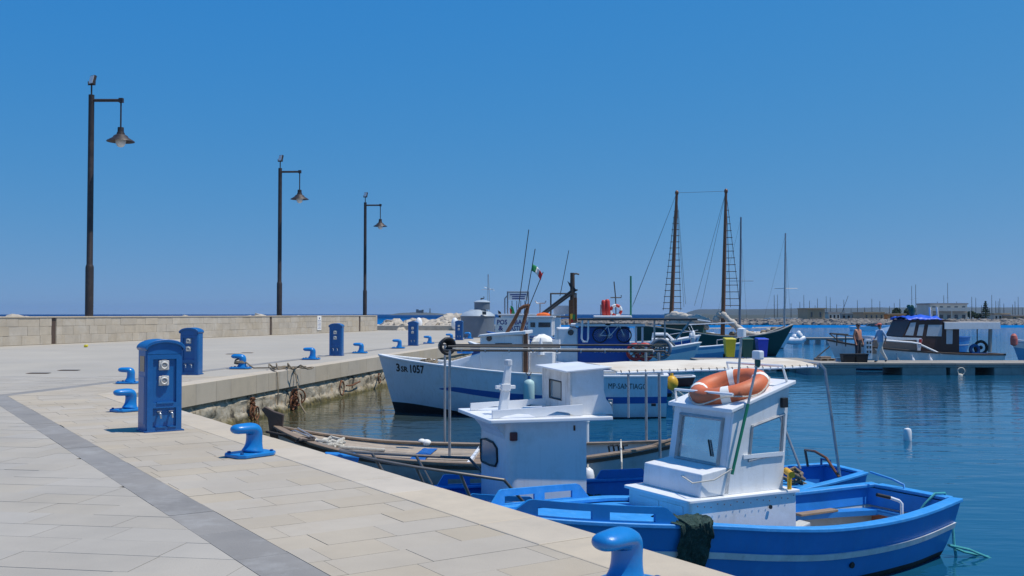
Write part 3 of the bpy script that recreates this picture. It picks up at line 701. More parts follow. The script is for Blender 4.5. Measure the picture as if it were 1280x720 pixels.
for i, ((px, py), lab, rz, hp) in enumerate(lampx):
    p = hz(px, py, DECK); o = lamp0 if i == 0 else copy_tree(lamp0)
    o.location = (p.x, p.y, DECK - .01); o.rotation_euler = (0, 0, rz); o['label'] = lab; o['group'] = 'street lamps along the quay'
    k = hp / FPX * p.y / 13.25; o.scale = (k, k, k)

# ------------------------------------------------------------------ service pedestals
def make_pedestal():
    t = thing('service_pedestal', '', 'service pedestal')
    W, D, H = .235, .185, 1.2
    # body: extruded arched outline, front is -y
    out = [(-W, 0), (W, 0), (W, 1.07)] + [(W*math.cos(a), 1.07 + .115*math.sin(a)) for a in [math.pi*k/14 for k in range(1, 14)]] + [(-W, 1.07)]
    b = MB()
    def fr(pts, y): return [(x, y, z) for x, z in pts]
    b.extr(fr(out, -D + .03), (0, 2*D - .03, 0)); body = b.build('body', bluepaint_m, t, bevel=.018, smooth=50)
    # front face frame around the two recesses
    b = MB(); b.holed([(-W + .015, -D, .012), (W - .015, -D, .012), (W - .015, -D, 1.0), (-W + .015, -D, 1.0)], [(.16, .84, .05, .30), (.16, .84, .37, .94)], (0, .035, 0))
    b.extr([(x*.93, -D, .005 + z) for x, z in [(W, 1.0), (W, 1.05)] + [(W*math.cos(a), 1.07 + .105*math.sin(a)) for a in [math.pi*k/14 for k in range(0, 15)]] + [(-W, 1.05), (-W, 1.0)]], (0, .035, 0))
    b.build('front_frame', bluepaint_m, t)
    b = MB(); b.box(-.15, .15, -D + .031, -D + .04, .36, .95); b.box(-.15, .15, -D + .031, -D + .04, .05, .31); b.build('recess_panel', bluedark_m, t)  # darker blue puts the shade of the recesses into the panel colour
    b = MB(); b.box(-.10, .12, -D - .012, -D + .04, .365, .385); b.build('ledge', bluepaint_m, t)
    b = MB(); b.box(-.11, .02, -D - .01, -D + .03, .055, .068); b.box(.04, .15, -D - .01, -D + .03, .055, .068); b.build('drip_lip', bluepaint_m, t)
    for z in (.86, .66):
        b = MB(); b.box(-.065, .065, -D - .004, -D + .03, -.062, .062); s = b.build('socket', socket_m, t, bevel=.008); s.location = (-.01, 0, z)
        b = MB(); b.torus((0, -D - .012, 0), .04, .013, Matrix.Rotation(R(90), 3, 'X'), 18, 6); b.build('socket_ring', socket_m, s, smooth=60)
        b = MB(); b.ball((0, -D - .01, 0), (.028, .008, .028), 10, 5); b.build('socket_flap', galv_m, s, smooth=60)
        b = MB(); b.box(-.03, .03, -D - .012, -D - .004, .045, .07); b.build('hinge', socket_m, s)
    for x in (-.075, .075):
        b = MB(); b.tube([(x, -D + .03, .25), (x, -D - .03, .25), (x + .015, -D - .045, .235), (x + .018, -D - .045, .18)], [.014, .014, .015, .012], 8); b.box(x - .03, x + .025, -D - .04, -D - .015, .263, .275); b.build('tap', steel_m, t, smooth=50)
    # side slot with grille, side door
    b = MB(); b.box(-W - .004, -W + .01, -.1, .1, .78, .98); b.build('side_window', darkglass_m, t)
    b = MB(); b.box(-W - .006, -W + .01, -.11, .11, .1, .72); b.build('side_door', bluepaint_m, t, bevel=.006)
    b = MB(); b.extr([(x*1.09, -D - .03, z + .012) for x, z in [(W*math.cos(a), 1.07 + .115*math.sin(a)) for a in [math.pi*k/16 for k in range(0, 17)]]] + [(x*1.0, -D - .03, z) for x, z in [(W*math.cos(a), 1.05 + .105*math.sin(a)) for a in [math.pi*k/16 for k in range(16, -1, -1)]]], (0, 2*D + .05, 0)); b.build('hood', bluepaint_m, t, smooth=50, bevel=.006)
    b = MB(); b.box(-W - .02, W + .02, -D - .015, D + .015, -.01, .02); b.build('base', bluedark_m, t, bevel=.006)
    return t
ped0 = make_pedestal()
def facing(v): return math.atan2(v.y, v.x) + math.pi/2       # local -y looks along v
pds = [((200, 538), -nd, 'blue service pedestal standing on the near leg of the quay, before the corner', 114),
       ((239, 468), -fd, 'blue service pedestal just past the quay corner', 58.5),
       ((420.5, 444.5), -fd, 'blue service pedestal opposite the middle street lamp', 40.5),
       ((516.5, 432), -fd, 'blue service pedestal between the white boat bow and the rock bank', 30.5),
       ((574, 425), -fd, 'blue service pedestal beside the round grey tank', 24.5)]
for i, ((px, py), dr, lab, hp) in enumerate(pds):
    p = hz(px, py, DECK); o = ped0 if i == 0 else copy_tree(ped0)
    o.location = (p.x, p.y, DECK); o.rotation_euler = (0, 0, facing(dr) + (R(3) if i == 0 else R(6))); o['label'] = lab; o['group'] = 'blue service pedestals on the quay'
    k = hp / FPX * p.y / 1.2; o.scale = (k, k, k)

# ------------------------------------------------------------------ bollards
def make_bollard():
    t = thing('mooring_bollard', '', 'bollard')
    b = MB()
    b.extr([(-.26, -.12, 0), (-.18, -.19, 0), (.2, -.19, 0), (.26, -.12, 0), (.26, .12, 0), (.2, .19, 0), (-.18, .19, 0), (-.26, .12, 0)], (0, 0, .045)); b.build('base_plate', bluepaint2_m, t, bevel=.012)
    b = MB()
    # swept neck and horn: leans over to +x
    path = [(-.03, .03, .15, .15), (-.035, .06, .12, .125), (-.045, .11, .095, .105), (-.05, .18, .088, .098), (-.052, .235, .088, .10), (-.05, .27, .09, .105), (-.035, .305, .088, .108), (.0, .322, .07, .11), (.07, .325, .062, .106), (.15, .325, .061, .10), (.205, .325, .056, .088), (.24, .325, .036, .055), (.25, .325, .010, .014)]
    n = 16; vs = []; fs = []
    for i, (x, z, rt, ry) in enumerate(path):
        a = path[max(0, i-1)]; c = path[min(len(path)-1, i+1)]; tx, tz = c[0]-a[0], c[1]-a[1]; l = math.hypot(tx, tz); nx_, nz_ = tz/l, -tx/l
        for j in range(n):
            q = 2*math.pi*j/n; vs.append((x + nx_*rt*math.cos(q), ry*math.sin(q), z + nz_*rt*math.cos(q)))
    for i in range(len(path)-1):
        for j in range(n): fs.append((i*n+j, i*n+(j+1) % n, (i+1)*n+(j+1) % n, (i+1)*n+j))
    fs += [list(range(n)), list(range((len(path)-1)*n, len(path)*n))[::-1]]
    b.add(vs, fs); o = b.build('horn', bluepaint2_m, t, smooth=70); m = o.modifiers.new('s', 'SUBSURF'); m.levels = 1; m.render_levels = 1
    for x, y in ((-.2, -.12), (-.2, .12), (.2, -.12), (.2, .12)):
        b = MB(); b.lathe([(.022, .045), (.022, .062), (.01, .066)], (x, y, 0), 6); b.build('bolt', bluedark_m, t)
    return t
bol0 = make_bollard()
# (base pixel, landward direction, label)
bols = [((778, 738), -wn, 'glossy blue mooring bollard with chipped paint by the blue cabin boat bow'),
        ((313, 570), -wn, 'blue mooring bollard opposite the grey wooden boat stem'),
        ((160, 514), -wn, 'blue mooring bollard on the near leg closest to the quay corner'),
        ((161, 479.5), -fn, 'blue mooring bollard right at the quay corner'),
        ((301, 461), -fn, 'blue mooring bollard with dark rope looped round its neck'),
        ((389, 449.5), -fn, 'blue mooring bollard just before the pedestal opposite the middle lamp'),
        ((450, 441.5), -fn, 'blue mooring bollard just after the pedestal opposite the middle lamp'),
        ((498, 435.5), -fn, 'blue mooring bollard above the white boat stem'),
        ((536, 429.5), -fn, 'blue mooring bollard with grey rope next to the rails of the wooden boat'),
        ((563, 425.8), -fn, 'blue mooring bollard directly before the pedestal by the tank'),
        ((586, 423.5), -fn, 'blue mooring bollard at the foot of the round grey tank')]
for i, ((px, py), dr, lab) in enumerate(bols):
    p = hz(px, py, DECK); o = bol0 if i == 0 else copy_tree(bol0)
    o.location = (p.x, p.y, DECK + .004); o.rotation_euler = (0, 0, math.atan2(dr.y, dr.x) + (R(18) if i < 3 else R(4)))
    o['label'] = lab; o['group'] = 'blue mooring bollards on the quay'; o.scale = (1.0, 1.0, .96) if i else (.98, .98, .94)
    if i > 3: o.scale = (1.15, 1.15, 1.1)

# ------------------------------------------------------------------ ropes, chains and rings on the quay
def rope(name, label, pts, r, m, n=6, cat='rope', group=None):
    b = MB(); b.tube(pts, r, n); return tag(b.build(name, m, smooth=60), label, cat, group)
pb = hz(301, 461, DECK)
b = MB()
for k in range(3): b.torus((pb.x - .02, pb.y, DECK + .16 + .045*k), .16 - .01*k, .022, Matrix.Rotation(R(12*k - 10), 3, 'X'), 18, 6)
pts = [Vector((pb.x + .15, pb.y - .05, DECK + .2)), Vector((pb.x + .4, pb.y - .1, DECK + .03))]
q0 = hz(318, 462, DECK)
for k in range(46):
    a = k*.62; pts.append(Vector((q0.x + .45 + k*.026 + math.cos(a)*.22*random.uniform(.5, 1.2), q0.y + math.sin(a)*.5*random.uniform(.5, 1.2), DECK + .03 + .05*random.random() + (.12 if k % 11 == 5 else 0))))
b.tube(pts, .022, 6)
tag(b.build('rope_coil', rope_m, smooth=60), 'tangled old brown rope coil lying between bollard and quay edge', 'rope')
# lines over the quay edge
def edge_far(s): return KC + fd*s
def far_pt(px, z, o=0.0):          # point on the far leg's wall plane under a pixel column
    d = ray(px, 450); t = (KC + fn*o).dot(fn) / (d.x*fn.x + d.y*fn.y); return Vector((d.x*t, d.y*t, z))
a = far_pt(346, DECK, .03)
rope('hanging_rope', 'thin brown rope hanging straight down the slab face', [hz(338, 461, DECK + .03), far_pt(343, DECK + .03, -.1), far_pt(347, DECK - .02, .04), far_pt(348, .6, .05), far_pt(347.5, .25, .05)], .018, rope_m)
rope('slack_rope', 'brown slack rope looping from the coil down towards the wooden boat', [hz(345, 459, DECK + .08), hz(352, 458.5, DECK + .06), far_pt(364, DECK + .04, -.05), far_pt(370, DECK - .15, .06), far_pt(373, .55, .25), far_pt(376, .2, .5), far_pt(385, -.1, .8)], .022, rope_m)
# iron rings and chains on the old wall
def chain(p, n, L_, seed, m=rust_m):
    b = MB(); random.seed(seed)
    for s in range(n):
        x = random.uniform(-.12, .12); z = 0; k = 0
        ln = L_ * random.uniform(.6, 1)
        while z > -ln:
            M = Matrix.Rotation(R(90), 3, 'X') @ Matrix.Rotation(R(90) * (k % 2), 3, 'Y')
            b.torus((p.x + fn.x*.04 + fd.x*x, p.y + fn.y*.04 + fd.y*x, p.z + z), .038, .014, M @ Matrix.Scale(1.0, 3), 8, 5); z -= .058; k += 1
    return b
def ringthing(px, z, lab, rr=.17):
    p = far_pt(px, z, .0); b = MB(); ya = math.atan2(fn.y, fn.x)
    M = Matrix.Rotation(ya, 3, 'Z') @ Matrix.Rotation(R(90), 3, 'Y')
    b.torus((p.x + fn.x*.02, p.y + fn.y*.02, p.z - rr), rr, .022, M, 24, 7); b.ball((p.x, p.y, p.z), .05, 8, 5)
    return tag(b.build('mooring_ring', rust_m, smooth=60), lab, 'mooring ring', 'rusty mooring rings on the quay wall')
b = chain(far_pt(315, .55, .0), 4, .55, 3); p = far_pt(317, .2, .05)
M = Matrix.Rotation(math.atan2(fn.y, fn.x), 3, 'Z') @ Matrix.Rotation(R(90), 3, 'Y')
b.torus(p + Vector((0, 0, .0)), .2, .02, M, 20, 6); b.torus(p + Vector((.05, .12, -.03)), .17, .02, M, 20, 6)
tag(b.build('rusty_chain', rust_m, smooth=60), 'rusty chain bundle with loops hanging on the old wall near the corner', 'chain')
b = chain(far_pt(367, .55, .0), 7, .75, 5)
for k in range(4): b.torus(far_pt(366 + k*2.2, .18 + .06*k, .08), .16 + .02*k, .022, M @ Matrix.Rotation(.3*k, 3, 'X'), 20, 6)
tag(b.build('rusty_chain', rust_m, smooth=60), 'thick tangle of rusty chain and rope behind the wooden boat stem', 'chain')
ringthing(427, .52, 'large rusty mooring ring alone on the old quay wall', .22)
ringthing(474, .5, 'rusty mooring ring holding the white boat bow line', .16)
random.seed(21)
rope('wall_bar', 'short rusty iron bar on the old wall beside the large ring', [far_pt(433, .36, .05), far_pt(440, .33, .08), far_pt(450, .40, .05)], .028, rust_m, cat='iron bar')

# round grey tank and signal mast at the quay end
p = hz(596.5, 422, DECK); k = p.y / FPX
t = thing('round_tank', 'round dark grey tank with domed shoulder and small drum on top', 'tank', (p.x, p.y + 1.0, DECK)); 
b = MB(); b.lathe([(1.17, 0), (1.17, 1.38), (1.2, 1.4), (1.2, 1.46)], n=32); b.build('drum', tank_m, t, smooth=40)
b = MB(); b.lathe([(1.2, 1.463), (1.12, 1.56), (.9, 1.72), (.6, 1.84), (.55, 1.9)], n=32); b.build('dome', tanktop_m, t, smooth=60)
b = MB(); b.lathe([(.54, 1.9), (.54, 2.38)], (.3, 0, 0), 24); b.build('top_drum', tank_m, t, smooth=40)
b = MB(); b.lathe([(.58, 2.385), (.58, 2.43), (.4, 2.52), (.1, 2.56)], (.3, 0, 0), 24); b.build('lid', tanktop_m, t, smooth=40)
b = MB(); b.tube([(.2, 0, 2.5), (.25, 0, 2.66), (.45, 0, 2.7), (.4, 0, 2.8)], .035, 6); b.ball((.3, 0, 2.66), (.12, .06, .05), 8, 5); b.build('fitting', blackink_m, t)
b = MB(); b.box(.35, .62, -1.28, -1.1, 1.55, 1.78); b.build('hatch', darkglass_m, t)
p = hz(616, 421, DECK)
t = thing('white_cabinet', 'narrow white cabinet standing against the grey tank', 'cabinet', (p.x, p.y - .8, DECK)); b = MB(); b.box(-.14, .14, -.14, .14, 0, 1.55); b.build('post', white2_m, t, bevel=.02); b = MB(); b.ball((-.02, -.15, .95), (.16, .1, .13), 10, 6); b.ball((-.02, -.15, .65), (.15, .1, .12), 10, 6); b.build('lamp_housing', white_m, t, smooth=60)
b = MB(); b.box(-.17, .17, -.17, .17, 1.553, 1.6); b.build('cap', white_m, t)
p = at(611, 380, 72); q = at(611, 343, 72)
t = thing('signal_mast', 'thin lattice signal mast with crossbar behind the grey tank', 'mast', (p.x, p.y, DECK))
b = MB(); b.tube([(-.07, 0, 0), (-.07, 0, q.z - DECK)], .02, 5); b.tube([(.14, 0, 0), (-.02, 0, q.z - DECK)], .02, 5); b.build('poles', galv_m, t)
b = MB(); b.tube([(-.5, 0, 3.35), (.35, 0, 3.4)], .015, 5); b.tube([(-.35, 0, 3.55), (.4, 0, 3.3)], .012, 5); b.build('crossbar', galv_m, t)
for px, py in ((523.5, 408), (568.5, 408.5)):
    p = hz(px, 412.5 if px < 540 else 413, DECK); 
    b = MB(); b.ball((p.x, p.y, DECK + .62), (.36, .36, .64), 14, 9); 
    o = tag(b.build('white_float', white2_m, smooth=60), 'large white float behind the pedestal by the white boat bow' if px < 540 else 'large white float behind the pedestal by the tank', 'float')
# litter, lemon yellow scrap on the paving
p = hz(107.5, 434, DECK); b = MB(); b.ball((p.x, p.y, DECK + .06), (.11, .09, .07), 8, 5, jit=.2); tag(b.build('yellow_scrap', yellowbin_m), 'small yellow scrap lying on the paving below the tall lamp', 'litter')
# drain covers
for px, py, w_, lab in ((48, 466.5, 26, 'dark slot drain cover in the paving nearer the band'), (86, 462.8, 24, 'dark slot drain cover in the paving nearer the wall')):
    p = hz(px, py, DECK); W_ = w_ * p.y / FPX
    t = thing('drain_cover', lab, 'drain', (p.x, p.y, DECK)); b = MB(); b.box(-W_/2, W_/2, -.14, .14, .001, .006); b.build('frame', rust_m, t)
    for k in range(9): b = MB(); b.box(-W_/2 + .06 + k*W_/9.6, -W_/2 + .06 + k*W_/9.6 + .05, -.11, .11, .0062, .01); b.build('slot', black_m, t)
for px, py, w_, lab in ((292, 442.5, 18, 'dark slot drain cover opposite the rope coil'), (309, 441, 14, 'small dark slot drain cover by the middle of the deck')):
    p = hz(px, py, DECK); W_ = w_ * p.y / FPX
    t = thing('drain_cover', lab, 'drain', (p.x, p.y, DECK)); b = MB(); b.box(-W_/2, W_/2, -.14, .14, .001, .006); b.build('frame', rust_m, t)
    b = MB(); b.box(-W_/2 + .05, W_/2 - .05, -.09, .09, .0062, .01); b.build('slot', black_m, t)

# ------------------------------------------------------------------ boats: hull tools
def herm(pts, t):
    if t <= pts[0][0]: return pts[0][1]
    for i in range(len(pts)-1):
        a, b = pts[i], pts[i+1]
        if t <= b[0]:
            h = b[0]-a[0]; u = (t-a[0])/h
            m0 = (b[1]-pts[i-1][1])/(b[0]-pts[i-1][0]) if i else (b[1]-a[1])/h
            m1 = (pts[i+2][1]-a[1])/(pts[i+2][0]-a[0]) if i+2 < len(pts) else (b[1]-a[1])/h
            return (2*u**3-3*u*u+1)*a[1] + (u**3-2*u*u+u)*h*m0 + (-2*u**3+3*u*u)*b[1] + (u**3-u*u)*h*m1
    return pts[-1][1]
def ss(x): x = max(0, min(1, x)); return x*x*(3-2*x)
class Hull:
    def __init__(s, L, B, sheer, tw=.6, m=.42, rake=.35, keel=-.4, e_mid=.3, e_bow=.75, pb=2.1, qb=.85, srake=.1):
        s.L, s.B, s.sh, s.tw, s.m, s.rake, s.keel, s.e_mid, s.e_bow, s.pb, s.qb, s.srake = L, B, sheer, tw, m, rake, keel, e_mid, e_bow, pb, qb, srake
    def s(s, t): return herm(s.sh, t)
    def half(s, t):
        if t < s.m: return s.B/2 * (1 - (1-s.tw)*((s.m-t)/s.m)**2.0)
        return s.B/2 * max(0, 1 - ((t-s.m)/(1-s.m))**s.pb)**s.qb
    def k(s, t): return s.keel + (.30 * ss((t-.8)/.2) + .18*ss((.15-t)/.15)) * 1
    def pt(s, t, z, side, o=0.):
        k = s.k(t); sh = s.s(t); zf = max(0, min(1, (z-k)/(sh-k)))
        e = s.e_mid + (s.e_bow-s.e_mid)*ss((t-.45)/.55)
        y = s.half(t) * zf**e + (o if s.half(t) > .001 or o < 0 else o*.5)
        x = -s.L/2 + s.L*t - s.rake*(1-zf)*ss((t-.55)/.45)*(1 if t < 1 else 1) + s.srake*(1-zf)*ss((.3-t)/.3)
        return Vector((x, side*max(0, y), z))
    def t_of(s, x): return (x + s.L/2)/s.L
    def skin(s, parent, mats, zwl=.05, name='hull', n=44):
        b = MB(); zw = zwl if callable(zwl) else (lambda t: zwl); rows = lambda t: [s.k(t) + (zw(t)-s.k(t))*j/4 for j in range(4)] + [zw(t) + (s.s(t)-zw(t))*j/8 for j in range(9)]
        for side in (-1, 1):
            vs = []
            for i in range(n+1):
                t = i/n; t = t + .0
                vs += [s.pt(t, z, side) for z in rows(t)]
            o = len(b.v); b.v += [tuple(v) for v in vs]
            for i in range(n):
                for j in range(12):
                    b.f.append([o+i*13+j, o+(i+1)*13+j, o+(i+1)*13+j+1, o+i*13+j+1] if side > 0 else [o+i*13+j+1, o+(i+1)*13+j+1, o+(i+1)*13+j, o+i*13+j]); b.mi.append(1 if j < 4 else 0)
        if s.tw > .02:
            r = rows(0); b.add([s.pt(0, z, -1) for z in r] + [s.pt(0, z, 1) for z in r], [(j, 13+j, 13+j+1, j+1) for j in range(12)])
            for j in range(12): b.mi[-12+j] = 1 if j < 4 else 0
        o = b.build(name, mats, parent, smooth=50, fix=False); return o
    def inner(s, parent, m, zf, th=.05, t0=.02, t1=.97, name='inner_skin', n=40):
        b = MB()
        for side in (-1, 1):
            def fn_(u, v, side=side):
                t = t0 + (t1-t0)*u; z = s.s(t) - .002 - (s.s(t) - .002 - zf(t))*v; p = s.pt(t, z, side, -th); return p
            b.grid(fn_, n, 5)
        if s.tw > .02:
            r = [s.s(t0)-.002 - (s.s(t0)-zf(t0))*j/5 for j in range(6)]
            b.add([s.pt(t0, z, -1, -th) for z in r] + [s.pt(t0, z, 1, -th) for z in r], [(j, 6+j, 7+j, j+1) for j in range(5)])
        return b.build(name, m, parent, smooth=50)
    def deck(s, parent, m, zf, t0, t1, inset=.03, name='deck', n=30, k=6, camber=.0):
        b = MB()
        def fn_(u, v):
            t = t0 + (t1-t0)*u; z = zf(t); w = max(0, s.pt(t, z, 1).y - inset); q = v*2-1
            return (s.pt(t, z, 1).x, w*q, z + camber*(1-q*q))
        b.grid(fn_, n, k); return b.build(name, m, parent, smooth=50)
    def rail(s, parent, m, wo, wi, h, dz=0., t0=0., t1=1., name='gunwale', n=44, stern=True, bevel=.01):
        b = MB(); ring = []
        for side in (1, -1):
            line = []
            for i in range(n+1):
                t = t0 + (t1-t0)*i/n; p = s.pt(t, s.s(t), side); e = 1e-3
                q = s.pt(min(1, t+e), s.s(min(1, t+e)), side) - s.pt(max(0, t-e), s.s(max(0, t-e)), side); q.z = 0
                nn = Vector((-q.y, q.x, 0)).normalized() * side
                if t > .995: nn = Vector((.75, side*.66, 0))
                a = p + nn*wo; c = p - nn*wi
                if (c.y*side) < 0: c.y = 0
                line.append([(a.x, a.y, p.z+dz), (a.x, a.y, p.z+dz+h), (c.x, c.y, p.z+dz+h), (c.x, c.y, p.z+dz)])
            o = len(b.v)
            for l in line: b.v += l
            for i in range(n):
                for j in range(4): b.f.append([o+i*4+j, o+i*4+(j+1) % 4, o+(i+1)*4+(j+1) % 4, o+(i+1)*4+j]); b.mi.append(0)
            b.f.append([o, o+1, o+2, o+3]); b.mi.append(0); b.f.append([o+n*4+j for j in range(4)]); b.mi.append(0)
        if stern and t0 == 0 and s.tw > .02:
            w = s.half(0); x = -s.L/2; z = s.s(0)+dz; b.box(x - wo, x + wi, -w + wi + .002, w - wi - .002, z, z + h)
        return b.build(name, m, parent, smooth=40, bevel=bevel)
    def stripe(s, parent, m, z0, z1, o=.012, t0=0., t1=1., name='stripe', n=40, side=(1, -1), stern=False):
        b = MB()
        for sd in side:
            def f0(u, v, sd=sd):
                t = t0 + (t1-t0)*u; za, zb = z0(t), z1(t)
                if v == 0: return s.pt(t, za, sd, -.01)
                if v == 1: return s.pt(t, zb, sd, -.01)
                return s.pt(t, za + (zb-za)*(.02 if v < .5 else .98), sd, o)
            b.grid(f0, n, 3)
        if stern:
            w = s.half(0); b.box(-s.L/2 + s.srake*.5 - o*1.5, -s.L/2 + .03 + s.srake*.5, -w*.97, w*.97, z0(0), z1(0))
        return b.build(name, m, parent, smooth=40)
    def bulwark(s, parent, m, side, t0, t1, h, holes, th=.03, n=40, taper=.12, name='bulwark'):
        b = MB(); rows = [0, .2, .62, 1.0]
        def top(t):
            u = (t-t0)/(t1-t0); return h * min(1, u/taper + .1, (1-u)/taper + .1)
        def P(t, r, o): p = s.pt(t, s.s(t), side, o); return Vector((p.x, p.y, s.s(t) + .02 + top(t)*r))
        for i in range(n):
            a, c = t0 + (t1-t0)*i/n, t0 + (t1-t0)*(i+1)/n; mid = ((i+.5)/n)
            for j in range(3):
                if j == 1 and any(q[0] < mid < q[1] for q in holes): continue
                b.hexa([P(a, rows[j], 0), P(c, rows[j], 0), P(c, rows[j], -th), P(a, rows[j], -th)], [P(a, rows[j+1], 0), P(c, rows[j+1], 0), P(c, rows[j+1], -th), P(a, rows[j+1], -th)])
        return b.build(name, m, parent, smooth=30)
def boat(name, label, fr, cat='boat', group=None): return thing(name, label, cat, (fr.o.x, fr.o.y, 0), fr.rz, group)
def T(b_, name, m, parent, **k): return b_.build(name, m, parent, **k)
def tubes(name, m, parent, lines, r, n=8):
    b = MB()
    for l in lines: b.tube(l, r, n)
    return b.build(name, m, parent, smooth=50)
def rectframe(q, r):               # closed tube round 4 corners
    b = MB(); q = [Vector(p) for p in q]
    for i in range(4): 
        d = (q[(i+1) % 4] - q[i]).normalized()*r*.7; b.tube([q[i]-d, q[(i+1) % 4]+d], r, 6)
    return b
def rounded(pts, r, n=4):          # plan polygon with rounded corners (x, y, radius factor)
    out = []
    for i in range(len(pts)):
        a, p, c = Vector(pts[i-1][:2]), Vector(pts[i][:2]), Vector(pts[(i+1) % len(pts)][:2]); rr = r * pts[i][2]
        if rr < 1e-4: out.append(tuple(p)); continue
        u = (a-p).normalized(); v = (c-p).normalized()
        for k in range(n+1):
            q = k/n; out.append(tuple((p+u*rr)*(1-q)**2 + p*2*q*(1-q) + (p+v*rr)*q*q))
    return out

# ================================================================== blue cabin boat nearest the quay edge
FA = Frame((4.75, 11.85), (-.35, 9.0))
A = boat('blue_cabin_boat', 'royal blue wooden boat with grey stripe and white raked wheelhouse', FA)
hA = Hull(FA.L, 1.92, [(0, .64), (.2, .59), (.39, .61), (.52, .68), (.65, .77), (.75, .815), (.88, .88), (1, .96)], tw=.64, m=.42, rake=.3, keel=-.35, e_mid=.26, e_bow=.6, srake=.12)
hA.skin(A, [hullblue_m, antif_m], zwl=.07)
sole = lambda t: .14
hA.inner(A, greyin_m, sole, .06, t0=.02, t1=.60, name='inner_side')
b = MB()                                                  # upper inner band is blue
for side in (-1, 1): b.grid(lambda u, v, side=side: hA.pt(.018 + .60*u, hA.s(.018 + .6*u) - .004 - .19*v, side, -.068), 30, 2)
b.add([hA.pt(.024, .636 - .2*j, sd, -.068) for sd in (-1, 1) for j in (0, 1)], [(0, 2, 3, 1)]); T(b, 'inner_band', bluein_m, A)
hA.deck(A, greyin_m, sole, .02, .62, .05, name='sole')
hA.deck(A, sunblue_m, lambda t: hA.s(t) - .015, .60, .985, .03, name='foredeck', camber=.04)
hA.rail(A, sunblue_m, .03, .115, .04, bevel=.008)
hA.stripe(A, stripe_m, lambda t: hA.s(t) - .30 + .02*t, lambda t: hA.s(t) - .235 + .02*t, .022, 0, .99, name='rubbing_strake')
for sd in (1, -1): hA.bulwark(A, hullblue_m if sd > 0 else sunblue_m, sd, .70, .955, .17, [(.18, .44), (.56, .84)])  # far bulwark takes the lighter blue to paint the sun on it
b = MB()                                                  # side benches and stern bench
for side in (-1, 1):
    def bn(u, v, side=side):
        t = .03 + .55*u; p = hA.pt(t, .40, side, -.05); return (p.x, side*(abs(p.y) - .20*v), .40)
    o = len(b.v); b.grid(bn, 24, 1)
    b.grid(lambda u, v, side=side: Vector((bn(u, 1)[0], bn(u, 1)[1], .40 - .06*v)), 24, 1)
T(b, 'side_bench', bluein_m, A)
b = MB(); b.box(-2.80, -2.70, -.50, .50, .385, .41); b.box(-2.72, -2.69, -.51, .51, .35, .384); T(b, 'stern_bench', sunblue_m, A, bevel=.006)
b = MB(); b.box(-2.76, -2.725, -.47, .47, .145, .35); T(b, 'stern_panel', brownred_m, A)
b = MB(); b.box(-2.2, -1.6, -.62, -.5, .404, .43); b.box(-1.5, -.6, -.66, -.58, .404, .425); T(b, 'oar_board', wood_m, A, bevel=.005)
# trunk
b = MB(); b.extr([(x, y, .145) for x, y in rounded([(.86, -.50, .6), (.86, .50, .6), (-.47, .54, 0), (-.47, -.54, 0)], .06)], (0, 0, .80)); trunk = T(b, 'trunk_cabin', white_m, A)
b = MB(); b.extr([(x, y, .946) for x, y in rounded([(.90, -.53, .6), (.90, .53, .6), (-.50, .57, 0), (-.50, -.57, 0)], .06)], (0, 0, .03)); T(b, 'trunk_top', white2_m, A, bevel=.006)
b = MB(); b.box(.861, .868, -.30, .02, .60, .90); b.box(.861, .868, .05, .40, .60, .90); T(b, 'hatch_door', white_m, trunk, bevel=.004)
b = MB()
for k in range(16): b.ball((.8 - k*.082, .5305 + (.024 if k > 7 else .012), .92 - (k % 3)*.012), (.007, .004, .007), 6, 4)
T(b, 'rivets', rust_m, trunk)
b = MB(); b.lathe([(.02, 0), (.02, .012)], (-.12, .545, .83), 10, Matrix.Rotation(R(-90), 3, 'X')); T(b, 'vent', black_m, trunk)
b = MB(); b.extr([(-.47, .40, .33), (-.47, .56, .33), (-.66, .56, .38), (-.66, .40, .38)], (0, 0, .25)); b.box(-.60, -.472, .38, .57, .145, .33); T(b, 'battery_box', greyin_m, A, bevel=.015)
# fore box and wheelhouse
b = MB(); b.hexa([(.34, -.46, .977), (.70, -.46, .977), (.70, .46, .977), (.34, .46, .977)], [(.30, -.46, 1.25), (.68, -.46, 1.20), (.68, .46, 1.20), (.30, .46, 1.25)]); T(b, 'fore_box', white_m, A, bevel=.01)
bot = [(.40, 1.00), (-.38, .977)]; top_ = [(.27, 1.775), (-.50, 2.02)]
for sd in (1, -1):
    y = .46*sd
    q = [(.40, y, .978), (-.37, y, .978), (-.47, y, 2.01), (.27, y, 1.775)]
    b = MB(); b.holed(q, [(.36, .93, .36, .74)], (0, -.03*sd, 0)); wh = T(b, 'wheelhouse_side', white_m, A)
    Aq, Bq, Cq, Dq = [Vector(p) for p in q]
    g_ = lambda a, c: (Aq*(1-a)+Bq*a)*(1-c) + (Dq*(1-a)+Cq*a)*c + Vector((0, .004*sd, 0))
    b = rectframe([g_(.36, .36), g_(.93, .36), g_(.93, .74), g_(.36, .74)], .016); T(b, 'window_frame', galv_m, wh)
    if sd > 0: b = MB(); b.box(-.385, .16, y + .002, y + .02, 1.315, 1.355); T(b, 'window_sill', white2_m, wh)
q = [(.40, .43, 1.0), (.40, -.43, 1.0), (.275, -.43, 1.775), (.275, .43, 1.775)]
b = MB(); b.holed([Vector(p) for p in q], [(.12, .88, .32, .90)], (-.03, 0, 0)); wf_ = T(b, 'wheelhouse_front', white_m, A)
Aq, Bq, Cq, Dq = [Vector(p) for p in q]
g_ = lambda a, c: (Aq*(1-a)+Bq*a)*(1-c) + (Dq*(1-a)+Cq*a)*c + Vector((.006, 0, 0))
b = rectframe([g_(.12, .32), g_(.88, .32), g_(.88, .90), g_(.12, .90)], .02); T(b, 'window_frame', galv_m, wf_)
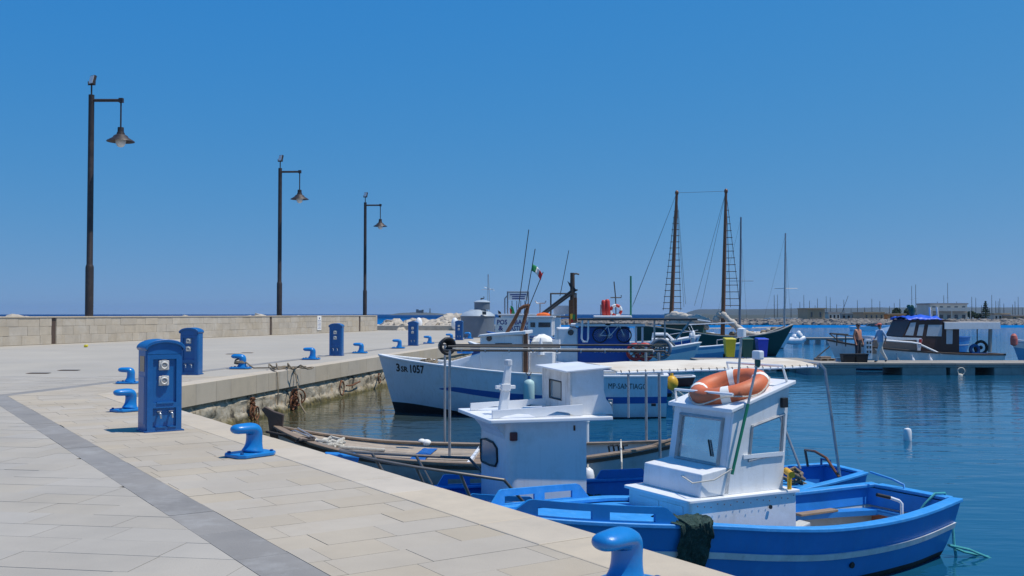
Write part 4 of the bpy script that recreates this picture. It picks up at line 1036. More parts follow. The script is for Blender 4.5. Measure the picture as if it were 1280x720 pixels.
b = MB(); b.add([g_(.12, .32) - Vector((.015, 0, 0)), g_(.88, .32) - Vector((.015, 0, 0)), g_(.88, .9) - Vector((.015, 0, 0)), g_(.12, .9) - Vector((.015, 0, 0))], [(0, 1, 2, 3)]); T(b, 'window_pane', clear_m, wf_)
b = MB(); b.tube([g_(.25, .42), g_(.33, .62)], .01, 5); T(b, 'wiper', blackink_m, wf_)
b = MB(); b.hexa([(.335, -.50, 1.775), (-.53, -.50, 2.035), (-.53, .50, 2.035), (.335, .50, 1.775)], [(.335, -.50, 1.815), (-.53, -.50, 2.075), (-.53, .50, 2.075), (.335, .50, 1.815)]); T(b, 'roof', white2_m, A, bevel=.008)
b = MB(); b.hexa([(-.36, .43, 1.72), (-.40, .455, 1.72), (-.40, -.455, 1.72), (-.36, -.43, 1.72)], [(-.44, .43, 2.0), (-.46, .455, 2.02), (-.46, -.455, 2.02), (-.44, -.43, 2.0)]); T(b, 'rear_header', white_m, A)
b = MB(); b.box(-.42, -.34, .464, .50, 1.80, 1.90); T(b, 'side_lamp', black_m, A, bevel=.006)
tubes('roof_rail', white2_m, A, [[(.28, -.42, 1.81), (.30, -.42, 1.95), (.30, .48, 1.96)], [(-.46, -.40, 2.05), (-.40, -.40, 2.22), (-.40, .44, 2.22), (-.46, .44, 2.06)]], .014, 6)
# mast light on the roof, boat hook
p0 = FA.v(921, 487, .28); p1 = FA.v(927, 416, .28)
b = MB(); b.tube([p0 - Vector((0, 0, .08)), p1], .013, 7); mastp = T(b, 'light_pole', galv_m, A)
b = MB(); b.lathe([(.02, -.05), (.045, -.04), (.045, .04), (.02, .05)], p1, 10); T(b, 'pole_lamp', white2_m, mastp)
p0 = FA.v(915, 593, .535); p1 = FA.v(947, 452, .535)
t = thing('boat_hook', 'green and grey boat hook leaning on the white wheelhouse', 'boat hook', (FA.o.x, FA.o.y, 0), FA.rz)
b = MB(); b.tube([p0, p0.lerp(p1, .62)], .016, 7); T(b, 'green_handle', greenp_m, t); b = MB(); b.tube([p0.lerp(p1, .62), p1], .013, 7); T(b, 'shaft', galv_m, t)
b = MB(); b.lathe([(.015, -.06), (.028, -.04), (.03, 0), (.028, .02)], p1, 8); T(b, 'ferrule', greenbin_m, t); b = MB(); b.box(p1.x - .035, p1.x + .035, p1.y - .05, p1.y + .06, p1.z + .02, p1.z + .11); T(b, 'head', white2_m, t, bevel=.015)
tubes('lashing', ropew_m, A, [[p0 + Vector((0, .0, .05)), FA.v(893, 600, .50), FA.v(866, 604, .45), FA.v(845, 590, .0) + Vector((.0, 0, 0))]], .008, 5)
# lifebuoy on the roof
sl = math.atan2(.26, -.865)
cb = FA.v(918, 491, .05)
Mt = Matrix.Rotation(FA.rz, 4, 'Z') @ Matrix.Rotation(math.atan2(.26, .865), 4, 'Y')
t = thing('lifebuoy', 'faded orange lifebuoy with white bands lying on the white wheelhouse roof', 'lifebuoy'); t.location = FA.o + FA.f*(-.06) + FA.p*.02 + Vector((0, 0, 1.895 + .095)); t.rotation_euler = Mt.to_euler()
b = MB(); b.torus((0, 0, 0), .32, .095, None, 40, 14); T(b, 'ring', orange_m, t, smooth=80)
for a in (0, 90, 180, 270):
    M = Matrix.Rotation(R(a + 42), 3, 'Z'); b = MB()
    b.torus((0, 0, 0), .32, .0985, M, 6, 14, -.12, .12); T(b, 'band', paper_m, t, smooth=80)
b = MB()
for a in range(4):
    pts = [Vector((math.cos(R(a*90+42+k*9))*(.42 + .015*math.sin(k/10*math.pi)), math.sin(R(a*90+42+k*9))*(.42 + .015*math.sin(k/10*math.pi)), .03*math.cos(k/10*6.28) - .01)) for k in range(11)]
    b.tube(pts, .008, 5)
T(b, 'grab_line', ropew_m, t)
# yellow handle, tiller pipe, blue cleat pipe, ropes
p = FA.v(972, 612, .40); q = FA.v(972, 598, .40)
b = MB(); b.tube([(-.41, .515, .97), (-.41, .515, 1.13)], .022, 8); b.tube([(-.36, .60, 1.135), (-.45, .43, 1.15)], .034, 10); T(b, 'pump_handle', yellow_m, A, smooth=50)
b = MB(); b.tube([(-2.15, .45, .38), (-2.15, .45, .66), (-2.13, .43, .69)], .017, 8); b.tube([(-2.13, .43, .69), (-2.02, .40, .73)], .017, 8); T(b, 'steering_pipe', white2_m, A, smooth=50)
b = MB(); b.tube([(-2.02, .40, .73), (-1.86, .36, .77)], .02, 8); T(b, 'steering_grip', black_m, A, smooth=50)
b = MB(); b.lathe([(.0, 0), (.09, .0), (.09, .05), (.05, .09), (0, .1)], (-2.0, .5, .145), 14); T(b, 'white_bowl', white2_m, A, smooth=60)
b = MB(); b.tube([(-2.86, -.10, .66), (-2.88, -.12, .72), (-2.84, -.25, .77), (-2.80, -.55, .82)], .014, 7); T(b, 'blue_pipe', sunblue_m, A, smooth=50)
pts = [Vector((-2.66, .22, .42)), Vector((-2.72, .30, .58)), Vector((-2.82, .36, .70)), Vector((-2.93, .40, .70)), Vector((-2.99, .42, .60)), Vector((-3.0, .44, .40)), Vector((-2.98, .48, .12)), Vector((-2.96, .52, -.02))]
tubes('stern_line', ropec_m, A, [pts], .016, 7)
tubes('trailing_line', ropec_m, A, [[(-2.85, .50, .14), (-3.05, .55, .05), (-3.25, .62, .0), (-3.35, .7, -.02)], [(-2.85, .52, .14), (-3.05, .62, .09), (-3.28, .75, -.02)]], .016, 6)
# net draped over the near gunwale
b = MB()
def drape(u, v):
    t = .655 + .055*u; s_ = v*1.0
    if v < .3: 
        p = hA.pt(t, hA.s(t), 1); y = p.y - .32*(1 - v/.3); z = hA.s(t) + .06 + .03*math.sin(v*10)
    else:
        k = (v-.3)/.7; z = hA.s(t) + .05 - k*.62; p = hA.pt(t, max(z, .0), 1, .03); y = p.y + .012
    d = .035*noise.noise(Vector((u*7, v*9, 3))) + .02*noise.noise(Vector((u*22, v*22, 1)))
    return (p.x + .04*noise.noise(Vector((u*4, v*6, 8))) + (.12 if v < .3 else 0)*(u-.5), y + abs(d)*1.2, z + d)
b.grid(drape, 34, 50); nt1 = tag(T(b, 'fishing_net', net_m, None, smooth=60), 'dark green fishing net draped over the royal blue gunwale', 'net'); nt1.location = (FA.o.x, FA.o.y, 0); nt1.rotation_euler = (0, 0, FA.rz)
b = MB(); b.lathe([(.0, -.01), (.032, 0), (.032, .02)], hA.pt(.34, .22, 1, .0), 10, Matrix.Rotation(R(-90), 3, 'X')); T(b, 'drain_hole', black_m, A)

# ================================================================== blue boat with the white deckhouse and canvas awning
FB = Frame((4.5, 13.5), (-2.05, 11.5))
B = boat('awning_boat', 'blue boat with tall white deckhouse, bow rails and cream canvas awning', FB)
hB = Hull(FB.L, 2.06, [(0, .66), (.15, .58), (.35, .50), (.5, .50), (.75, .55), (.9, .68), (1, .92)], tw=.42, m=.45, rake=.3, keel=-.35, e_mid=.26, e_bow=.6)
hB.skin(B, [hullblue_m, antif_m], zwl=.07)
hB.inner(B, bluein_m, lambda t: .22, .05, t0=.012, t1=.55)
hB.deck(B, bluein_m, lambda t: .24, .012, .56, .04, name='sole')
hB.deck(B, bluein_m, lambda t: hB.s(t) - .10, .54, .985, .03, name='foredeck', camber=.03)
hB.rail(B, sunblue_m, .025, .09, .035, bevel=.008)
hB.stripe(B, stripe_m, lambda t: hB.s(t) - .26, lambda t: hB.s(t) - .21, .02, 0, .99, name='rubbing_strake')
for sd in (1, -1): hB.bulwark(B, hullblue_m, sd, .68, .80, .15, [(.2, .46), (.56, .82)])
for sd in (1, -1): hB.bulwark(B, hullblue_m, sd, .36, .47, .13, [])
b = MB(); b.extr([(x, y, .30) for x, y in rounded([(1.52, -.62, .8), (1.52, .62, .8), (.56, .62, 0), (.56, -.62, 0)], .14, 6)], (0, 0, 1.21)); house = T(b, 'deckhouse', white_m, B, smooth=35)
b = MB(); b.extr([(x, y, 1.512) for x, y in rounded([(1.78, -.74, .5), (1.78, .74, .5), (.28, .76, 0), (.28, -.76, 0)], .1, 4)], (0, 0, .045)); rf = T(b, 'house_roof', white2_m, B, bevel=.01)
b = MB(); b.extr([(1.51, .50, 1.511), (1.74, .50, 1.511), (1.62, .50, 1.45), (1.55, .50, 1.37), (1.51, .50, 1.28)], (0, -1.0, 0)); T(b, 'roof_cove', white_m, rf)
for y in (.58, -.40):          # upstand boards with arched cut-outs
    out = [(1.92, 1.562), (1.92, 1.65), (.70, 1.70), (.70, 1.562)]
    b = MB(); b.extr([(x, y, z) for x, z in [(1.70, 1.562), (1.70, 1.65), (.60, 1.69), (.60, 1.562), (.70, 1.562), (.78, 1.60), (.92, 1.62), (1.02, 1.585), (1.08, 1.562), (1.18, 1.562), (1.26, 1.595), (1.40, 1.605), (1.54, 1.585), (1.62, 1.562)]], (0, .035, 0)); T(b, 'roof_board', white2_m, rf)
b = MB(); b.hexa([(1.50, .10, 1.558), (1.38, .10, 1.558), (1.38, .20, 1.558), (1.50, .20, 1.558)], [(1.41, .12, 2.15), (1.34, .12, 2.15), (1.34, .19, 2.15), (1.41, .19, 2.15)]); mp_ = T(b, 'mast_stub', white_m, B, bevel=.012)
b = MB(); b.box(1.29, 1.53, .12, .18, 1.86, 1.90); b.box(1.36, 1.47, .08, .22, 1.84, 1.92); T(b, 'mast_cross', white_m, mp_, bevel=.006)
b = MB(); b.lathe([(.05, 0), (.05, .06), (.02, .07)], (1.375, .155, 2.14), 10); T(b, 'mast_cap', stripe_m, mp_)
# side window at the rounded corner, red lamp
wq = [FB.u(px, py, 1.522) for px, py in ((600.5, 548), (608, 548.5), (617, 553), (622, 561), (622.5, 577), (620, 582.5), (613, 581), (603, 576.5), (600.5, 572))]
b = MB(); b.extr([(1.523, max(-.50, min(.52, p.y)), p.z) for p in wq], (.008, 0, 0)); w1 = T(b, 'front_window', glass_m, house)
b = MB(); b.tube([(1.532, max(-.50, min(.52, p.y)), p.z) for p in wq], .014, 6, closed=True); T(b, 'window_gasket', black_m, w1)
b = MB(); p = FB.v(641.5, 545.5, .625); b.box(p.x - .045, p.x + .045, .622, .66, p.z - .05, p.z + .05); T(b, 'port_lamp', mat('dark_red_lamp', (.12, .02, .02), .3, .1), house, bevel=.012)
b = MB(); p = FB.v(718, 535, .625); b.box(p.x - .01, p.x + .01, .622, .632, p.z - .03, p.z + .03); T(b, 'hinge', rust_m, house)
# upper steering box
f0, f1 = .70, .30
for sd in (1, -1):
    y = .52 if sd > 0 else -.50
    b = MB(); b.extr([(.72, y, 1.56), (.72, y, 2.06), (.30, y, 2.10), (.30, y, 1.85), (.27, y, 1.74), (.20, y, 1.65), (.18, y, 1.56)], (0, -.025*sd, 0)); T(b, 'box_side', white_m, B)
b = MB(); b.holed([(.725, .525, 1.56), (.725, -.505, 1.56), (.725, -.505, 2.08), (.725, .525, 2.06)], [(.30, .72, .30, .72)], (-.025, 0, 0)); bf = T(b, 'box_front', oldwhite_m, B)
qd = [(.72, .215, 1.712), (.72, -.215, 1.712), (.72, -.215, 1.937), (.72, .215, 1.932)]
b = MB(); b.add([Vector(p) - Vector((.012, 0, 0)) for p in qd], [(0, 1, 2, 3)]); T(b, 'window_pane', glass_m, bf)
b = rectframe([Vector(p) + Vector((.004, 0, 0)) for p in qd], .009); T(b, 'window_frame', black_m, bf)
b = MB(); b.hexa([(.80, .58, 2.062), (.80, -.56, 2.082), (.22, -.56, 2.115), (.22, .58, 2.105)], [(.80, .58, 2.082), (.80, -.56, 2.102), (.22, -.56, 2.135), (.22, .58, 2.125)]); T(b, 'box_roof', white2_m, B, bevel=.004)
# canvas awning on a pipe frame
zc = lambda x: 2.075 + .02*(x < -1)
def can(u, v):
    x = .25 - 2.70*u; y = .80 - 1.72*v
    z = 2.085 + .05*math.sin(v*math.pi) - .012*math.sin(u*math.pi*4)**2*math.sin(v*math.pi) + .006*noise.noise(Vector((u*9, v*7, 2))) + .03*u
    return (x, y, z)
b = MB(); b.grid(can, 48, 20); cv = T(b, 'awning', beige_m, B, smooth=60); mo = cv.modifiers.new('sol', 'SOLIDIFY'); mo.thickness = .012
E0 = lambda v: [Vector(can(k/16, v)) + Vector((0, 0, -.02)) for k in range(17)]
tubes('awning_frame', white2_m, B, [E0(0), E0(1)] + [[Vector(can(k/4, j/6)) + Vector((0, 0, -.03)) for j in range(7)] for k in (1, 2, 3, 4)], .016, 6)
b = MB()
for k in range(26): 
    for v in (0, 1): b.torus(Vector(can((k+.5)/26, v)) + Vector((0, 0, -.008)), .017, .004, Matrix.Rotation(R(90), 3, 'Y'), 8, 4)
stuff(T(b, 'lacing', wooddk_m, cv))
pe = Vector(can(1, 0)); pf = Vector(can(1, 1))
p = FB.v(1012, 453, .80)
tubes('stern_frame', galv_m, B, [[pe, Vector((p.x - .12, .84, 2.13)), Vector((p.x - .22, .80, 2.06)), Vector((-3.0, .46, .62))], [pf, Vector((-2.62, -.9, 2.12)), Vector((-3.0, -.45, .62))], [Vector((p.x - .12, .84, 2.13)), Vector((-2.62, -.9, 2.12))]], .018, 7)
tubes('canopy_stay', galv_m, B, [[(.1, .79, 2.07), (.1, .79, 1.54)], [(.1, -.9, 2.07), (.1, -.9, .55)]], .014, 6)
# bow pulpit
near = [FB.v(425, 564, .10), FB.v(470, 575, .42), FB.v(520, 584, .68), FB.v(575, 592, .85), FB.v(630, 600, .95)]
farr = [FB.v(425, 563.5, -.02), FB.v(465, 566.5, -.42), FB.v(520, 569.5, -.66), FB.v(586, 572.5, -.86)]
def legs(l, sd):
    out = []
    for k in range(1, len(l)):
        p = l[k]; t = hB.t_of(p.x); q = hB.pt(min(.98, max(0, t - (.03 if k < len(l)-1 else .05))), hB.s(t), sd, -.04); out.append([p, Vector((q.x, q.y, hB.s(t)))])
    return out
tubes('bow_rail', mat('dull_rail', (.20, .18, .16), .4, .2, 8, metal=.5), B, [near, farr] + legs(near, 1) + legs(farr, -1), .018, 8)
b = MB(); b.hexa([(3.18, -.14, 1.0), (3.46, -.05, 1.03), (3.46, .05, 1.03), (3.18, .14, 1.0)], [(3.14, -.17, 1.13), (3.52, -.06, 1.17), (3.52, .06, 1.17), (3.14, .17, 1.13)]); T(b, 'stem_block', bluein_m, B, bevel=.02)
# stern gear
tubes('stern_hoop', varn_m, B, [[(-2.95, .50, .66), (-2.9, .30, .88), (-2.9, .05, .93), (-2.98, -.3, .90), (-3.1, -.42, .66)]], .018, 7)
b = MB(); random.seed(4); pts = []
for k in range(40): a = k*.8; pts.append(Vector((-2.45 + math.cos(a)*.16*random.uniform(.5, 1.2), .22 + math.sin(a)*.16*random.uniform(.5, 1.2), .60 + .10*math.sin(k*.35) + .04*random.random())))
pts += [Vector((-2.2, .3, .52)), Vector((-1.9, .45, .42)), Vector((-1.6, .55, .40))]
b.tube(pts, .024, 6); rp = tag(T(b, 'rope_heap', rope_m, None, smooth=60), 'heap of brown rope in the stern of the awning boat', 'rope'); rp.location = (FB.o.x, FB.o.y, 0); rp.rotation_euler = (0, 0, FB.rz)
b = MB(); b.box(-2.75, -2.15, -.05, .5, .40, .56); T(b, 'stern_locker', sunblue_m, B, bevel=.02)
b = MB(); b.tube([(-3.2, -.25, .70), (-3.2, -.25, .78), (-3.2, -.05, .78), (-3.2, -.05, .70)], .016, 6); T(b, 'cleat', bluedark_m, B)
b = MB(); b.grid(lambda u, v: (-.2 + .9*u, -.75 + .6*v, .30 + .12*abs(noise.noise(Vector((u*5, v*5, 9)))) + .1*math.sin(v*3.1)*math.sin(u*3.1)), 26, 20); nn = tag(T(b, 'net_heap', net_m, None, smooth=60), 'dark net heaped in the waist of the awning boat', 'net'); nn.location = (FB.o.x, FB.o.y, 0); nn.rotation_euler = (0, 0, FB.rz)

# ================================================================== open grey wooden boat with pole frame
FC = Frame((2.75, 16.25), (-3.95, 16.7))
C = boat('grey_wooden_boat', 'grey open wooden boat with tall stem post and brown gunwales', FC)
hC = Hull(FC.L, 2.35, [(0, .68), (.15, .56), (.35, .46), (.55, .45), (.75, .52), (.9, .68), (1, .86)], tw=.0, m=.48, rake=.25, keel=-.35, e_mid=.28, e_bow=.6, pb=2.0, qb=.8)
hC.skin(C, [greyhull_m, antif_m], zwl=.06)
hC.inner(C, greyhull_m, lambda t: .20, .05, t0=.05, t1=.96)
hC.rail(C, wood_m, .035, .10, .04, bevel=.008)
hC.stripe(C, wooddk_m, lambda t: hC.s(t) - .075, lambda t: hC.s(t) - .02, .018, .01, .99, name='rubbing_strake')
hC.deck(C, greyhull_m, lambda t: .21, .06, .6, .05, name='sole')
# foredeck: planks laid lengthwise, each its own piece
for k in range(-5, 6):
    y0, y1 = k*.165 - .078, k*.165 + .078; n_ = 14
    def lim(t): return max(0, hC.pt(t, hC.s(t) - .05, 1).y - .07)
    b = MB(); vs = []
    ts = [.50 + .47*i/n_ for i in range(n_+1)]; pr = []
    for t in ts:
        w_ = lim(t); a, c = max(y0, -w_), min(y1, w_)
        if c - a > .02: pr.append((t, a, c))
    for i in range(len(pr)-1):
        (t, a, c), (t2, a2, c2) = pr[i], pr[i+1]; z, z2 = hC.s(t) - .05 + .05*(1-(k/6)**2), hC.s(t2) - .05 + .05*(1-(k/6)**2); x, x2 = hC.pt(t, hC.s(t), 1).x, hC.pt(t2, hC.s(t2), 1).x
        vs.append(((x, a, z), (x, c, z), (x2, a2, z2), (x2, c2, z2)))
    for i, (p1_, p2_, p3_, p4_) in enumerate(vs):
        dz = Vector((0, 0, -.025)); b.hexa([Vector(p)+dz for p in (p1_, p3_, p4_, p2_)], [p1_, p3_, p4_, p2_])
    if vs: T(b, 'deck_plank', wooddeck_m, C)
b = MB(); b.box(-1.55, -1.35, -.95, .95, .36, .40); T(b, 'thwart', wood_m, C, bevel=.006)
b = MB(); b.box(-.25, .02, -1.0, 1.0, .38, .42); T(b, 'thwart', wood_m, C, bevel=.006)
b = MB(); b.box(-.02, .03, -1.02, 1.02, .22, .47); T(b, 'bulkhead', white_m, C)
b = MB(); b.extr([(3.26, -.035, .5), (3.40, -.035, .5), (3.47, -.035, 1.02), (3.58, -.035, 1.16), (3.52, -.035, 1.21), (3.36, -.035, 1.13), (3.20, -.035, 1.08)], (0, .07, 0)); T(b, 'stem_post', wooddk_m, C, bevel=.012)
b = MB(); b.hexa([(-3.36, -.04, -.2), (-3.28, -.04, -.2), (-3.28, .04, -.2), (-3.36, .04, -.2)], [(-3.44, -.04, .74), (-3.30, -.04, .74), (-3.30, .04, .74), (-3.44, .04, .74)]); T(b, 'stern_post', wooddk_m, C, bevel=.01)
# pole frame
fp1 = FC.z(562, 570, .46); fp2 = FC.z(556, 551, .50)
zt = FC.v(562, 438, fp1.y).z; zt2 = FC.v(556, 431, fp2.y).z
rp1 = FC.v(825, 551, .55); rp2 = FC.v(808, 553, -.35)
n1 = Vector((fp1.x, fp1.y, zt)); n2 = Vector((fp2.x, fp2.y, zt2))
e1 = FC.v(832, 440, fp1.y); e2 = FC.v(815, 431.5, fp2.y)
tubes('frame_post', galv_m, C, [[fp1 - Vector((0, 0, .1)), n1], [fp2 - Vector((0, 0, .1)), n2], [Vector((rp1.x, .55, .5)), Vector((rp1.x + .02, .62, e1.z))], [Vector((rp2.x, -.35, .45)), Vector((rp2.x, -.4, e2.z))]], .022, 8)
x0_ = n1.x + .12
tubes('ridge_pole', darkpipe_m, C, [[Vector((n1.x + .1, n1.y, zt)), Vector((e1.x, e1.y, e1.z + .01))], [Vector((n2.x + .1, n2.y, zt2)), Vector((e2.x, e2.y, e2.z))], [FC.v(700, 433.5, fp2.y*.3 + fp1.y*.7) , FC.v(560, 433, fp1.y)]], .017, 8)
tubes('ridge_pole', ropew_m, C, [[Vector((n1.x - .05, n1.y + .03, zt + .035)), Vector((e1.x + .2, e1.y + .03, e1.z + .035))]], .011, 6)
b = MB(); p = FC.v(556, 431, (fp1.y + fp2.y)/2)
for k in range(5): b.torus(Vector((p.x + .02*k - .06, p.y - .03*k + .08, p.z - .02)), .13 - .012*k, .03, Matrix.Rotation(R(-55), 3, 'Z') @ Matrix.Rotation(R(85), 3, 'Y'), 18, 7)
tag_ = T(b, 'rope_roll', None or black_m, C, smooth=60)
b = MB()
for k in range(4): b.torus(Vector((p.x + .02*k - .05, p.y - .03*k + .065, p.z - .02)), .14 - .012*k, .014, Matrix.Rotation(R(-55), 3, 'Z') @ Matrix.Rotation(R(85), 3, 'Y'), 18, 6)
T(b, 'rope_wrap', paper_m, C, smooth=60)
b = MB()
for k in range(9): q = (k+.5)/9; pp = n1.lerp(e1, q); b.lathe([(.028, -.012), (.028, .012)], pp, 8, Matrix.Rotation(R(90), 3, 'Y'))
T(b, 'clips', galv_m, C)
# loose gear
b = MB(); pa = FC.v(530, 566, .25)
b.grid(lambda u, v: (pa.x - .12 + .24*u + .03*v, -.45 + 1.35*v, hC.s(.5) + .035 + .012*noise.noise(Vector((u*4, v*9, 2))) - (.12*((v-.85)/.15) if v > .85 else 0)), 10, 26); cl = tag(T(b, 'blue_strip', stripeb_m, None, smooth=60), 'dark blue strip laid across the grey boat deck planks', 'cloth'); cl.location = (FC.o.x, FC.o.y, 0); cl.rotation_euler = (0, 0, FC.rz); cl.modifiers.new('s', 'SOLIDIFY').thickness = .01  # thin dark blue strip lying across the planks
def heap(name, label, fr, c, n, rad, r, m, seed, tail=None):
    random.seed(seed); pts = []
    for k in range(n): a = k*.75; pts.append(Vector(c) + Vector((math.cos(a)*rad*random.uniform(.4, 1.1), math.sin(a)*rad*random.uniform(.4, 1.1), random.uniform(0, rad*.5))))
    if tail: pts += [Vector(q) for q in tail]
    b = MB(); b.tube(pts, r, 6); o = tag(b.build(name, m, smooth=60), label, 'rope'); o.location = (fr.o.x, fr.o.y, 0); o.rotation_euler = (0, 0, fr.rz); return o
p = FC.z(411, 553, .66)
heap('rope_heap', 'dark rope heap beside the pale rope on the grey boat foredeck', FC, (p.x + .35, p.y + .12, .66), 40, .16, .022, roped_m, 19, [(p.x + .8, p.y, .78), (p.x + 1.1, p.y - .2, .8)])
heap('rope_heap', 'pale and dark rope heap on the grey boat foredeck', FC, (p.x, p.y, .60), 60, .24, .028, ropew_m, 9, [(p.x - .5, p.y + .1, .58), (p.x - .9, p.y - .1, .53)])
tubes('mooring_line', galv_m, C, [[FC.v(350, 545, .15), FC.v(368, 538, .15), FC.v(385, 545, .2), FC.v(400, 556, .25)], [FC.v(372, 535, -.1), FC.v(395, 548, .0), FC.v(402, 560, .1)]], .014, 6)
b = MB(); p = FC.z(612, 560, .47); b.torus((p.x, p.y, .50), .16, .03, None, 18, 7); b.torus((p.x, p.y, .55), .14, .03, None, 18, 7); o = tag(T(b, 'rope_coil', rope_m, None, smooth=60), 'neat tan rope coil on the grey boat deck planks', 'rope'); o.location = (FC.o.x, FC.o.y, 0); o.rotation_euler = (0, 0, FC.rz)
b = MB(); p = FC.v(533, 551, -1.02); b.ball((p.x, p.y, .50), (.09, .07, .06), 10, 6); b.ball((p.x + .08, p.y, .52), (.07, .06, .05), 10, 6); T(b, 'cloth_knot', paper_m, C, smooth=60)
p = FC.z(735, 578, .5)
b = MB(); b.lathe([(0, -.34), (.07, -.32), (.10, -.25), (.10, -.05), (.08, .03), (.03, .07)], (p.x, hC.pt(hC.t_of(p.x), .3, 1).y + .10, .32), 14); fd_ = tag(T(b, 'fender', white2_m, None, smooth=60), 'white sausage fender hanging on the grey wooden boat side', 'fender'); fd_.location = (FC.o.x, FC.o.y, 0); fd_.rotation_euler = (0, 0, FC.rz)
tubes('fender_line', ropew_m, C, [[(p.x, hC.pt(hC.t_of(p.x), .4, 1).y + .1, .38), (p.x, hC.pt(hC.t_of(p.x), .4, 1).y - .05, .52)]], .012, 5)
p = FC.z(733, 550, .45); b = MB(); b.tube([(p.x, p.y, .35), (p.x, p.y, .78)], .05, 10); b.lathe([(.06, .78), (.06, .83)], (p.x, p.y, 0), 10); T(b, 'white_bitt', white2_m, C, smooth=40)
b = MB(); p = FC.v(800, 551, .2); b.tube([FC.v(795, 568, .3), FC.v(820, 556, .3), FC.v(846, 548, .25)], .03, 7); T(b, 'oar', wood_m, C, smooth=50)
b = MB(); b.tube([FC.v(776, 550, .2), FC.v(777, 578, 1.0), FC.v(777, 598, 1.05)], .014, 6); T(b, 'side_line', ropew_m, C)
b = MB(); p = FC.z(803, 562, .42); b.box(p.x - .2, p.x + .2, p.y - .12, p.y + .12, .40, .47); T(b, 'white_tray', white2_m, C, bevel=.01)
b = MB()
for k in range(4): p = FC.v(763 + k*6, 556, .0); b.tube([(p.x, 0, .42), (p.x + .03, 0, .60), (p.x - .05, 0, .62)], .018, 6); b.ball((p.x, .2, .45), (.08, .07, .07), 8, 5)
T(b, 'deck_gear', black_m, C)

# ================================================================== helpers for boats further out
def boxpx(fr, v, dep, x0, y0, x1, y1, slope=0.):     # box whose near face fills a pixel rectangle on the plane v
    a = fr.v(x0, y1, v); c = fr.v(x1, y0, v); u0, u1 = min(a.x, c.x), max(a.x, c.x)
    return u0, u1, v - dep, v, a.z, c.z
def bpx(fr, parent, name, m, v, dep, x0, y0, x1, y1, bevel=.02):
    b = MB(); b.box(*boxpx(fr, v, dep, x0, y0, x1, y1)); return b.build(name, m, parent, bevel=bevel)
def pxline(fr, v, pts): return [fr.v(x, y, v) for x, y in pts]
def hull_text(h, body, size, m, parent, u0, z0, slope=0., width=None, side=1, o=.006, fat=.03):
    def fn_(x, y):
        u = u0 - x; z = z0 + y - slope*x
        t = h.t_of(u)
        for _ in range(4): t += (u - h.pt(t, z, side).x)/h.L
        return h.pt(t, z, side, o)
    return lettering(body, size, m, parent, fn_, width, fatten=fat)

# ================================================================== white boat with blue stripe
FE = Frame((4.2, 27.2), (-3.75, 28.2))
E_ = boat('white_fishing_boat', 'white fishing boat with blue waist stripe, black registration number and white deckhouse', FE, 'fishing boat')
hE = Hull(FE.L, 2.7, [(0, 1.10), (.25, 1.10), (.5, 1.17), (.75, 1.34), (.9, 1.47), (1, 1.58)], tw=.72, m=.42, rake=.5, keel=-.4, e_mid=.20, e_bow=.62, pb=2.2, qb=.8, srake=.05)
hE.skin(E_, [pale_m, antif_m], zwl=lambda t: .03 + .26*ss((t-.55)/.45))
hE.inner(E_, white_m, lambda t: .75, .06, t0=.012, t1=.96)
hE.deck(E_, greyin_m, lambda t: .78 + .35*ss((t-.4)/.5), .012, .97, .05, name='deck')
hE.rail(E_, white2_m, .03, .10, .05)
hE.stripe(E_, stripeb_m, lambda t: hE.s(t) - .70 + .05*ss((t-.5)/.3), lambda t: hE.s(t) - .52 - .12*ss((t-.70)/.1), .004, .0, .775, name='waist_stripe', side=(1,))
hE.stripe(E_, stripeb_m, lambda t: hE.s(t) - .70 + .05*ss((t-.5)/.3), lambda t: hE.s(t) - .52 - .12*ss((t-.70)/.1), .004, .0, .775, name='waist_stripe', side=(-1,))
p = FE.v(506, 470.5, .5); q = FE.v(538, 476.5, .75)
u_ = p.x
hull_text(hE, '3', .30, blackink_m, E_, 3.42, 1.17, .03, .13); hull_text(hE, 'SR', .21, blackink_m, E_, 3.26, 1.165, .03, .23); hull_text(hE, '1057', .30, blackink_m, E_, 3.00, 1.15, .03, .47)
p = FE.v(760, 487, 1.25); q = FE.v(809, 490, 1.2)
hull_text(hE, 'MP-SANTIAGO', .21, blackink_m, E_, p.x, p.z + .02, .02, p.x - q.x, fat=0)
# deckhouse: sloped roof box, trunk forward of it
bpx(FE, E_, 'deckhouse', white_m, .85, 1.7, 600, 419, 653.5, 468, .03)
b = MB(); a = boxpx(FE, .92, 1.84, 597, 414, 657, 419.2); b.hexa([(a[1], a[2], a[4] - .04), (a[1], a[3], a[4] - .04), (a[0], a[3], a[4] + .03), (a[0], a[2], a[4] + .03)], [(a[1] - .05, a[2], a[4] + .02), (a[1] - .05, a[3], a[4] + .02), (a[0], a[3], a[5] + .01), (a[0], a[2], a[5] + .01)]); hr = b.build('house_roof', white2_m, E_, bevel=.015)
b = MB(); b.hexa([(FE.v(546, 462, .7).x, -.62, 1.0), (FE.v(546, 462, .7).x, .62, 1.0), (FE.v(600.5, 462, .8).x, .80, 1.0), (FE.v(600.5, 462, .8).x, -.80, 1.0)], [(FE.v(548, 462, .7).x, -.56, FE.v(548, 456, .7).z), (FE.v(548, 462, .7).x, .56, FE.v(548, 456, .7).z), (FE.v(600.5, 445, .8).x, .78, FE.v(600, 441, .8).z), (FE.v(600.5, 445, .8).x, -.78, FE.v(600, 441, .8).z)]); b.build('trunk_cabin', white_m, E_, bevel=.03)
b = MB(); p = FE.v(611.5, 423, .855); b.lathe([(.075, 0), (.075, .02)], (p.x, .852, p.z), 14, Matrix.Rotation(R(-90), 3, 'X')); b.build('porthole', darkglass_m, E_)
bpx(FE, E_, 'door_post', varn_m, .90, .12, 654, 417, 659.5, 467, .01)
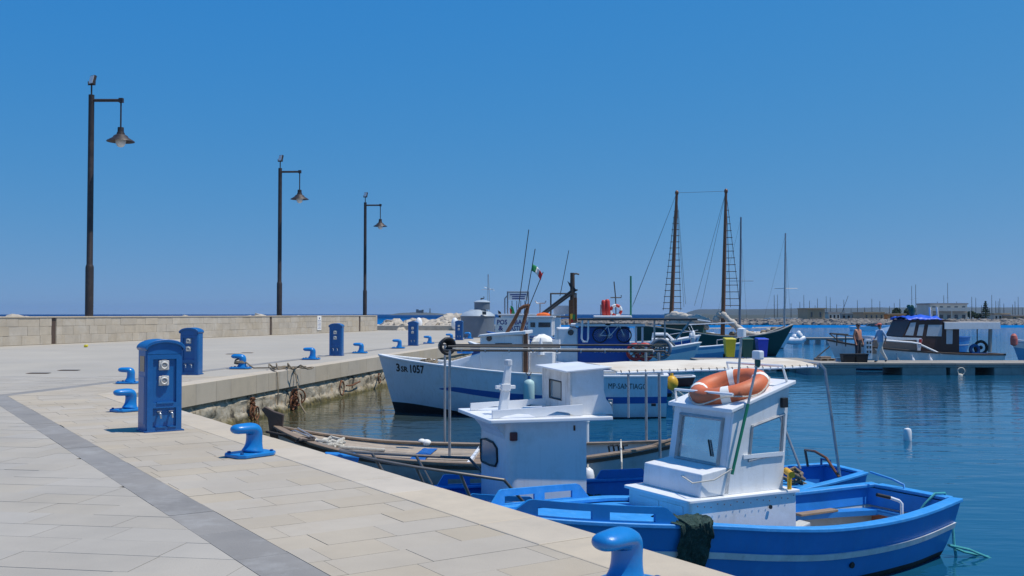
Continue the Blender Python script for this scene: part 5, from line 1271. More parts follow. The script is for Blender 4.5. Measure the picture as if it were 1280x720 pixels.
b = bpx(FE, E_, 'dark_grille', blackink_m, .862, .01, 619, 429, 640, 432.5, .0)
bpx(FE, E_, 'bow_hatch', hullblue_m, .35, .5, 571, 438, 588, 442, .02)
bpx(FE, E_, 'engine_box', white_m, .6, 1.2, 662, 440, 691, 466, .02)
bpx(FE, E_, 'stern_box', greyin_m, .5, .9, 775, 462, 806, 474, .02)
# gantry of bent rusty pipe on the house roof
for vv, l in ((.5, [(633, 417), (643, 400), (650, 386), (655, 383), (661, 382)]), (.2, [(651, 417), (656, 398), (660, 383), (661, 380)])): tubes('gantry_leg', rust_m, E_, [pxline(FE, vv, l)], .05, 8)
tubes('radio_whip', darkpipe_m, E_, [pxline(FE, .1, [(648, 385), (661, 287)]), pxline(FE, .1, [(655, 392), (669, 311)]), pxline(FE, .0, [(662, 382), (679, 340)])], .012, 5)
# Italian flag
t = thing('ensign_flag', 'small drooping green, white and red flag on a whip aerial', 'flag', (FE.o.x, FE.o.y, 0), FE.rz)
for k, (m, x0, y0, x1, y1) in enumerate(((pipegrn_m, 664, 333, 669, 336), (paper_m, 669, 336, 672.3, 340), (flagred_m, 672.3, 340, 676, 345.5))):
    b = MB(); pa, pb_ = FE.v(x0, y0, .1), FE.v(x1, y1, .1)
    b.grid(lambda u, v: pa.lerp(pb_, u) + Vector((-.05*v, .03*math.sin(u*3 + k*2 + v*2), -.11*(1-v) + .06*v)), 6, 4); o = b.build('flag_stripe', m, t, smooth=60); o.modifiers.new('s', 'SOLIDIFY').thickness = .004
# fenders and lines
p = FE.v(661.5, 490, 1.45)
t = thing('fender', 'pale teal cylinder fender with dark ends on the white boat side', 'fender', (FE.o.x, FE.o.y, 0), FE.rz)
b = MB(); b.lathe([(.04, -.34), (.13, -.28), (.145, -.2), (.145, .2), (.13, .28), (.04, .34)], (p.x, 1.49, p.z), 16); b.build('body', teal_m, t, smooth=60)
for sg in (-1, 1): b = MB(); b.lathe([(.045, .335*sg), (.035, .42*sg)], (p.x, 1.49, p.z), 10); b.build('end_eye', bluedark_m, t)
b = MB(); b.tube([(p.x, 1.47, p.z + .40), (p.x - .05, 1.38, hE.s(.5) + .05)], .012, 5); b.tube([(p.x, 1.47, p.z + .40), (p.x + .10, 1.38, hE.s(.5) + .05)], .012, 5); b.build('fender_line', roped_m, t)
p = FE.v(833.5, 478.5, .6); b = MB(); b.ball((-4.12, .62, p.z), (.17, .17, .2), 14, 9); b.lathe([(.05, .18), (.04, .26)], (-4.12, .62, p.z), 8); o = tag(b.build('buoy', yellow_m, smooth=60), 'round yellow buoy hanging on the white boat transom', 'buoy'); o.location = (FE.o.x, FE.o.y, 0); o.rotation_euler = (0, 0, FE.rz)
wE = lambda l: FE.o + FE.f*l[0] + FE.p*l[1] + Vector((0, 0, l[2]))
ring_w = far_pt(474, .44, .05)
rope('mooring_rope', 'pale mooring rope from the white boat bow to the wall ring', catenary(wE((3.75, .15, 1.52)), ring_w, .12), .022, ropew_m)
rope('mooring_rope', 'second old rope from the white boat bow to the wall ring', catenary(wE((3.7, -.1, 1.48)), ring_w + Vector((0, 0, .03)), .35), .02, rope_m)
rope('mooring_rope', 'yellowish line running from the white boat stern into the water', catenary(wE((-3.95, .7, 1.05)), hz(892, 513, -.02), .15), .02, ropew_m)
rope('mooring_rope', 'slack white line looping off the white boat transom', catenary(wE((-3.95, .2, 1.0)), hz(856, 497, -.02), .2), .016, ropew_m)
heap('rope_heap', 'brown rope heap on the white boat foredeck', FE, (2.55, .2, 1.36), 40, .28, .028, rope_m, 12)
b = MB(); p = FE.v(677, 440, .4); b.lathe([(.10, 0), (.02, .45)], (p.x, .62, 1.65), 8); b.build('marker_cone', white2_m, E_)
b = MB(); p = FE.v(763, 505, 1.3); b.box(p.x - .06, p.x + .06, 1.20, 1.30, p.z - .18, p.z + .12); b.ball((p.x, 1.30, p.z), (.05, .03, .05), 8, 5); b.build('exhaust_plate', galv_m, E_, bevel=.01)
# transom detail: vent and scupper
b = MB(); p = FE.v(817, 506, 1.1); b.box(p.x - .06, p.x + .06, 1.0, 1.17, p.z - .03, p.z + .03); b.build('scupper', black_m, E_)
# pile of gear on deck: crates and covers
random.seed(31)
for k, (x0, y0, x1, y1, m, lab) in enumerate(((664, 428, 676, 441, white2_m, 'white fish crate with rope on the deckhouse side'), (676, 430, 688, 441, orangecl_m, 'orange fish crate stacked beside the white crate'), (690, 425, 699, 441, white2_m, 'tall white crate behind the engine box'))):
    a = boxpx(FE, -.2, .5, x0, y0, x1, y1); t = thing('fish_crate', lab, 'crate', (FE.o.x, FE.o.y, 0), FE.rz)
    b = MB(); b.holed([(a[0], a[3], a[4]), (a[1], a[3], a[4]), (a[1], a[3], a[5]), (a[0], a[3], a[5])], [(.15, .45, .4, .6), (.55, .85, .4, .6)], (0, -.02, 0)); b.box(a[0], a[1], a[2], a[2] + .02, a[4], a[5]); b.box(a[0], a[0] + .02, a[2] + .02, a[3] - .02, a[4], a[5]); b.box(a[1] - .02, a[1], a[2] + .02, a[3] - .02, a[4], a[5]); b.box(a[0], a[1], a[2], a[3], a[4] - .02, a[4]); b.build('crate_body', m, t)
b = MB(); a = boxpx(FE, -.1, .5, 664, 413, 690, 428)
def tarp(u, v): return (a[0] + (a[1]-a[0])*u, a[2] + (a[3]-a[2])*v, a[4] + .22*math.sin(u*math.pi)**.5*math.sin(v*math.pi)**.5 + .05*noise.noise(Vector((u*6, v*6, 4))))
b.grid(tarp, 24, 16); o = tag(b.build('net_tarp', paper_m, smooth=60), 'crumpled white tarp over gear behind the white deckhouse', 'tarp'); o.location = (FE.o.x, FE.o.y, 0); o.rotation_euler = (0, 0, FE.rz)
b = MB(); b.box(a[0], a[1], a[2], a[3], 1.1, a[4] + .02); b.build('gear_locker', greyin_m, E_)

# ================================================================== blue fishing boat behind with bicycle
FF = Frame((5.45, 34.2), (-1.5, 34.7))
Fb = boat('blue_fishing_boat', 'blue and white fishing boat with dark flat canopy and a bicycle on its side', FF, 'fishing boat')
hF = Hull(FF.L, 3.2, [(0, 1.0), (.3, 1.0), (.6, 1.15), (.85, 1.45), (1, 1.75)], tw=.7, m=.42, rake=.5, keel=-.5, e_mid=.2, e_bow=.6)
hF.skin(Fb, [stripeb_m, antif_m], zwl=.12); hF.rail(Fb, white2_m, .04, .1, .06); hF.deck(Fb, greyin_m, lambda t: .8, .01, .97, .05)
bpx(FF, Fb, 'white_house', white_m, 1.15, 2.3, 697, 410, 722.4, 456, .04)
b = MB(); a = boxpx(FF, 1.15, 2.3, 688, 410, 697, 456); b.hexa([(a[0], a[2], a[4]), (a[1] + .0, a[2], a[4]), (a[1], a[3], a[4]), (a[0], a[3], a[4])], [(a[0], a[2], a[5]), (a[0] + .05, a[2], a[5]), (a[0] + .05, a[3], a[5]), (a[0], a[3], a[5])]); b.build('house_front', white_m, Fb)
bh = bpx(FF, Fb, 'blue_house', mat('house_blue', (.008, .075, .34), .45, .12, 2, streak=.15), 1.18, 2.36, 722.6, 409, 787, 456, .02)
b = MB(); p = FF.v(713.5, 415.5, 1.16); b.lathe([(.1, 0), (.1, .015)], (p.x, 1.155, p.z), 14, Matrix.Rotation(R(-90), 3, 'X')); b.build('porthole', darkglass_m, Fb)
p = FF.v(740, 440.5, 1.19); q = FF.v(786, 440, 1.19)
lettering('CASTTIANO', .26, stripe_m, Fb, lambda x, y: (p.x - x, 1.188, p.z + y*.8), p.x - q.x, fatten=0)
bpx(FF, Fb, 'lower_roof', white2_m, 1.35, 2.7, 713, 405, 806, 408, .01)
bpx(FF, Fb, 'canopy', darkpipe_m, 1.5, 3.0, 722, 398, 872, 400.5, .01)
bpx(FF, Fb, 'canopy_edge', white2_m, 1.3, 2.4, 742, 394.5, 790, 397.8, .03)
for vv, l in ((1.4, [(818, 400), (818, 440)]), (1.4, [(831, 400), (831, 438)]), (-1.3, [(818, 400), (818, 440)]), (1.4, [(864, 400), (845, 424)])): tubes('canopy_post', galv_m, Fb, [pxline(FF, vv, l)], .035, 6)
tubes('rear_post', white2_m, Fb, [pxline(FF, 1.2, [(795, 409), (795, 452)]), pxline(FF, 1.2, [(803, 409), (803, 445)])], .04, 6)
tubes('white_ladder', white2_m, Fb, [pxline(FF, 1.45, [(728, 400), (727, 423), (729, 427), (734, 427), (735, 423), (735.5, 400)])], .035, 7)
tubes('roof_aerial', darkpipe_m, Fb, [pxline(FF, 0, [(770, 396), (769.5, 372), (767.5, 352)]), pxline(FF, 0, [(763, 372), (776.5, 372), (776.5, 369)])], .02, 5)
tubes('green_pole', greenp_m, Fb, [pxline(FF, .4, [(788.5, 396), (788.5, 345)])], .032, 7)
tubes('roof_rail', galv_m, Fb, [pxline(FF, .8, [(751, 396), (751, 381), (757, 381)])], .025, 5)
# life ring and red floats on the roof
t = thing('lifebuoy', 'red and white lifebuoy standing on the blue boat roof', 'lifebuoy', tuple(FF.o + FF.f*FF.v(770, 388, .9).x + FF.p*.9 + Vector((0, 0, FF.v(770, 388, .9).z))), FF.rz)
Mx = Matrix.Rotation(R(90), 3, 'X')
for k in range(8): b = MB(); b.torus((0, 0, 0), .165, .05, Mx @ Matrix.Rotation(k*math.pi/4, 3, 'Z'), 5, 8, 0, math.pi/4); b.build('red_band' if k % 2 == 0 else 'white_band', red_m if k % 2 == 0 else paper_m, t, smooth=60)
for k, px in enumerate((755.5, 760.5)):
    p = FF.v(px, 395, .9); q = FF.v(px - 1 - k*.5, 375 - (k % 2), .9); b = MB(); b.tube([p, p.lerp(q, .1), p.lerp(q, .9), q], [.06, .085, .085, .05], 10)
    o = tag(b.build('red_float', red_m, smooth=60), 'long red float upright beside the roof lifebuoy', 'float', 'red floats on the blue boat roof'); o.location = (FF.o.x, FF.o.y, 0); o.rotation_euler = (0, 0, FF.rz)
# bicycle hung on the blue side
t = thing('bicycle', 'dark bicycle hung against the blue deckhouse side', 'bicycle', tuple(FF.o + Vector((0, 0, 0))), FF.rz)
c1, c2 = FF.v(750, 419, 1.34), FF.v(780, 419, 1.34); r_ = .235
for c in (c1, c2):
    b = MB(); b.torus(c, r_, .022, Mx, 28, 7); w_ = b.build('tyre', black_m, t, smooth=60)
    b = MB()
    for k in range(10): a = k*math.pi/10; d = Vector((math.cos(a), 0, math.sin(a)))*r_; b.tube([c - d, c + d], .004, 4)
    b.build('spokes', galv_m, w_)
cr = c1.lerp(c2, .42) - Vector((0, 0, .02)); st = c1.lerp(c2, .33) + Vector((0, 0, .30)); hd = c1.lerp(c2, .80) + Vector((0, 0, .33)) if c2.x > c1.x else c1.lerp(c2, .80) + Vector((0, 0, .33))
b = MB()
for l in ([c1, cr], [c1, st], [cr, st], [cr, hd], [st, hd], [hd, c2]): b.tube(l, .016, 6)
b.build('frame', stripe_m, t); b = MB(); b.ball(st + Vector((0, 0, .05)), (.10, .05, .03), 8, 5); b.build('saddle', black_m, t); b = MB(); b.tube([hd + Vector((0, -.02, 0)), hd + Vector((.02, 0, .10)), hd + Vector((-.06, .12, .12))], .013, 6); b.tube([hd + Vector((.02, 0, .10)), hd + Vector((-.06, -.1, .12))], .013, 6); b.build('handlebar', galv_m, t)
b = MB(); b.torus(cr, .07, .012, Mx, 14, 5); b.tube([cr, cr + Vector((.10, .05, -.09))], .012, 5); b.build('crank', galv_m, t)
# net hauler wheels at the stern
for k, (px, py, r_, m, lab) in enumerate(((794, 440, .24, red_m, 'red net hauler wheel'), (806, 440, .25, red_m, 'red net hauler wheel'), (826, 436, .30, tank_m, 'grey rubber hauler drum'))):
    c = FF.v(px, py, 1.5); b = MB(); b.torus(c, r_, .06, Mx, 24, 8)
    for a in range(4): d = Vector((math.cos(a*.785), 0, math.sin(a*.785)))*r_; b.tube([c - d, c + d], .02, 5)
    b.ball(c, .08, 8, 5); b.build('hauler_drum' if k == 2 else 'hauler_wheel', m, Fb, smooth=60)
random.seed(5); b = MB(); pts = [FF.v(random.uniform(790, 838), random.uniform(428, 447), 1.55) for k in range(26)]; b.tube(pts, .02, 5); b.build('rigging_lines', rope_m, Fb)

# ================================================================== trawler, ticket boat and signs behind
FG = Frame((4.9, 45.0), (-.4, 45.6))
Gb = boat('trawler', 'white trawler with tall brown mast and slanting derrick', FG, 'fishing boat')
hG = Hull(FG.L + 1.5, 2.8, [(0, 1.3), (.5, 1.3), (1, 1.9)], tw=.7, rake=.4); hG.skin(Gb, [white_m, antif_m]); hG.rail(Gb, stripeb_m, .04, .1, .06); hG.deck(Gb, greyin_m, lambda t: 1.0, .02, .95)
gh = bpx(FG, Gb, 'wheelhouse', white2_m, .9, 1.8, 660, 397, 690, 420, .03); bpx(FG, Gb, 'wheelhouse_roof', white_m, 1.0, 2.0, 656, 395, 692, 397.3, .02)
for x0, x1 in ((663, 669), (673, 688)): bpx(FG, gh, 'window', darkglass_m, .912, .01, x0, 403, x1, 409, 0)
mb_ = FG.v(716, 420, .2); mt_ = FG.v(715.5, 341, .2)
b = MB(); b.tube([Vector((mb_.x, .2, 1.0)), Vector((mt_.x, .2, mt_.z))], [.16, .10], 10); b.build('mast', wooddk_m, Gb, smooth=50)
b = MB(); a = boxpx(FG, .35, .3, 711, 375, 716, 402); b.box(*a); a = boxpx(FG, .3, .25, 717, 372, 721, 402); b.box(*a); b.build('mast_ladder', rust_m, Gb)
tubes('derrick', darkpipe_m, Gb, [pxline(FG, .25, [(714, 364), (676, 393)]), pxline(FG, .35, [(715, 367), (680, 393)])], .055, 7)
b = MB(); b.extr([FG.v(x, y, .3) for x, y in ((709, 351), (716, 357), (721, 363), (717, 365), (712, 358))], (0, -.1, 0)); b.build('mast_block', blackink_m, Gb)
tubes('masthead_arm', darkpipe_m, Gb, [pxline(FG, .2, [(716, 343), (720, 342), (724, 343)]), pxline(FG, .2, [(716, 365), (722, 362)])], .04, 5)
tubes('tee_aerial', galv_m, Gb, [pxline(FG, 0, [(675, 396), (675, 379)]), pxline(FG, 0, [(669, 376), (671, 379), (681, 379), (682.5, 376)])], .03, 5)
tubes('whip', darkpipe_m, Gb, [pxline(FG, 0, [(700, 370), (711, 313)])], .015, 4)
b = MB(); p = FG.v(680, 394, .3); b.ball(p, (.32, .2, .13), 10, 6, jit=.1); b.build('orange_cover', orangecl_m, Gb, smooth=60)
t = thing('notice_board', 'tall dark rectangular frame board standing behind the trawler derrick', 'board', (FG.o.x, FG.o.y, 0), FG.rz)
b = rectframe([FG.v(x, y, -.6) for x, y in ((688.5, 396), (720, 396), (720, 367), (688.5, 367))], .04); b.build('frame', darkpipe_m, t); bpx(FG, t, 'board', stripe_m, -.62, .04, 692, 382, 716, 393, 0)
b = rectframe([FG.v(x, y, -.6) for x, y in ((689.5, 397), (692, 420), (692, 420.5), (689.5, 397.5))], .03); b.build('leg', darkpipe_m, t)
t = thing('mast_flags', 'bunch of small faded signal flags at the trawler mast foot', 'flag', (FG.o.x, FG.o.y, 0), FG.rz)
for k, (m, x, y) in enumerate(((flagred_m, 717, 396), (orangecl_m, 714, 398), (yellow_m, 716, 392), (pipegrn_m, 719, 393))):
    b = MB(); p = FG.v(x, y, .5); b.extr([p, p + Vector((.12, 0, -.02)), p + Vector((.10, .02, -.26)), p + Vector((.02, .02, -.22))], (0, .01, 0)); b.build('pennant', m, t)
p_ = FG.v(640, 405, .4)
FH = Frame((5.2, 57.5), (-1.0, 58.0))
Hb = boat('ticket_boat', 'boat carrying a white banner with big navy lettering', FH)
hH = Hull(FH.L, 2.8, [(0, 1.25), (.5, 1.3), (1, 1.8)], tw=.7, rake=.4); hH.skin(Hb, [white_m, antif_m]); hH.rail(Hb, stripeb_m, .04, .1, .06); hH.deck(Hb, greyin_m, lambda t: 1.0, .02, .95)
bn = bpx(FH, Hb, 'banner', paper_m, 1.2, .05, 619, 397, 669, 415, 0)
for (txt, x0, x1, y) in (('POS', 621, 634, 405.5), ('BA  IA', 643, 664, 405.5), ('ASTI   ALE', 638, 665, 413.3), ('&', 623, 629, 413)):
    p = FH.v(x0, y, 1.205); q = FH.v(x1, y, 1.205); lettering(txt, .38, ink_m, bn, lambda x, y_: (p.x - x, 1.206, p.z + y_), p.x - q.x)
bpx(FH, Hb, 'cabin', white2_m, .9, 1.6, 626, 394, 700, 416, .03); bpx(FH, Hb, 'cabin_roof', white_m, 1.0, 1.8, 622, 392.5, 705, 394.2, .02)
t = thing('sign_gantry', 'framed white notice board with navy print on a blue pipe gantry', 'sign', (FH.o.x, FH.o.y, 0), FH.rz)
b = rectframe([FH.v(x, y, .3) for x, y in ((634.5, 393), (660.5, 393), (660.5, 365), (634.5, 365))], .045)
for x in (640, 646, 651, 656): b.tube(pxline(FH, .3, [(x, 376), (x, 393)]), .025, 5)
b.tube(pxline(FH, .3, [(631, 393), (631, 373), (634, 370)]), .04, 6); b.build('gantry', tank_m, t)
sb = bpx(FH, t, 'board', paper_m, .34, .05, 636, 366, 659.5, 375, 0)
for k, (x0, x1, y) in enumerate(((637.5, 658, 369), (640, 656, 371.5), (640, 656, 374))): bpx(FH, sb, 'print_line', ink_m, .346, .004, x0, y - 1.3, x1, y, 0)
for k, (m, x) in enumerate(((pipegrn_m, 641.5), (flagred_m, 640.5), (black_m, 626), (paper_m, 645))):
    b = MB(); p = FH.v(x, 384 + 3*k, .5); b.extr([p, p + Vector((.16, 0, .1)), p + Vector((.1, 0, -.5)), p + Vector((-.16, 0, -.55))], (0, .03, 0)); b.build('hanging_cloth', m, t)

# ================================================================== motor boats beside the schooner
def motorboat(name, label, stern, bow, B_, z, hm, top, cabin=True, group=None):
    fr = Frame(stern, bow); t = boat(name, label, fr, 'motorboat', group)
    h = Hull(fr.L, B_, [(0, z), (.5, z*1.08), (1, z*1.45)], tw=.8, m=.35, rake=.6, keel=-.3, e_mid=.22, e_bow=.6)
    h.skin(t, [hm, antif_m], zwl=.08); h.rail(t, white2_m, .04, .10, .06); h.deck(t, white2_m, lambda q: h.s(q) - .02, .35, .98, .02, name='foredeck', camber=.1); h.deck(t, greyin_m, lambda q: .35, .02, .36, .04, name='sole')
    h.stripe(t, top, lambda q: h.s(q) - .34, lambda q: h.s(q) - .12, .006, 0, .97, name='topside_band')
    if cabin:
        L = fr.L; b = MB(); b.hexa([(-.12*L, -B_*.32, z), (.22*L, -B_*.26, z), (.22*L, B_*.26, z), (-.12*L, B_*.32, z)], [(-.10*L, -B_*.28, z + .62), (.08*L, -B_*.24, z + .62), (.08*L, B_*.24, z + .62), (-.10*L, B_*.28, z + .62)]); c = b.build('cabin', white2_m, t, bevel=.04)
        for sd in (1, -1): b = MB(); b.hexa([(-.09*L, sd*B_*.308, z + .18), (.13*L, sd*B_*.283, z + .18), (.13*L, sd*B_*.27, z + .18), (-.09*L, sd*B_*.295, z + .18)], [(-.08*L, sd*B_*.298, z + .48), (.08*L, sd*B_*.265, z + .48), (.08*L, sd*B_*.25, z + .48), (-.08*L, sd*B_*.285, z + .48)]); b.build('cabin_window', darkglass_m, c)
        b = MB(); b.hexa([(.205*L, -B_*.22, z + .14), (.212*L, -B_*.22, z + .14), (.212*L, B_*.22, z + .14), (.205*L, B_*.22, z + .14)], [(.105*L, -B_*.2, z + .54), (.112*L, -B_*.2, z + .54), (.112*L, B_*.2, z + .54), (.105*L, B_*.2, z + .54)]); b.build('windscreen', darkglass_m, c)
    b = MB(); pts = [h.pt(q, h.s(q), 1) + Vector((0, -.08, .36)) for q in (.62, .75, .87, .97)]; b.tube(pts, .02, 5)
    for q in pts[:-1]: b.tube([q, q - Vector((0, 0, .36))], .016, 5)
    b.build('bow_rail', steel_m, t)
    return t, h, fr
lightb_m = mat('pale_blue_topside', (.16, .36, .56), .4, .1, 2)
motorboat('motorboat', 'white and pale blue motorboat with hanging fenders beside the dark green schooner', (8.3, 57.6), (13.3, 55.6), 2.0, .80, lightb_m, white2_m, cabin=False)
motorboat('motorboat', 'white motorboat with low cabin moored by the blue fishing boat stern', (5.8, 53.4), (9.9, 52.4), 2.0, .85, white2_m, lightb_m)
motorboat('motorboat', 'white sloping-cabin motorboat between the bicycle boat and the schooner', (6.6, 60.5), (11.3, 60.0), 2.2, 1.0, white2_m, stripeb_m)
for k, (px, y0, y1, m) in enumerate(((866.5, 413, 429, white2_m), (869, 428, 443, white2_m), (864, 416, 425, stripe_m))):
    p = at(px, (y0 + y1)/2, 54.2); h_ = (y1 - y0)/2*54.2/FPX; b = MB(); b.lathe([(.02, -h_), (.11, -h_*.8), (.13, 0), (.09, h_*.8), (.02, h_)], p, 10)
    b.tube([p + Vector((0, 0, h_)), p + Vector((.02, .9, h_ + .3))], .012, 4)
    tag(b.build('fender', m, smooth=60), ['tall white fender bag hanging by the pale blue motorboat', 'lower white fender hanging at the pale blue motorboat waterline', 'grey cloth bundle hanging by the pale blue motorboat'][k], 'fender')

# ================================================================== green schooner
FS = Frame((8.6, 68.5), (18.35, 65.2))
S = boat('schooner', 'dark green two-masted schooner with ratlines and furled sails', FS, 'schooner')
hS = Hull(FS.L, 2.9, [(0, 2.0), (.3, 1.65), (.55, 1.30), (.75, 1.30), (.9, 1.6), (1, 2.05)], tw=.5, m=.42, rake=1.3, keel=-.6, e_mid=.3, e_bow=.7, pb=2.0, qb=.85)
hS.skin(S, [green_m, antif_m], zwl=.1); hS.rail(S, mat('grey_rail', (.40, .36, .30), .7, .2, 3), .05, .12, .07); hS.deck(S, wooddeck_m, lambda t: hS.s(t) - .3, .02, .96, .05)
b = MB(); u0, u1 = -3.4, -.6; b.box(u0, u1, -.8, .8, 1.3, 2.02); b.build('cabin', green_m, S, bevel=.05); b = MB(); b.box(u0 - .1, u1 + .1, -.9, .9, 2.022, 2.10); b.build('cabin_roof', pontooncap_m, S, bevel=.02)
tubes('handrail', white2_m, S, [[FS.v(x, y, -1.2) for x, y in ((858, 406), (890, 404.5), (918, 403.5))], [FS.v(x, y, -1.3) for x, y in ((860, 398), (888, 402))]], .04, 6)
def smast(pb, pt, v, nm):
    a = FS.v(*pb, v); c = FS.v(*pt, v); a.z = 1.0; b = MB(); b.tube([a, a.lerp(c, .5), c], [.15, .13, .09], 10); b.ball(c, (.13, .13, .18), 8, 6); b.build(nm, varn_m if nm == 'mast' else wooddk_m, S, smooth=50); return a, c
m1a, m1c = smast((837.5, 400), (846, 241), 0, 'mast'); m2a, m2c = smast((903, 402), (907.5, 239), 0, 'mast')
def ratlines(foot, top, pxs, rungs, v):
    lines = [[FS.v(px, foot, v), top] for px in pxs]; b = MB()
    for l in lines: b.tube(l, .018, 4)
    b.build('shroud', darkpipe_m, S)
    for k in range(rungs):
        f = .015 + k*.88/rungs; p = [l[0].lerp(l[1], f) for l in (lines[0], lines[-1])]; e = (p[0]-p[1]).normalized()*.06
        if (p[0]-p[1]).length < .18: e = (p[0]-p[1]).normalized()*.16
        b = MB(); b.tube([p[0] + e, p[1] - e], .024, 5); b.build('ratline', darkpipe_m, S)
ratlines(388, m1c, (829, 842, 851), 17, .5); ratlines(384, m2c, (904, 913, 925), 15, .5)
tubes('stay', darkpipe_m, S, [[m1c, FS.v(792, 380, .3)], [m1c, FS.v(790, 384, .5)], [m1c, FS.v(855, 384, -.2)], [m2c, FS.v(868, 382, .2)], [m2c, FS.v(876, 386, .4)], [m2c, m1c], [FS.v(848, 262, 0), FS.v(857, 380, .2)]], .010, 4)
def furl(pts, r, seed, name='furled_sail'):
    random.seed(seed); P = []; P0 = [FS.v(x, y, .0) for x, y in pts]
    for i in range(len(P0)-1):
        for k in range(6): P.append(P0[i].lerp(P0[i+1], k/6))
    P.append(P0[-1]); b = MB(); n = 10; base = len(b.v)
    b.tube(P, [r*random.uniform(.7, 1.25) * (1 if 1 < i < len(P)-2 else .6) for i in range(len(P))], 10)
    o = b.build(name, sail_m, S, smooth=70); return o
furl([(831, 396), (845, 394.5), (862, 398), (880, 401), (888, 402)], .30, 2); furl([(833, 404), (850, 404), (868, 405), (886, 410)], .26, 3)
furl([(897, 396), (903, 393), (910, 399), (918, 406), (926, 413), (938, 420)], .22, 4); furl([(893, 404), (897, 396), (902, 390)], .2, 5)
furl([(921, 409), (935, 417), (950, 420), (960, 417)], .18, 6); furl([(955, 418), (968, 413), (980, 408)], .09, 7, 'bow_net')
random.seed(8)
for k in range(9):
    p = FS.v(915 + k*6.5, 417 - max(0, k-5)*2, .3); b = MB(); b.ball(p, (.22, .2, .14), 8, 5, jit=.2); b.build('deck_bundle', sail_m if k % 2 else rope_m, S, smooth=60)
tubes('gaff', white2_m, S, [[FS.v(903, 394, .2), FS.v(929, 414, .4)]], .06, 6)
# yachts behind the schooner
def yacht(name, label, px, ptop, d, L, pfoot=406, spread=None):
    p = at(px, pfoot, d); tp = at(px + 1.5, ptop, d); fr = Frame((p.x - L*.93, d + .4), (p.x + L*.07, d - .4)); t = boat(name, label, fr, 'sailboat'); MX = L*.43
    h = Hull(fr.L, L*.3, [(0, .9), (.5, .95), (1, 1.25)], tw=.55, m=.42, rake=.8, keel=-.4, e_mid=.3, e_bow=.6); h.skin(t, [white2_m, antif_m], zwl=.06); h.deck(t, white2_m, lambda q: h.s(q) - .01, .02, .98, .01, camber=.06); h.rail(t, stripeb_m, .02, .05, .04)
    b = MB(); b.box(-L*.12, L*.16, -.5, .5, .96, 1.35); b.build('coachroof', white2_m, t, bevel=.08)
    b = MB(); b.tube([(MX - .15, 0, .9), (MX, 0, tp.z)], [.085, .06], 8); b.tube([(MX - .9, 0, tp.z*.52), (MX + .9, 0, tp.z*.52)], .02, 5); b.build('mast', tank_m if px < 950 else galv_m, t, smooth=40)
    b = MB(); b.tube([(MX - .1, 0, 1.7), (MX - L*.38, 0, 1.65)], .06, 6); b.build('boom', galv_m, t)
    b = MB()
    for s_ in (-1, 1): b.tube([(MX - .3, s_*.3, .95), (MX, s_*.5, tp.z*.52), (MX, 0, tp.z - .2)], .008, 4)
    b.tube([(L*.49, 0, 1.2), (MX, 0, tp.z*.9)], .006, 4); b.tube([(MX - L*.3, 0, .9), (MX, 0, tp.z - .1)], .006, 4); b.build('rigging', darkpipe_m, t); return t
yacht('sailing_yacht', 'sailing yacht with dark mast right behind the schooner foremast', 926, 272, 76, 7.5)
yacht('sailing_yacht', 'sailing yacht with pale mast beyond the schooner bow', 981.5, 292, 80, 7.0)
# white dinghy with figurehead float
p = at(993, 420, 84); t = thing('white_dinghy', 'small white dinghy with upright white cover off the schooner bow', 'dinghy', (p.x, 84, 0))
b = MB(); b.tube([(-.9, 0, .55), (-.3, 0, .5), (.5, 0, .55), (.9, 0, .75)], [.25, .33, .33, .2], 10); b.build('tube', white2_m, t, smooth=60); b = MB(); b.ball((.35, 0, .95), (.30, .3, .38), 9, 7, jit=.2); b.ball((.05, 0, .8), (.3, .25, .25), 8, 6, jit=.2); b.build('cover', white2_m, t, smooth=60)

# ================================================================== pontoons
def pontoon(name, label, x0, x1, y0, y1, blocks, zt=.55, slab=1.0, cat='pontoon', face=pontoon_m):
    t = thing(name, label, cat, ((x0+x1)/2, (y0+y1)/2, 0)); cx, cy = (x0+x1)/2, (y0+y1)/2
    n = max(1, int((x1-x0)/slab)); w = (x1-x0)/n
    for k in range(n): b = MB(); b.box(-w/2 + .004, w/2 - .004, y0-cy, y1-cy, zt-.09, zt + random.uniform(-.003, .003)); o = b.build('deck_slab', pontooncap_m, t, bevel=.008, seg=1); o.location = (x0 + w*(k+.5) - cx, 0, 0)
    b = MB(); b.box(x0-cx + .02, x1-cx - .02, y0-cy + .05, y1-cy - .05, zt - .20, zt - .092); b.build('beam', pontoon_m, t)
    for (a, c) in blocks: b = MB(); b.box(a-cx, c-cx, y0-cy + .08, y1-cy - .08, -.35, zt - .202); b.build('float_block', face, t, bevel=.015)
    return t
X = lambda px, d=45.0: (px - 640)/FPX*d
random.seed(2)
pt = pontoon('floating_pontoon', 'long pale floating pontoon with concrete float blocks where two men stand', X(1012), X(1345), 45.0, 47.6, [(X(1014), X(1070)), (X(1128), X(1183)), (X(1188), X(1219)), (X(1243), X(1340))])
b = MB(); b.torus((0, 0, 0), .16, .022, Matrix.Rotation(R(90), 3, 'X'), 20, 6); b.ball((-.05, -.02, -.2), (.12, .06, .1), 8, 5); b.tube([(-.1, 0, -.1), (.02, -.02, -.25), (-.2, -.03, -.4), (-.28, 0, -.3)], .025, 5); o = tag(b.build('mooring_ring', ropew_m, smooth=60), 'iron ring with white rope end on the pontoon face', 'mooring ring'); o.location = (X(1200), 44.96, .18)
pontoon('pontoon_walkway', 'short pontoon walkway behind the awning with three refuse bins', X(868, 49), X(1014.5, 47.8), 47.7, 50.3, [(X(872, 49), X(915, 49)), (X(985, 48), X(1012, 48))])
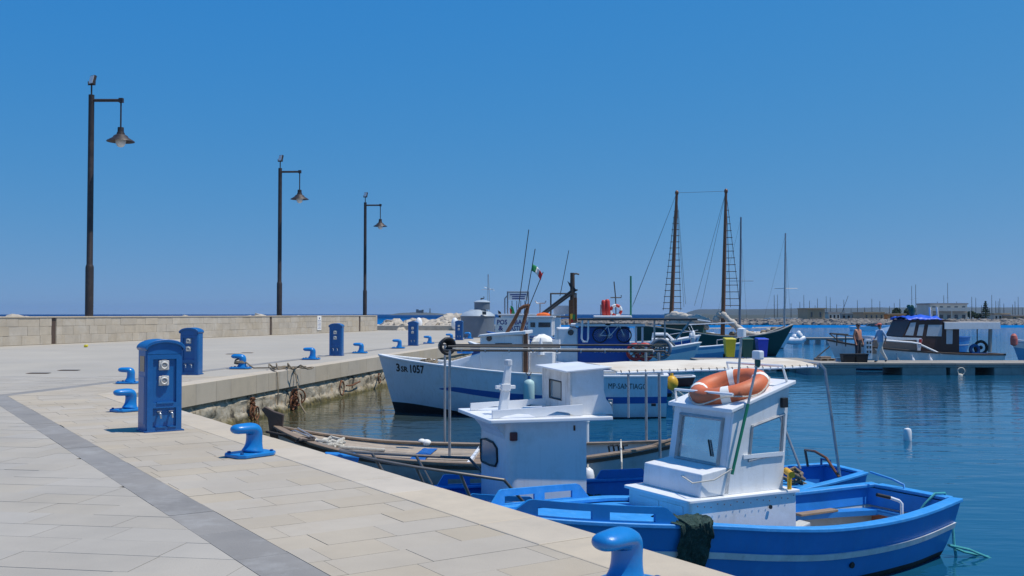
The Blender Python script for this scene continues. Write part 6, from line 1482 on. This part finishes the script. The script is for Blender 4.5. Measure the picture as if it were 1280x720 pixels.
pontoon('far_pontoon', 'dark low pontoon with pale blocks beyond the schooner bow', X(986, 90), X(1075, 90), 90, 92, [(X(p_, 90), X(p_ + 4.5, 90)) for p_ in (998, 1012, 1026, 1040, 1054)], zt=.62, face=white2_m)
# bins
def wheelie_bin(px, m, lab):
    p = hz(px, 447.5, .55); t = thing('wheelie_bin', lab, 'bin', (p.x, p.y + .3, .55)); 
    b = MB(); b.hexa([(-.20, -.26, .04), (.20, -.26, .04), (.20, .22, .04), (-.20, .22, .04)], [(-.27, -.34, .92), (.27, -.34, .92), (.27, .30, .92), (-.27, .30, .92)]); b.build('body', m, t, bevel=.02)
    b = MB(); b.hexa([(-.29, -.37, .922), (.29, -.37, .922), (.29, .33, .922), (-.29, .33, .922)], [(-.27, -.34, .965), (.27, -.34, .965), (.25, .33, 1.01), (-.25, .33, 1.01)]); b.build('lid', m, t, bevel=.015)
    b = MB(); b.tube([(-.24, .38, .93), (.24, .38, .93)], .02, 6); b.build('handle', m, t)
    for x in (-.24, .24): b = MB(); b.lathe([(.10, -.03), (.10, .03)], (x, .20, .10), 14, Matrix.Rotation(R(90), 3, 'Y')); b.build('wheel', black_m, t)
wheelie_bin(913.5, yellowbin_m, 'yellow wheelie bin on the pontoon'); wheelie_bin(935, greenbin_m, 'dark green wheelie bin on the pontoon'); wheelie_bin(954, bluebin_m, 'bright blue wheelie bin on the pontoon')
rope('pontoon_rope', 'dark slanting mooring line from the brown cabin boat bow to the pontoon', [at(1037, 433, 49), hz(1018, 449, .56)], .03, roped_m)
# pallet and things on the pontoon
p = hz(1033, 451, .55); t = thing('wood_pallet', 'small weathered wooden pallet lying on the pontoon end', 'pallet', (p.x, p.y + .2, .55), .15)
for k in range(5): b = MB(); b.box(-.38, .38, -.3 + k*.15, -.19 + k*.15, .085, .11); b.build('slat', wooddeck_m, t)
for k in range(3): b = MB(); b.box(-.38 + k*.34, -.30 + k*.34, -.31, .41, .0, .084); b.build('bearer', wood_m, t)
b = MB(); b.box(-.3, .2, -.2, .2, .112, .2); b.build('board_offcut', wood_m, t)
p = hz(1048, 452, .55); t = thing('blue_crate', 'tiny blue crate beside the wooden pallet', 'crate', (p.x, p.y, .55)); b = MB(); b.box(-.10, .10, -.1, .1, 0, .16); b.build('body', lightb_m, t, bevel=.01); b = MB(); b.box(-.12, .12, -.12, .12, .161, .18); b.build('rim', lightb_m, t)
for k, (px, lab) in enumerate(((1062, 'black lidded tub at the feet of the bare-chested man'), (1078, 'black lidded tub beside the white pontoon pedestal'))):
    p = hz(px, 453, .55); t = thing('black_tub', lab, 'tub', (p.x, p.y + .25, .55)); b = MB(); b.hexa([(-.25, -.2, 0), (.25, -.2, 0), (.25, .2, 0), (-.25, .2, 0)], [(-.29, -.24, .34), (.29, -.24, .34), (.29, .24, .34), (-.29, .24, .34)]); b.build('tub', black_m, t, bevel=.02); b = MB(); b.box(-.30, .30, -.25, .25, .342, .39); b.build('lid', black_m, t, bevel=.01)
p = hz(1086, 449, .55); t = thing('pontoon_pedestal', 'white service pedestal with dark sockets standing on the pontoon', 'service pedestal', (p.x, p.y + .1, .55))
b = MB(); b.extr([(-.16, -.14, 0), (.16, -.14, 0), (.16, -.14, .86), (.10, -.14, .98), (-.10, -.14, .98), (-.16, -.14, .86)], (0, .28, 0)); b.build('body', white2_m, t, bevel=.015)
for z in (.3, .52, .74):
    for x in (-.07, .07): b = MB(); b.box(x - .045, x + .045, -.152, -.142, z, z + .13); b.build('socket', darkglass_m, t)

# ================================================================== brown cabin boat
FN = Frame((24.35, 50.3), (15.65, 49.7))
N_ = boat('brown_cabin_boat', 'white hulled boat with brown wooden cabin under a crumpled blue tarp', FN)
hN = Hull(FN.L, 2.6, [(0, .70), (.25, .74), (.5, .86), (.75, 1.05), (.9, 1.24), (1, 1.42)], tw=.6, m=.42, rake=.7, keel=-.4, e_mid=.22, e_bow=.6)
hN.skin(N_, [white_m, antif_m], zwl=.05); hN.rail(N_, wooddk_m, .05, .12, .09); hN.deck(N_, wooddk_m, lambda t: hN.s(t) - .12, .02, .97, .05)
def q4(fr, v, dep, pts, name, m, parent): b = MB(); P = [fr.v(x, y, v) for x, y in pts]; b.extr(P, (0, -dep, 0)); return b.build(name, m, parent)
cab = q4(FN, .95, 1.9, [(1128, 421), (1138, 399.5), (1181, 399.5), (1199, 402), (1199, 444), (1150, 444), (1150, 423)], 'cabin', brown_m, N_)
for pts in ([(1131.5, 419), (1138.5, 403.5), (1145, 403), (1141.5, 419.5)], [(1146, 419.5), (1149, 406), (1155.5, 405.5), (1153, 420)], [(1158, 420), (1160.5, 406), (1178, 406), (1177, 420.5)], [(1183, 430), (1183, 411.5), (1191, 411.5), (1190.5, 430)]):
    w_ = q4(FN, .962, .02, pts, 'window', curtain_m, cab)
b = MB(); a = boxpx(FN, 1.0, 2.0, 1135, 393, 1178, 400.5)
def tp_(u, v): return (a[1] + (a[0]-a[1])*u, a[2] + (a[3]-a[2])*v, a[4] + .05 + .2*math.sin(v*math.pi)**.6*(.6 + .4*math.sin(u*math.pi)) + .09*noise.noise(Vector((u*9, v*6, 4))))
b.grid(tp_, 30, 16); o = b.build('blue_tarp', bluetarp_m, N_, smooth=60); o.modifiers.new('s', 'SOLIDIFY').thickness = .02
bpx(FN, N_, 'awning_fascia', white_m, 1.1, .06, 1181, 403, 1250.5, 411.5, .01); bpx(FN, N_, 'awning_roof', roofpale_m, 1.06, 2.1, 1180, 402, 1250, 403.2, .01); 
b = MB(); a = boxpx(FN, 1.1, .06, 1181, 403, 1250.5, 411.5); b.box(a[0], a[0] + .06, -1.0, 1.03, a[4], a[5]); b.build('awning_end', white_m, N_)
tubes('awning_post', pontoon_m, N_, [[FN.v(1238, 411, .95), FN.v(1237, 440, .95)]], .09, 8); tubes('awning_prop', darkpipe_m, N_, [[FN.v(1221.5, 411, .9), FN.v(1221.5, 440, .9)]], .025, 6)
cr_ = q4(FN, .9, 1.8, [(1094, 425), (1150, 423.5), (1152, 443), (1088, 442)], 'coachroof', mat('tan_panel', (.30, .22, .17), .6, .15, 3), N_)
q4(FN, .96, 1.92, [(1092, 420.5), (1152, 422.5), (1152, 424.8), (1092, 425.2)], 'coachroof_top', white2_m, N_); q4(FN, .97, .05, [(1146, 424), (1153, 424), (1150, 442), (1147, 442)], 'white_corner', white2_m, N_); q4(FN, .985, .02, [(1149, 424), (1152.5, 424), (1152, 431), (1148.5, 431)], 'red_lamp', red_m, N_)
tubes('gangway_pole', white2_m, N_, [[FN.v(1101, 425, 1.35), FN.v(1140, 428, 1.35), FN.v(1151, 430, 1.35)], [FN.v(1151, 431, 1.3), FN.v(1177, 443, 1.3)]], .05, 6)
tubes('bow_rail', darkpipe_m, N_, [[FN.v(1037, 417, .2), FN.v(1046, 418, .6), FN.v(1066, 420, .9), FN.v(1080, 424, 1.0)], [FN.v(1037, 417, .2), FN.v(1052, 429, .3)], [FN.v(1046, 418, .6), FN.v(1046, 432, .55)], [FN.v(1057, 419, .8), FN.v(1057, 433, .7)], [FN.v(1038, 416.5, -.2), FN.v(1060, 418, -.9)]], .03, 6)
heap('rope_heap', 'tan rope and gear heap on the brown cabin boat foredeck', FN, (2.6, .2, 1.12), 40, .4, .05, rope_m, 14)
t = thing('black_reel', 'black hose reel on the brown cabin boat stern', 'reel', tuple(FN.o + FN.f*FN.v(1226, 434, .9).x + FN.p*.9 + Vector((0, 0, .75))), FN.rz)
b = MB(); b.torus((0, 0, .35), .30, .07, Matrix.Rotation(R(90), 3, 'X'), 22, 8); b.ball((0, 0, .35), .1, 8, 6); b.build('wheel', black_m, t, smooth=60); b = MB(); b.torus((.32, 0, .25), .2, .09, Matrix.Rotation(R(90), 3, 'X'), 18, 8); b.box(-.3, .5, -.12, .12, -.02, .1); b.build('motor', bluedark_m, t, smooth=40)
for k, px in enumerate((1122, 1141, 1163)):
    p = FN.v(px, 450, 1.4); b = MB(); b.lathe([(.02, -.22), (.10, -.16), (.10, .1), (.03, .22)], (p.x, 1.42, .42), 10); b.tube([(p.x, 1.40, .62), (p.x + .02, 1.30, .85)], .015, 5); o = tag(b.build('fender', white2_m if k else tank_m, smooth=60), 'small fender squeezed between the brown cabin boat and the pontoon', 'fender', 'fenders on the brown cabin boat'); o.location = (FN.o.x, FN.o.y, 0); o.rotation_euler = (0, 0, FN.rz)
b = MB(); p = FN.v(1140, 389, 0); b.ball(p, (.16, .12, .28), 8, 6, jit=.3); b.ball(p + Vector((.14, 0, .2)), (.12, .1, .12), 8, 5, jit=.3); b.tube([p - Vector((0, 0, .5)), p], .03, 5); o = tag(b.build('flag_bundle', greenbin_m), 'furled green flag bundle on the brown cabin roof', 'flag'); o.location = (FN.o.x, FN.o.y, 0); o.rotation_euler = (0, 0, FN.rz)
tubes('roof_pole', white2_m, N_, [[FN.v(1163, 396, .2), FN.v(1162, 384, .2)], [FN.v(1172, 396, .2), FN.v(1171, 384, .2)]], .05, 6)
# dark blue hull lying behind it
FQ = Frame((27.5, 62), (22.7, 57)); Q = boat('blue_hull_boat', 'dark blue boat hull showing behind the brown cabin boat awning', FQ); hQ = Hull(FQ.L, 2.4, [(0, 1.3), (.5, 1.4), (1, 2.0)], tw=.7, rake=.6); hQ.skin(Q, [hullblue_m, antif_m]); hQ.rail(Q, stripeb_m, .04, .1, .08); hQ.deck(Q, greyin_m, lambda t: hQ.s(t) - .1, .02, .96)
hQ.stripe(Q, stripe_m, lambda t: hQ.s(t) - .45, lambda t: hQ.s(t) - .40, .01)
# boat cut by the right edge
FP = Frame((32, 51.2), (24.75, 49.6)); P_ = boat('white_bow_boat', 'white and blue boat bow beside the brown cabin boat stern', FP); hP = Hull(FP.L, 2.2, [(0, .8), (.5, .9), (1, 1.4)], tw=.7, rake=.6); hP.skin(P_, [lightb_m, antif_m]); hP.rail(P_, white2_m, .05, .12, .12); hP.deck(P_, white2_m, lambda t: hP.s(t) - .03, .02, .97); hP.stripe(P_, white2_m, lambda t: hP.s(t) - .3, lambda t: hP.s(t) - .02, .01)
b = MB(); b.box(-1.4, .6, -.7, .7, .85, 1.5); b.build('cabin', bluebin_m, P_, bevel=.1); b = MB(); b.box(-1.2, .3, -.71, .71, 1.1, 1.4); b.build('window', darkglass_m, P_)
p = at(1267.5, 431, 49.4); b = MB(); b.lathe([(.05, 0), (.16, .06), (.17, .35), (.14, .5), (.06, .6)], (p.x, p.y, p.z - .05), 12); b.build('red_bitt', mat('faded_red', (.55, .14, .11), .6, .15), None); o = bpy.context.scene.collection.objects[-1]; tag(o, 'faded red float standing on the white and blue bow', 'float')
# long low workboat far off and small wake craft
p = hz(1135, 413.5, 0); t = thing('speedboat', 'tiny white speedboat crossing the open water', 'motorboat', (p.x - 6, p.y, 0)); b = MB(); b.hexa([(-3.2, -.7, -.2), (2.4, -.3, -.2), (2.4, .3, -.2), (-3.2, .7, -.2)], [(-3.4, -1, .7), (3.6, -.1, .9), (3.6, .1, .9), (-3.4, 1, .7)]); b.build('hull', white2_m, t); b = MB(); b.hexa([(-.6, -.6, .7), (.8, -.6, .7), (.8, .6, .7), (-.6, .6, .7)], [(-.8, -.5, 1.2), (.3, -.5, 1.2), (.3, .5, 1.2), (-.8, .5, 1.2)]); b.build('windscreen', darkglass_m, t)
# low skiff under the awning's far side
FR_ = Frame((6.95, 38.2), (4.9, 38.4)); Rb = boat('rowing_skiff', 'small skiff with dark red hull and white gunwale lying off the white boat stern', FR_)
hR = Hull(FR_.L, 1.1, [(0, .36), (.5, .34), (1, .5)], tw=.7, rake=.25, keel=-.15); hR.skin(Rb, [mat('oxide_red', (.17, .045, .035), .6, .2, 3), antif_m], zwl=.03); hR.rail(Rb, white2_m, .03, .07, .05); hR.deck(Rb, greyin_m, lambda t: .15, .02, .96)
b = MB(); b.box(-.1, .1, -.45, .45, .26, .29); b.build('thwart', wood_m, Rb)
# channel buoy
p = hz(1134.5, 550.5, 0); t = thing('marker_buoy', 'small white cylinder buoy floating on the open basin water', 'buoy', tuple(p)); b = MB(); b.lathe([(.06, -.15), (.085, -.1), (.085, .2), (.07, .25), (.02, .27)], n=14); b.build('body', white2_m, t, smooth=50); b = MB(); b.torus((0, 0, .28), .03, .008, Matrix.Rotation(R(90), 3, 'X'), 12, 5); b.build('eye', galv_m, t)

# ================================================================== two men on the pontoon
def person(name, label, loc, rz, J, mats, zones, hair, cap=None):
    # J: joints {name: (pos, radius)}, edges by name
    t = thing(name, label, 'person', loc, rz)
    names = list(J); idx = {n_: i for i, n_ in enumerate(names)}
    E = [('pelvis', 'belly'), ('belly', 'chest'), ('chest', 'neck'), ('neck', 'head0'), ('head0', 'head1'), ('chest', 'shL'), ('shL', 'elL'), ('elL', 'wrL'), ('chest', 'shR'), ('shR', 'elR'), ('elR', 'wrR'), ('pelvis', 'hipL'), ('hipL', 'knL'), ('knL', 'anL'), ('anL', 'toL'), ('pelvis', 'hipR'), ('hipR', 'knR'), ('knR', 'anR'), ('anR', 'toR')]
    V = [J[n_][0] for n_ in names]; rad = [J[n_][1] for n_ in names]; Ed = [(idx[a], idx[c]) for a, c in E]
    for s_ in 'LR':                     # hand: palm and five fingers
        w_ = Vector(J['wr' + s_][0]); d = (w_ - Vector(J['el' + s_][0])).normalized(); side = d.cross(Vector((0, 1, 0))).normalized()
        pi = len(V); V.append(tuple(w_ + d*.07)); rad.append(.032); Ed.append((idx['wr' + s_], pi))
        for k in range(5):
            off_ = side*(.012*(k - 1.5)) if k < 4 else side*.035
            a = w_ + d*(.09 if k < 4 else .04) + off_*1.6; c = a + d*(.07 - .008*abs(k-1.5)) + Vector((0, -.015, 0))
            i0 = len(V); V += [tuple(a), tuple(c)]; rad += [.011, .009]; Ed += [(pi, i0), (i0, i0+1)]
    me = bpy.data.meshes.new('body'); me.from_pydata(V, Ed, []); o = bpy.data.objects.new('body', me); COL.objects.link(o)
    m = o.modifiers.new('skin', 'SKIN'); m.use_smooth_shade = True
    for i, sv_ in enumerate(me.skin_vertices[0].data): sv_.radius = (rad[i], rad[i]); sv_.use_root = (i == idx['pelvis'])
    s_ = o.modifiers.new('sub', 'SUBSURF'); s_.levels = 2; s_.render_levels = 2
    dg = bpy.context.evaluated_depsgraph_get(); me2 = bpy.data.meshes.new_from_object(o.evaluated_get(dg)); bpy.data.objects.remove(o)
    me2.materials.clear()
    for q in mats: me2.materials.append(q)
    for pl in me2.polygons: pl.material_index = zones(pl.center); pl.use_smooth = True
    o = bpy.data.objects.new('body', me2); COL.objects.link(o); o.parent = t
    h0 = Vector(J['head1'][0]); 
    b = MB(); b.ball(h0 + Vector((0, .015, .02)), (.088, .10, .10), 14, 9)
    b.v = [v for v in b.v]; ho = b.build('hair', hair, t, smooth=60)
    b = MB(); c = h0 + Vector((0, -.105, -.02)); b.ball(c, (.016, .028, .024), 8, 5); 
    for s2 in (-1, 1): b.ball(h0 + Vector((s2*.09, .01, -.02)), (.014, .025, .035), 8, 5)
    b.build('nose_and_ears', skin_m, t, smooth=60)
    b = MB(); 
    for s2 in (-1, 1): b.ball(h0 + Vector((s2*.034, -.094, .01)), (.014, .008, .009), 8, 5)
    b.ball(h0 + Vector((0, -.092, -.062)), (.028, .008, .008), 8, 5); b.build('eyes_and_mouth', hair_m, t)
    if cap:
        b = MB(); b.ball(h0 + Vector((0, .01, .06)), (.105, .115, .075), 14, 8); b.ball(h0 + Vector((0, -.12, .045)), (.085, .09, .014), 12, 6); b.build('cap', cap, t, smooth=60)
    return t
J1 = {'pelvis': ((0, 0, .95), .135), 'belly': ((0, -.01, 1.12), .135), 'chest': ((0, 0, 1.34), .15), 'neck': ((0, -.01, 1.50), .055), 'head0': ((0, -.02, 1.58), .075), 'head1': ((0, -.025, 1.66), .088),
      'shL': ((.19, .0, 1.43), .065), 'elL': ((.26, .02, 1.14), .048), 'wrL': ((.24, -.08, .90), .032), 'shR': ((-.19, 0, 1.43), .065), 'elR': ((-.26, .03, 1.14), .048), 'wrR': ((-.25, -.06, .89), .032),
      'hipL': ((.09, 0, .88), .105), 'knL': ((.11, -.02, .49), .075), 'anL': ((.12, .02, .09), .05), 'toL': ((.13, -.14, .035), .042), 'hipR': ((-.09, 0, .88), .105), 'knR': ((-.11, -.02, .49), .075), 'anR': ((-.12, .02, .09), .05), 'toR': ((-.13, -.14, .035), .042)}
p = hz(1072.5, 451.3, .55)
person('person', 'bare-chested person in dark trousers standing behind the black tubs', (p.x, p.y, .55), R(35), J1, [skin_m, darktr_m, black_m], lambda c: 2 if c.z < .085 else (1 if c.z < 1.0 and abs(c.x) < .205 else 0), hair_m)
J2 = dict(J1)
J2.update({'knL': ((.10, -.16, .50), .075), 'anL': ((.10, -.20, .10), .05), 'toL': ((.10, -.36, .04), .042), 'knR': ((-.10, .10, .50), .075), 'anR': ((-.10, .34, .12), .05), 'toR': ((-.10, .24, .035), .042), 'elL': ((.24, .14, 1.17), .052), 'wrL': ((.22, .10, .93), .034), 'elR': ((-.24, -.12, 1.16), .052), 'wrR': ((-.2, -.28, 1.0), .034), 'head1': ((0, -.06, 1.66), .088), 'head0': ((0, -.04, 1.58), .075)})
p = hz(1101, 453, .55)
person('person', 'person in pale blue shirt, light trousers and cap walking along the pontoon', (p.x, p.y, .55), R(-85), J2, [skin_m, trous_m, black_m, shirt_m], lambda c: 2 if c.z < .09 else (0 if c.z > 1.52 or (abs(c.x) > .18 and c.z < 1.12) else (3 if c.z > .92 or abs(c.x) > .2 else 1)), hair_m, mat('red_cap', (.5, .12, .09), .8, .1))

# ================================================================== haze over the far shore
b = MB(); b.box(-7400, 7400, -420, 7400, -4, 64); hazeo = b.build('haze', mortar_m); stuff(hazeo)
hm = bpy.data.materials.new('haze_air'); hm.use_nodes = True; hn = hm.node_tree; hn.nodes.clear(); ho = hn.nodes.new('ShaderNodeOutputMaterial'); pv = hn.nodes.new('ShaderNodeVolumePrincipled')
pv.inputs['Color'].default_value = (.46, .69, 1, 1); pv.inputs['Density'].default_value = 8e-5; pv.inputs['Anisotropy'].default_value = .3
hn.links.new(pv.outputs[0], ho.inputs['Volume']); hazeo.data.materials.clear(); hazeo.data.materials.append(hm)
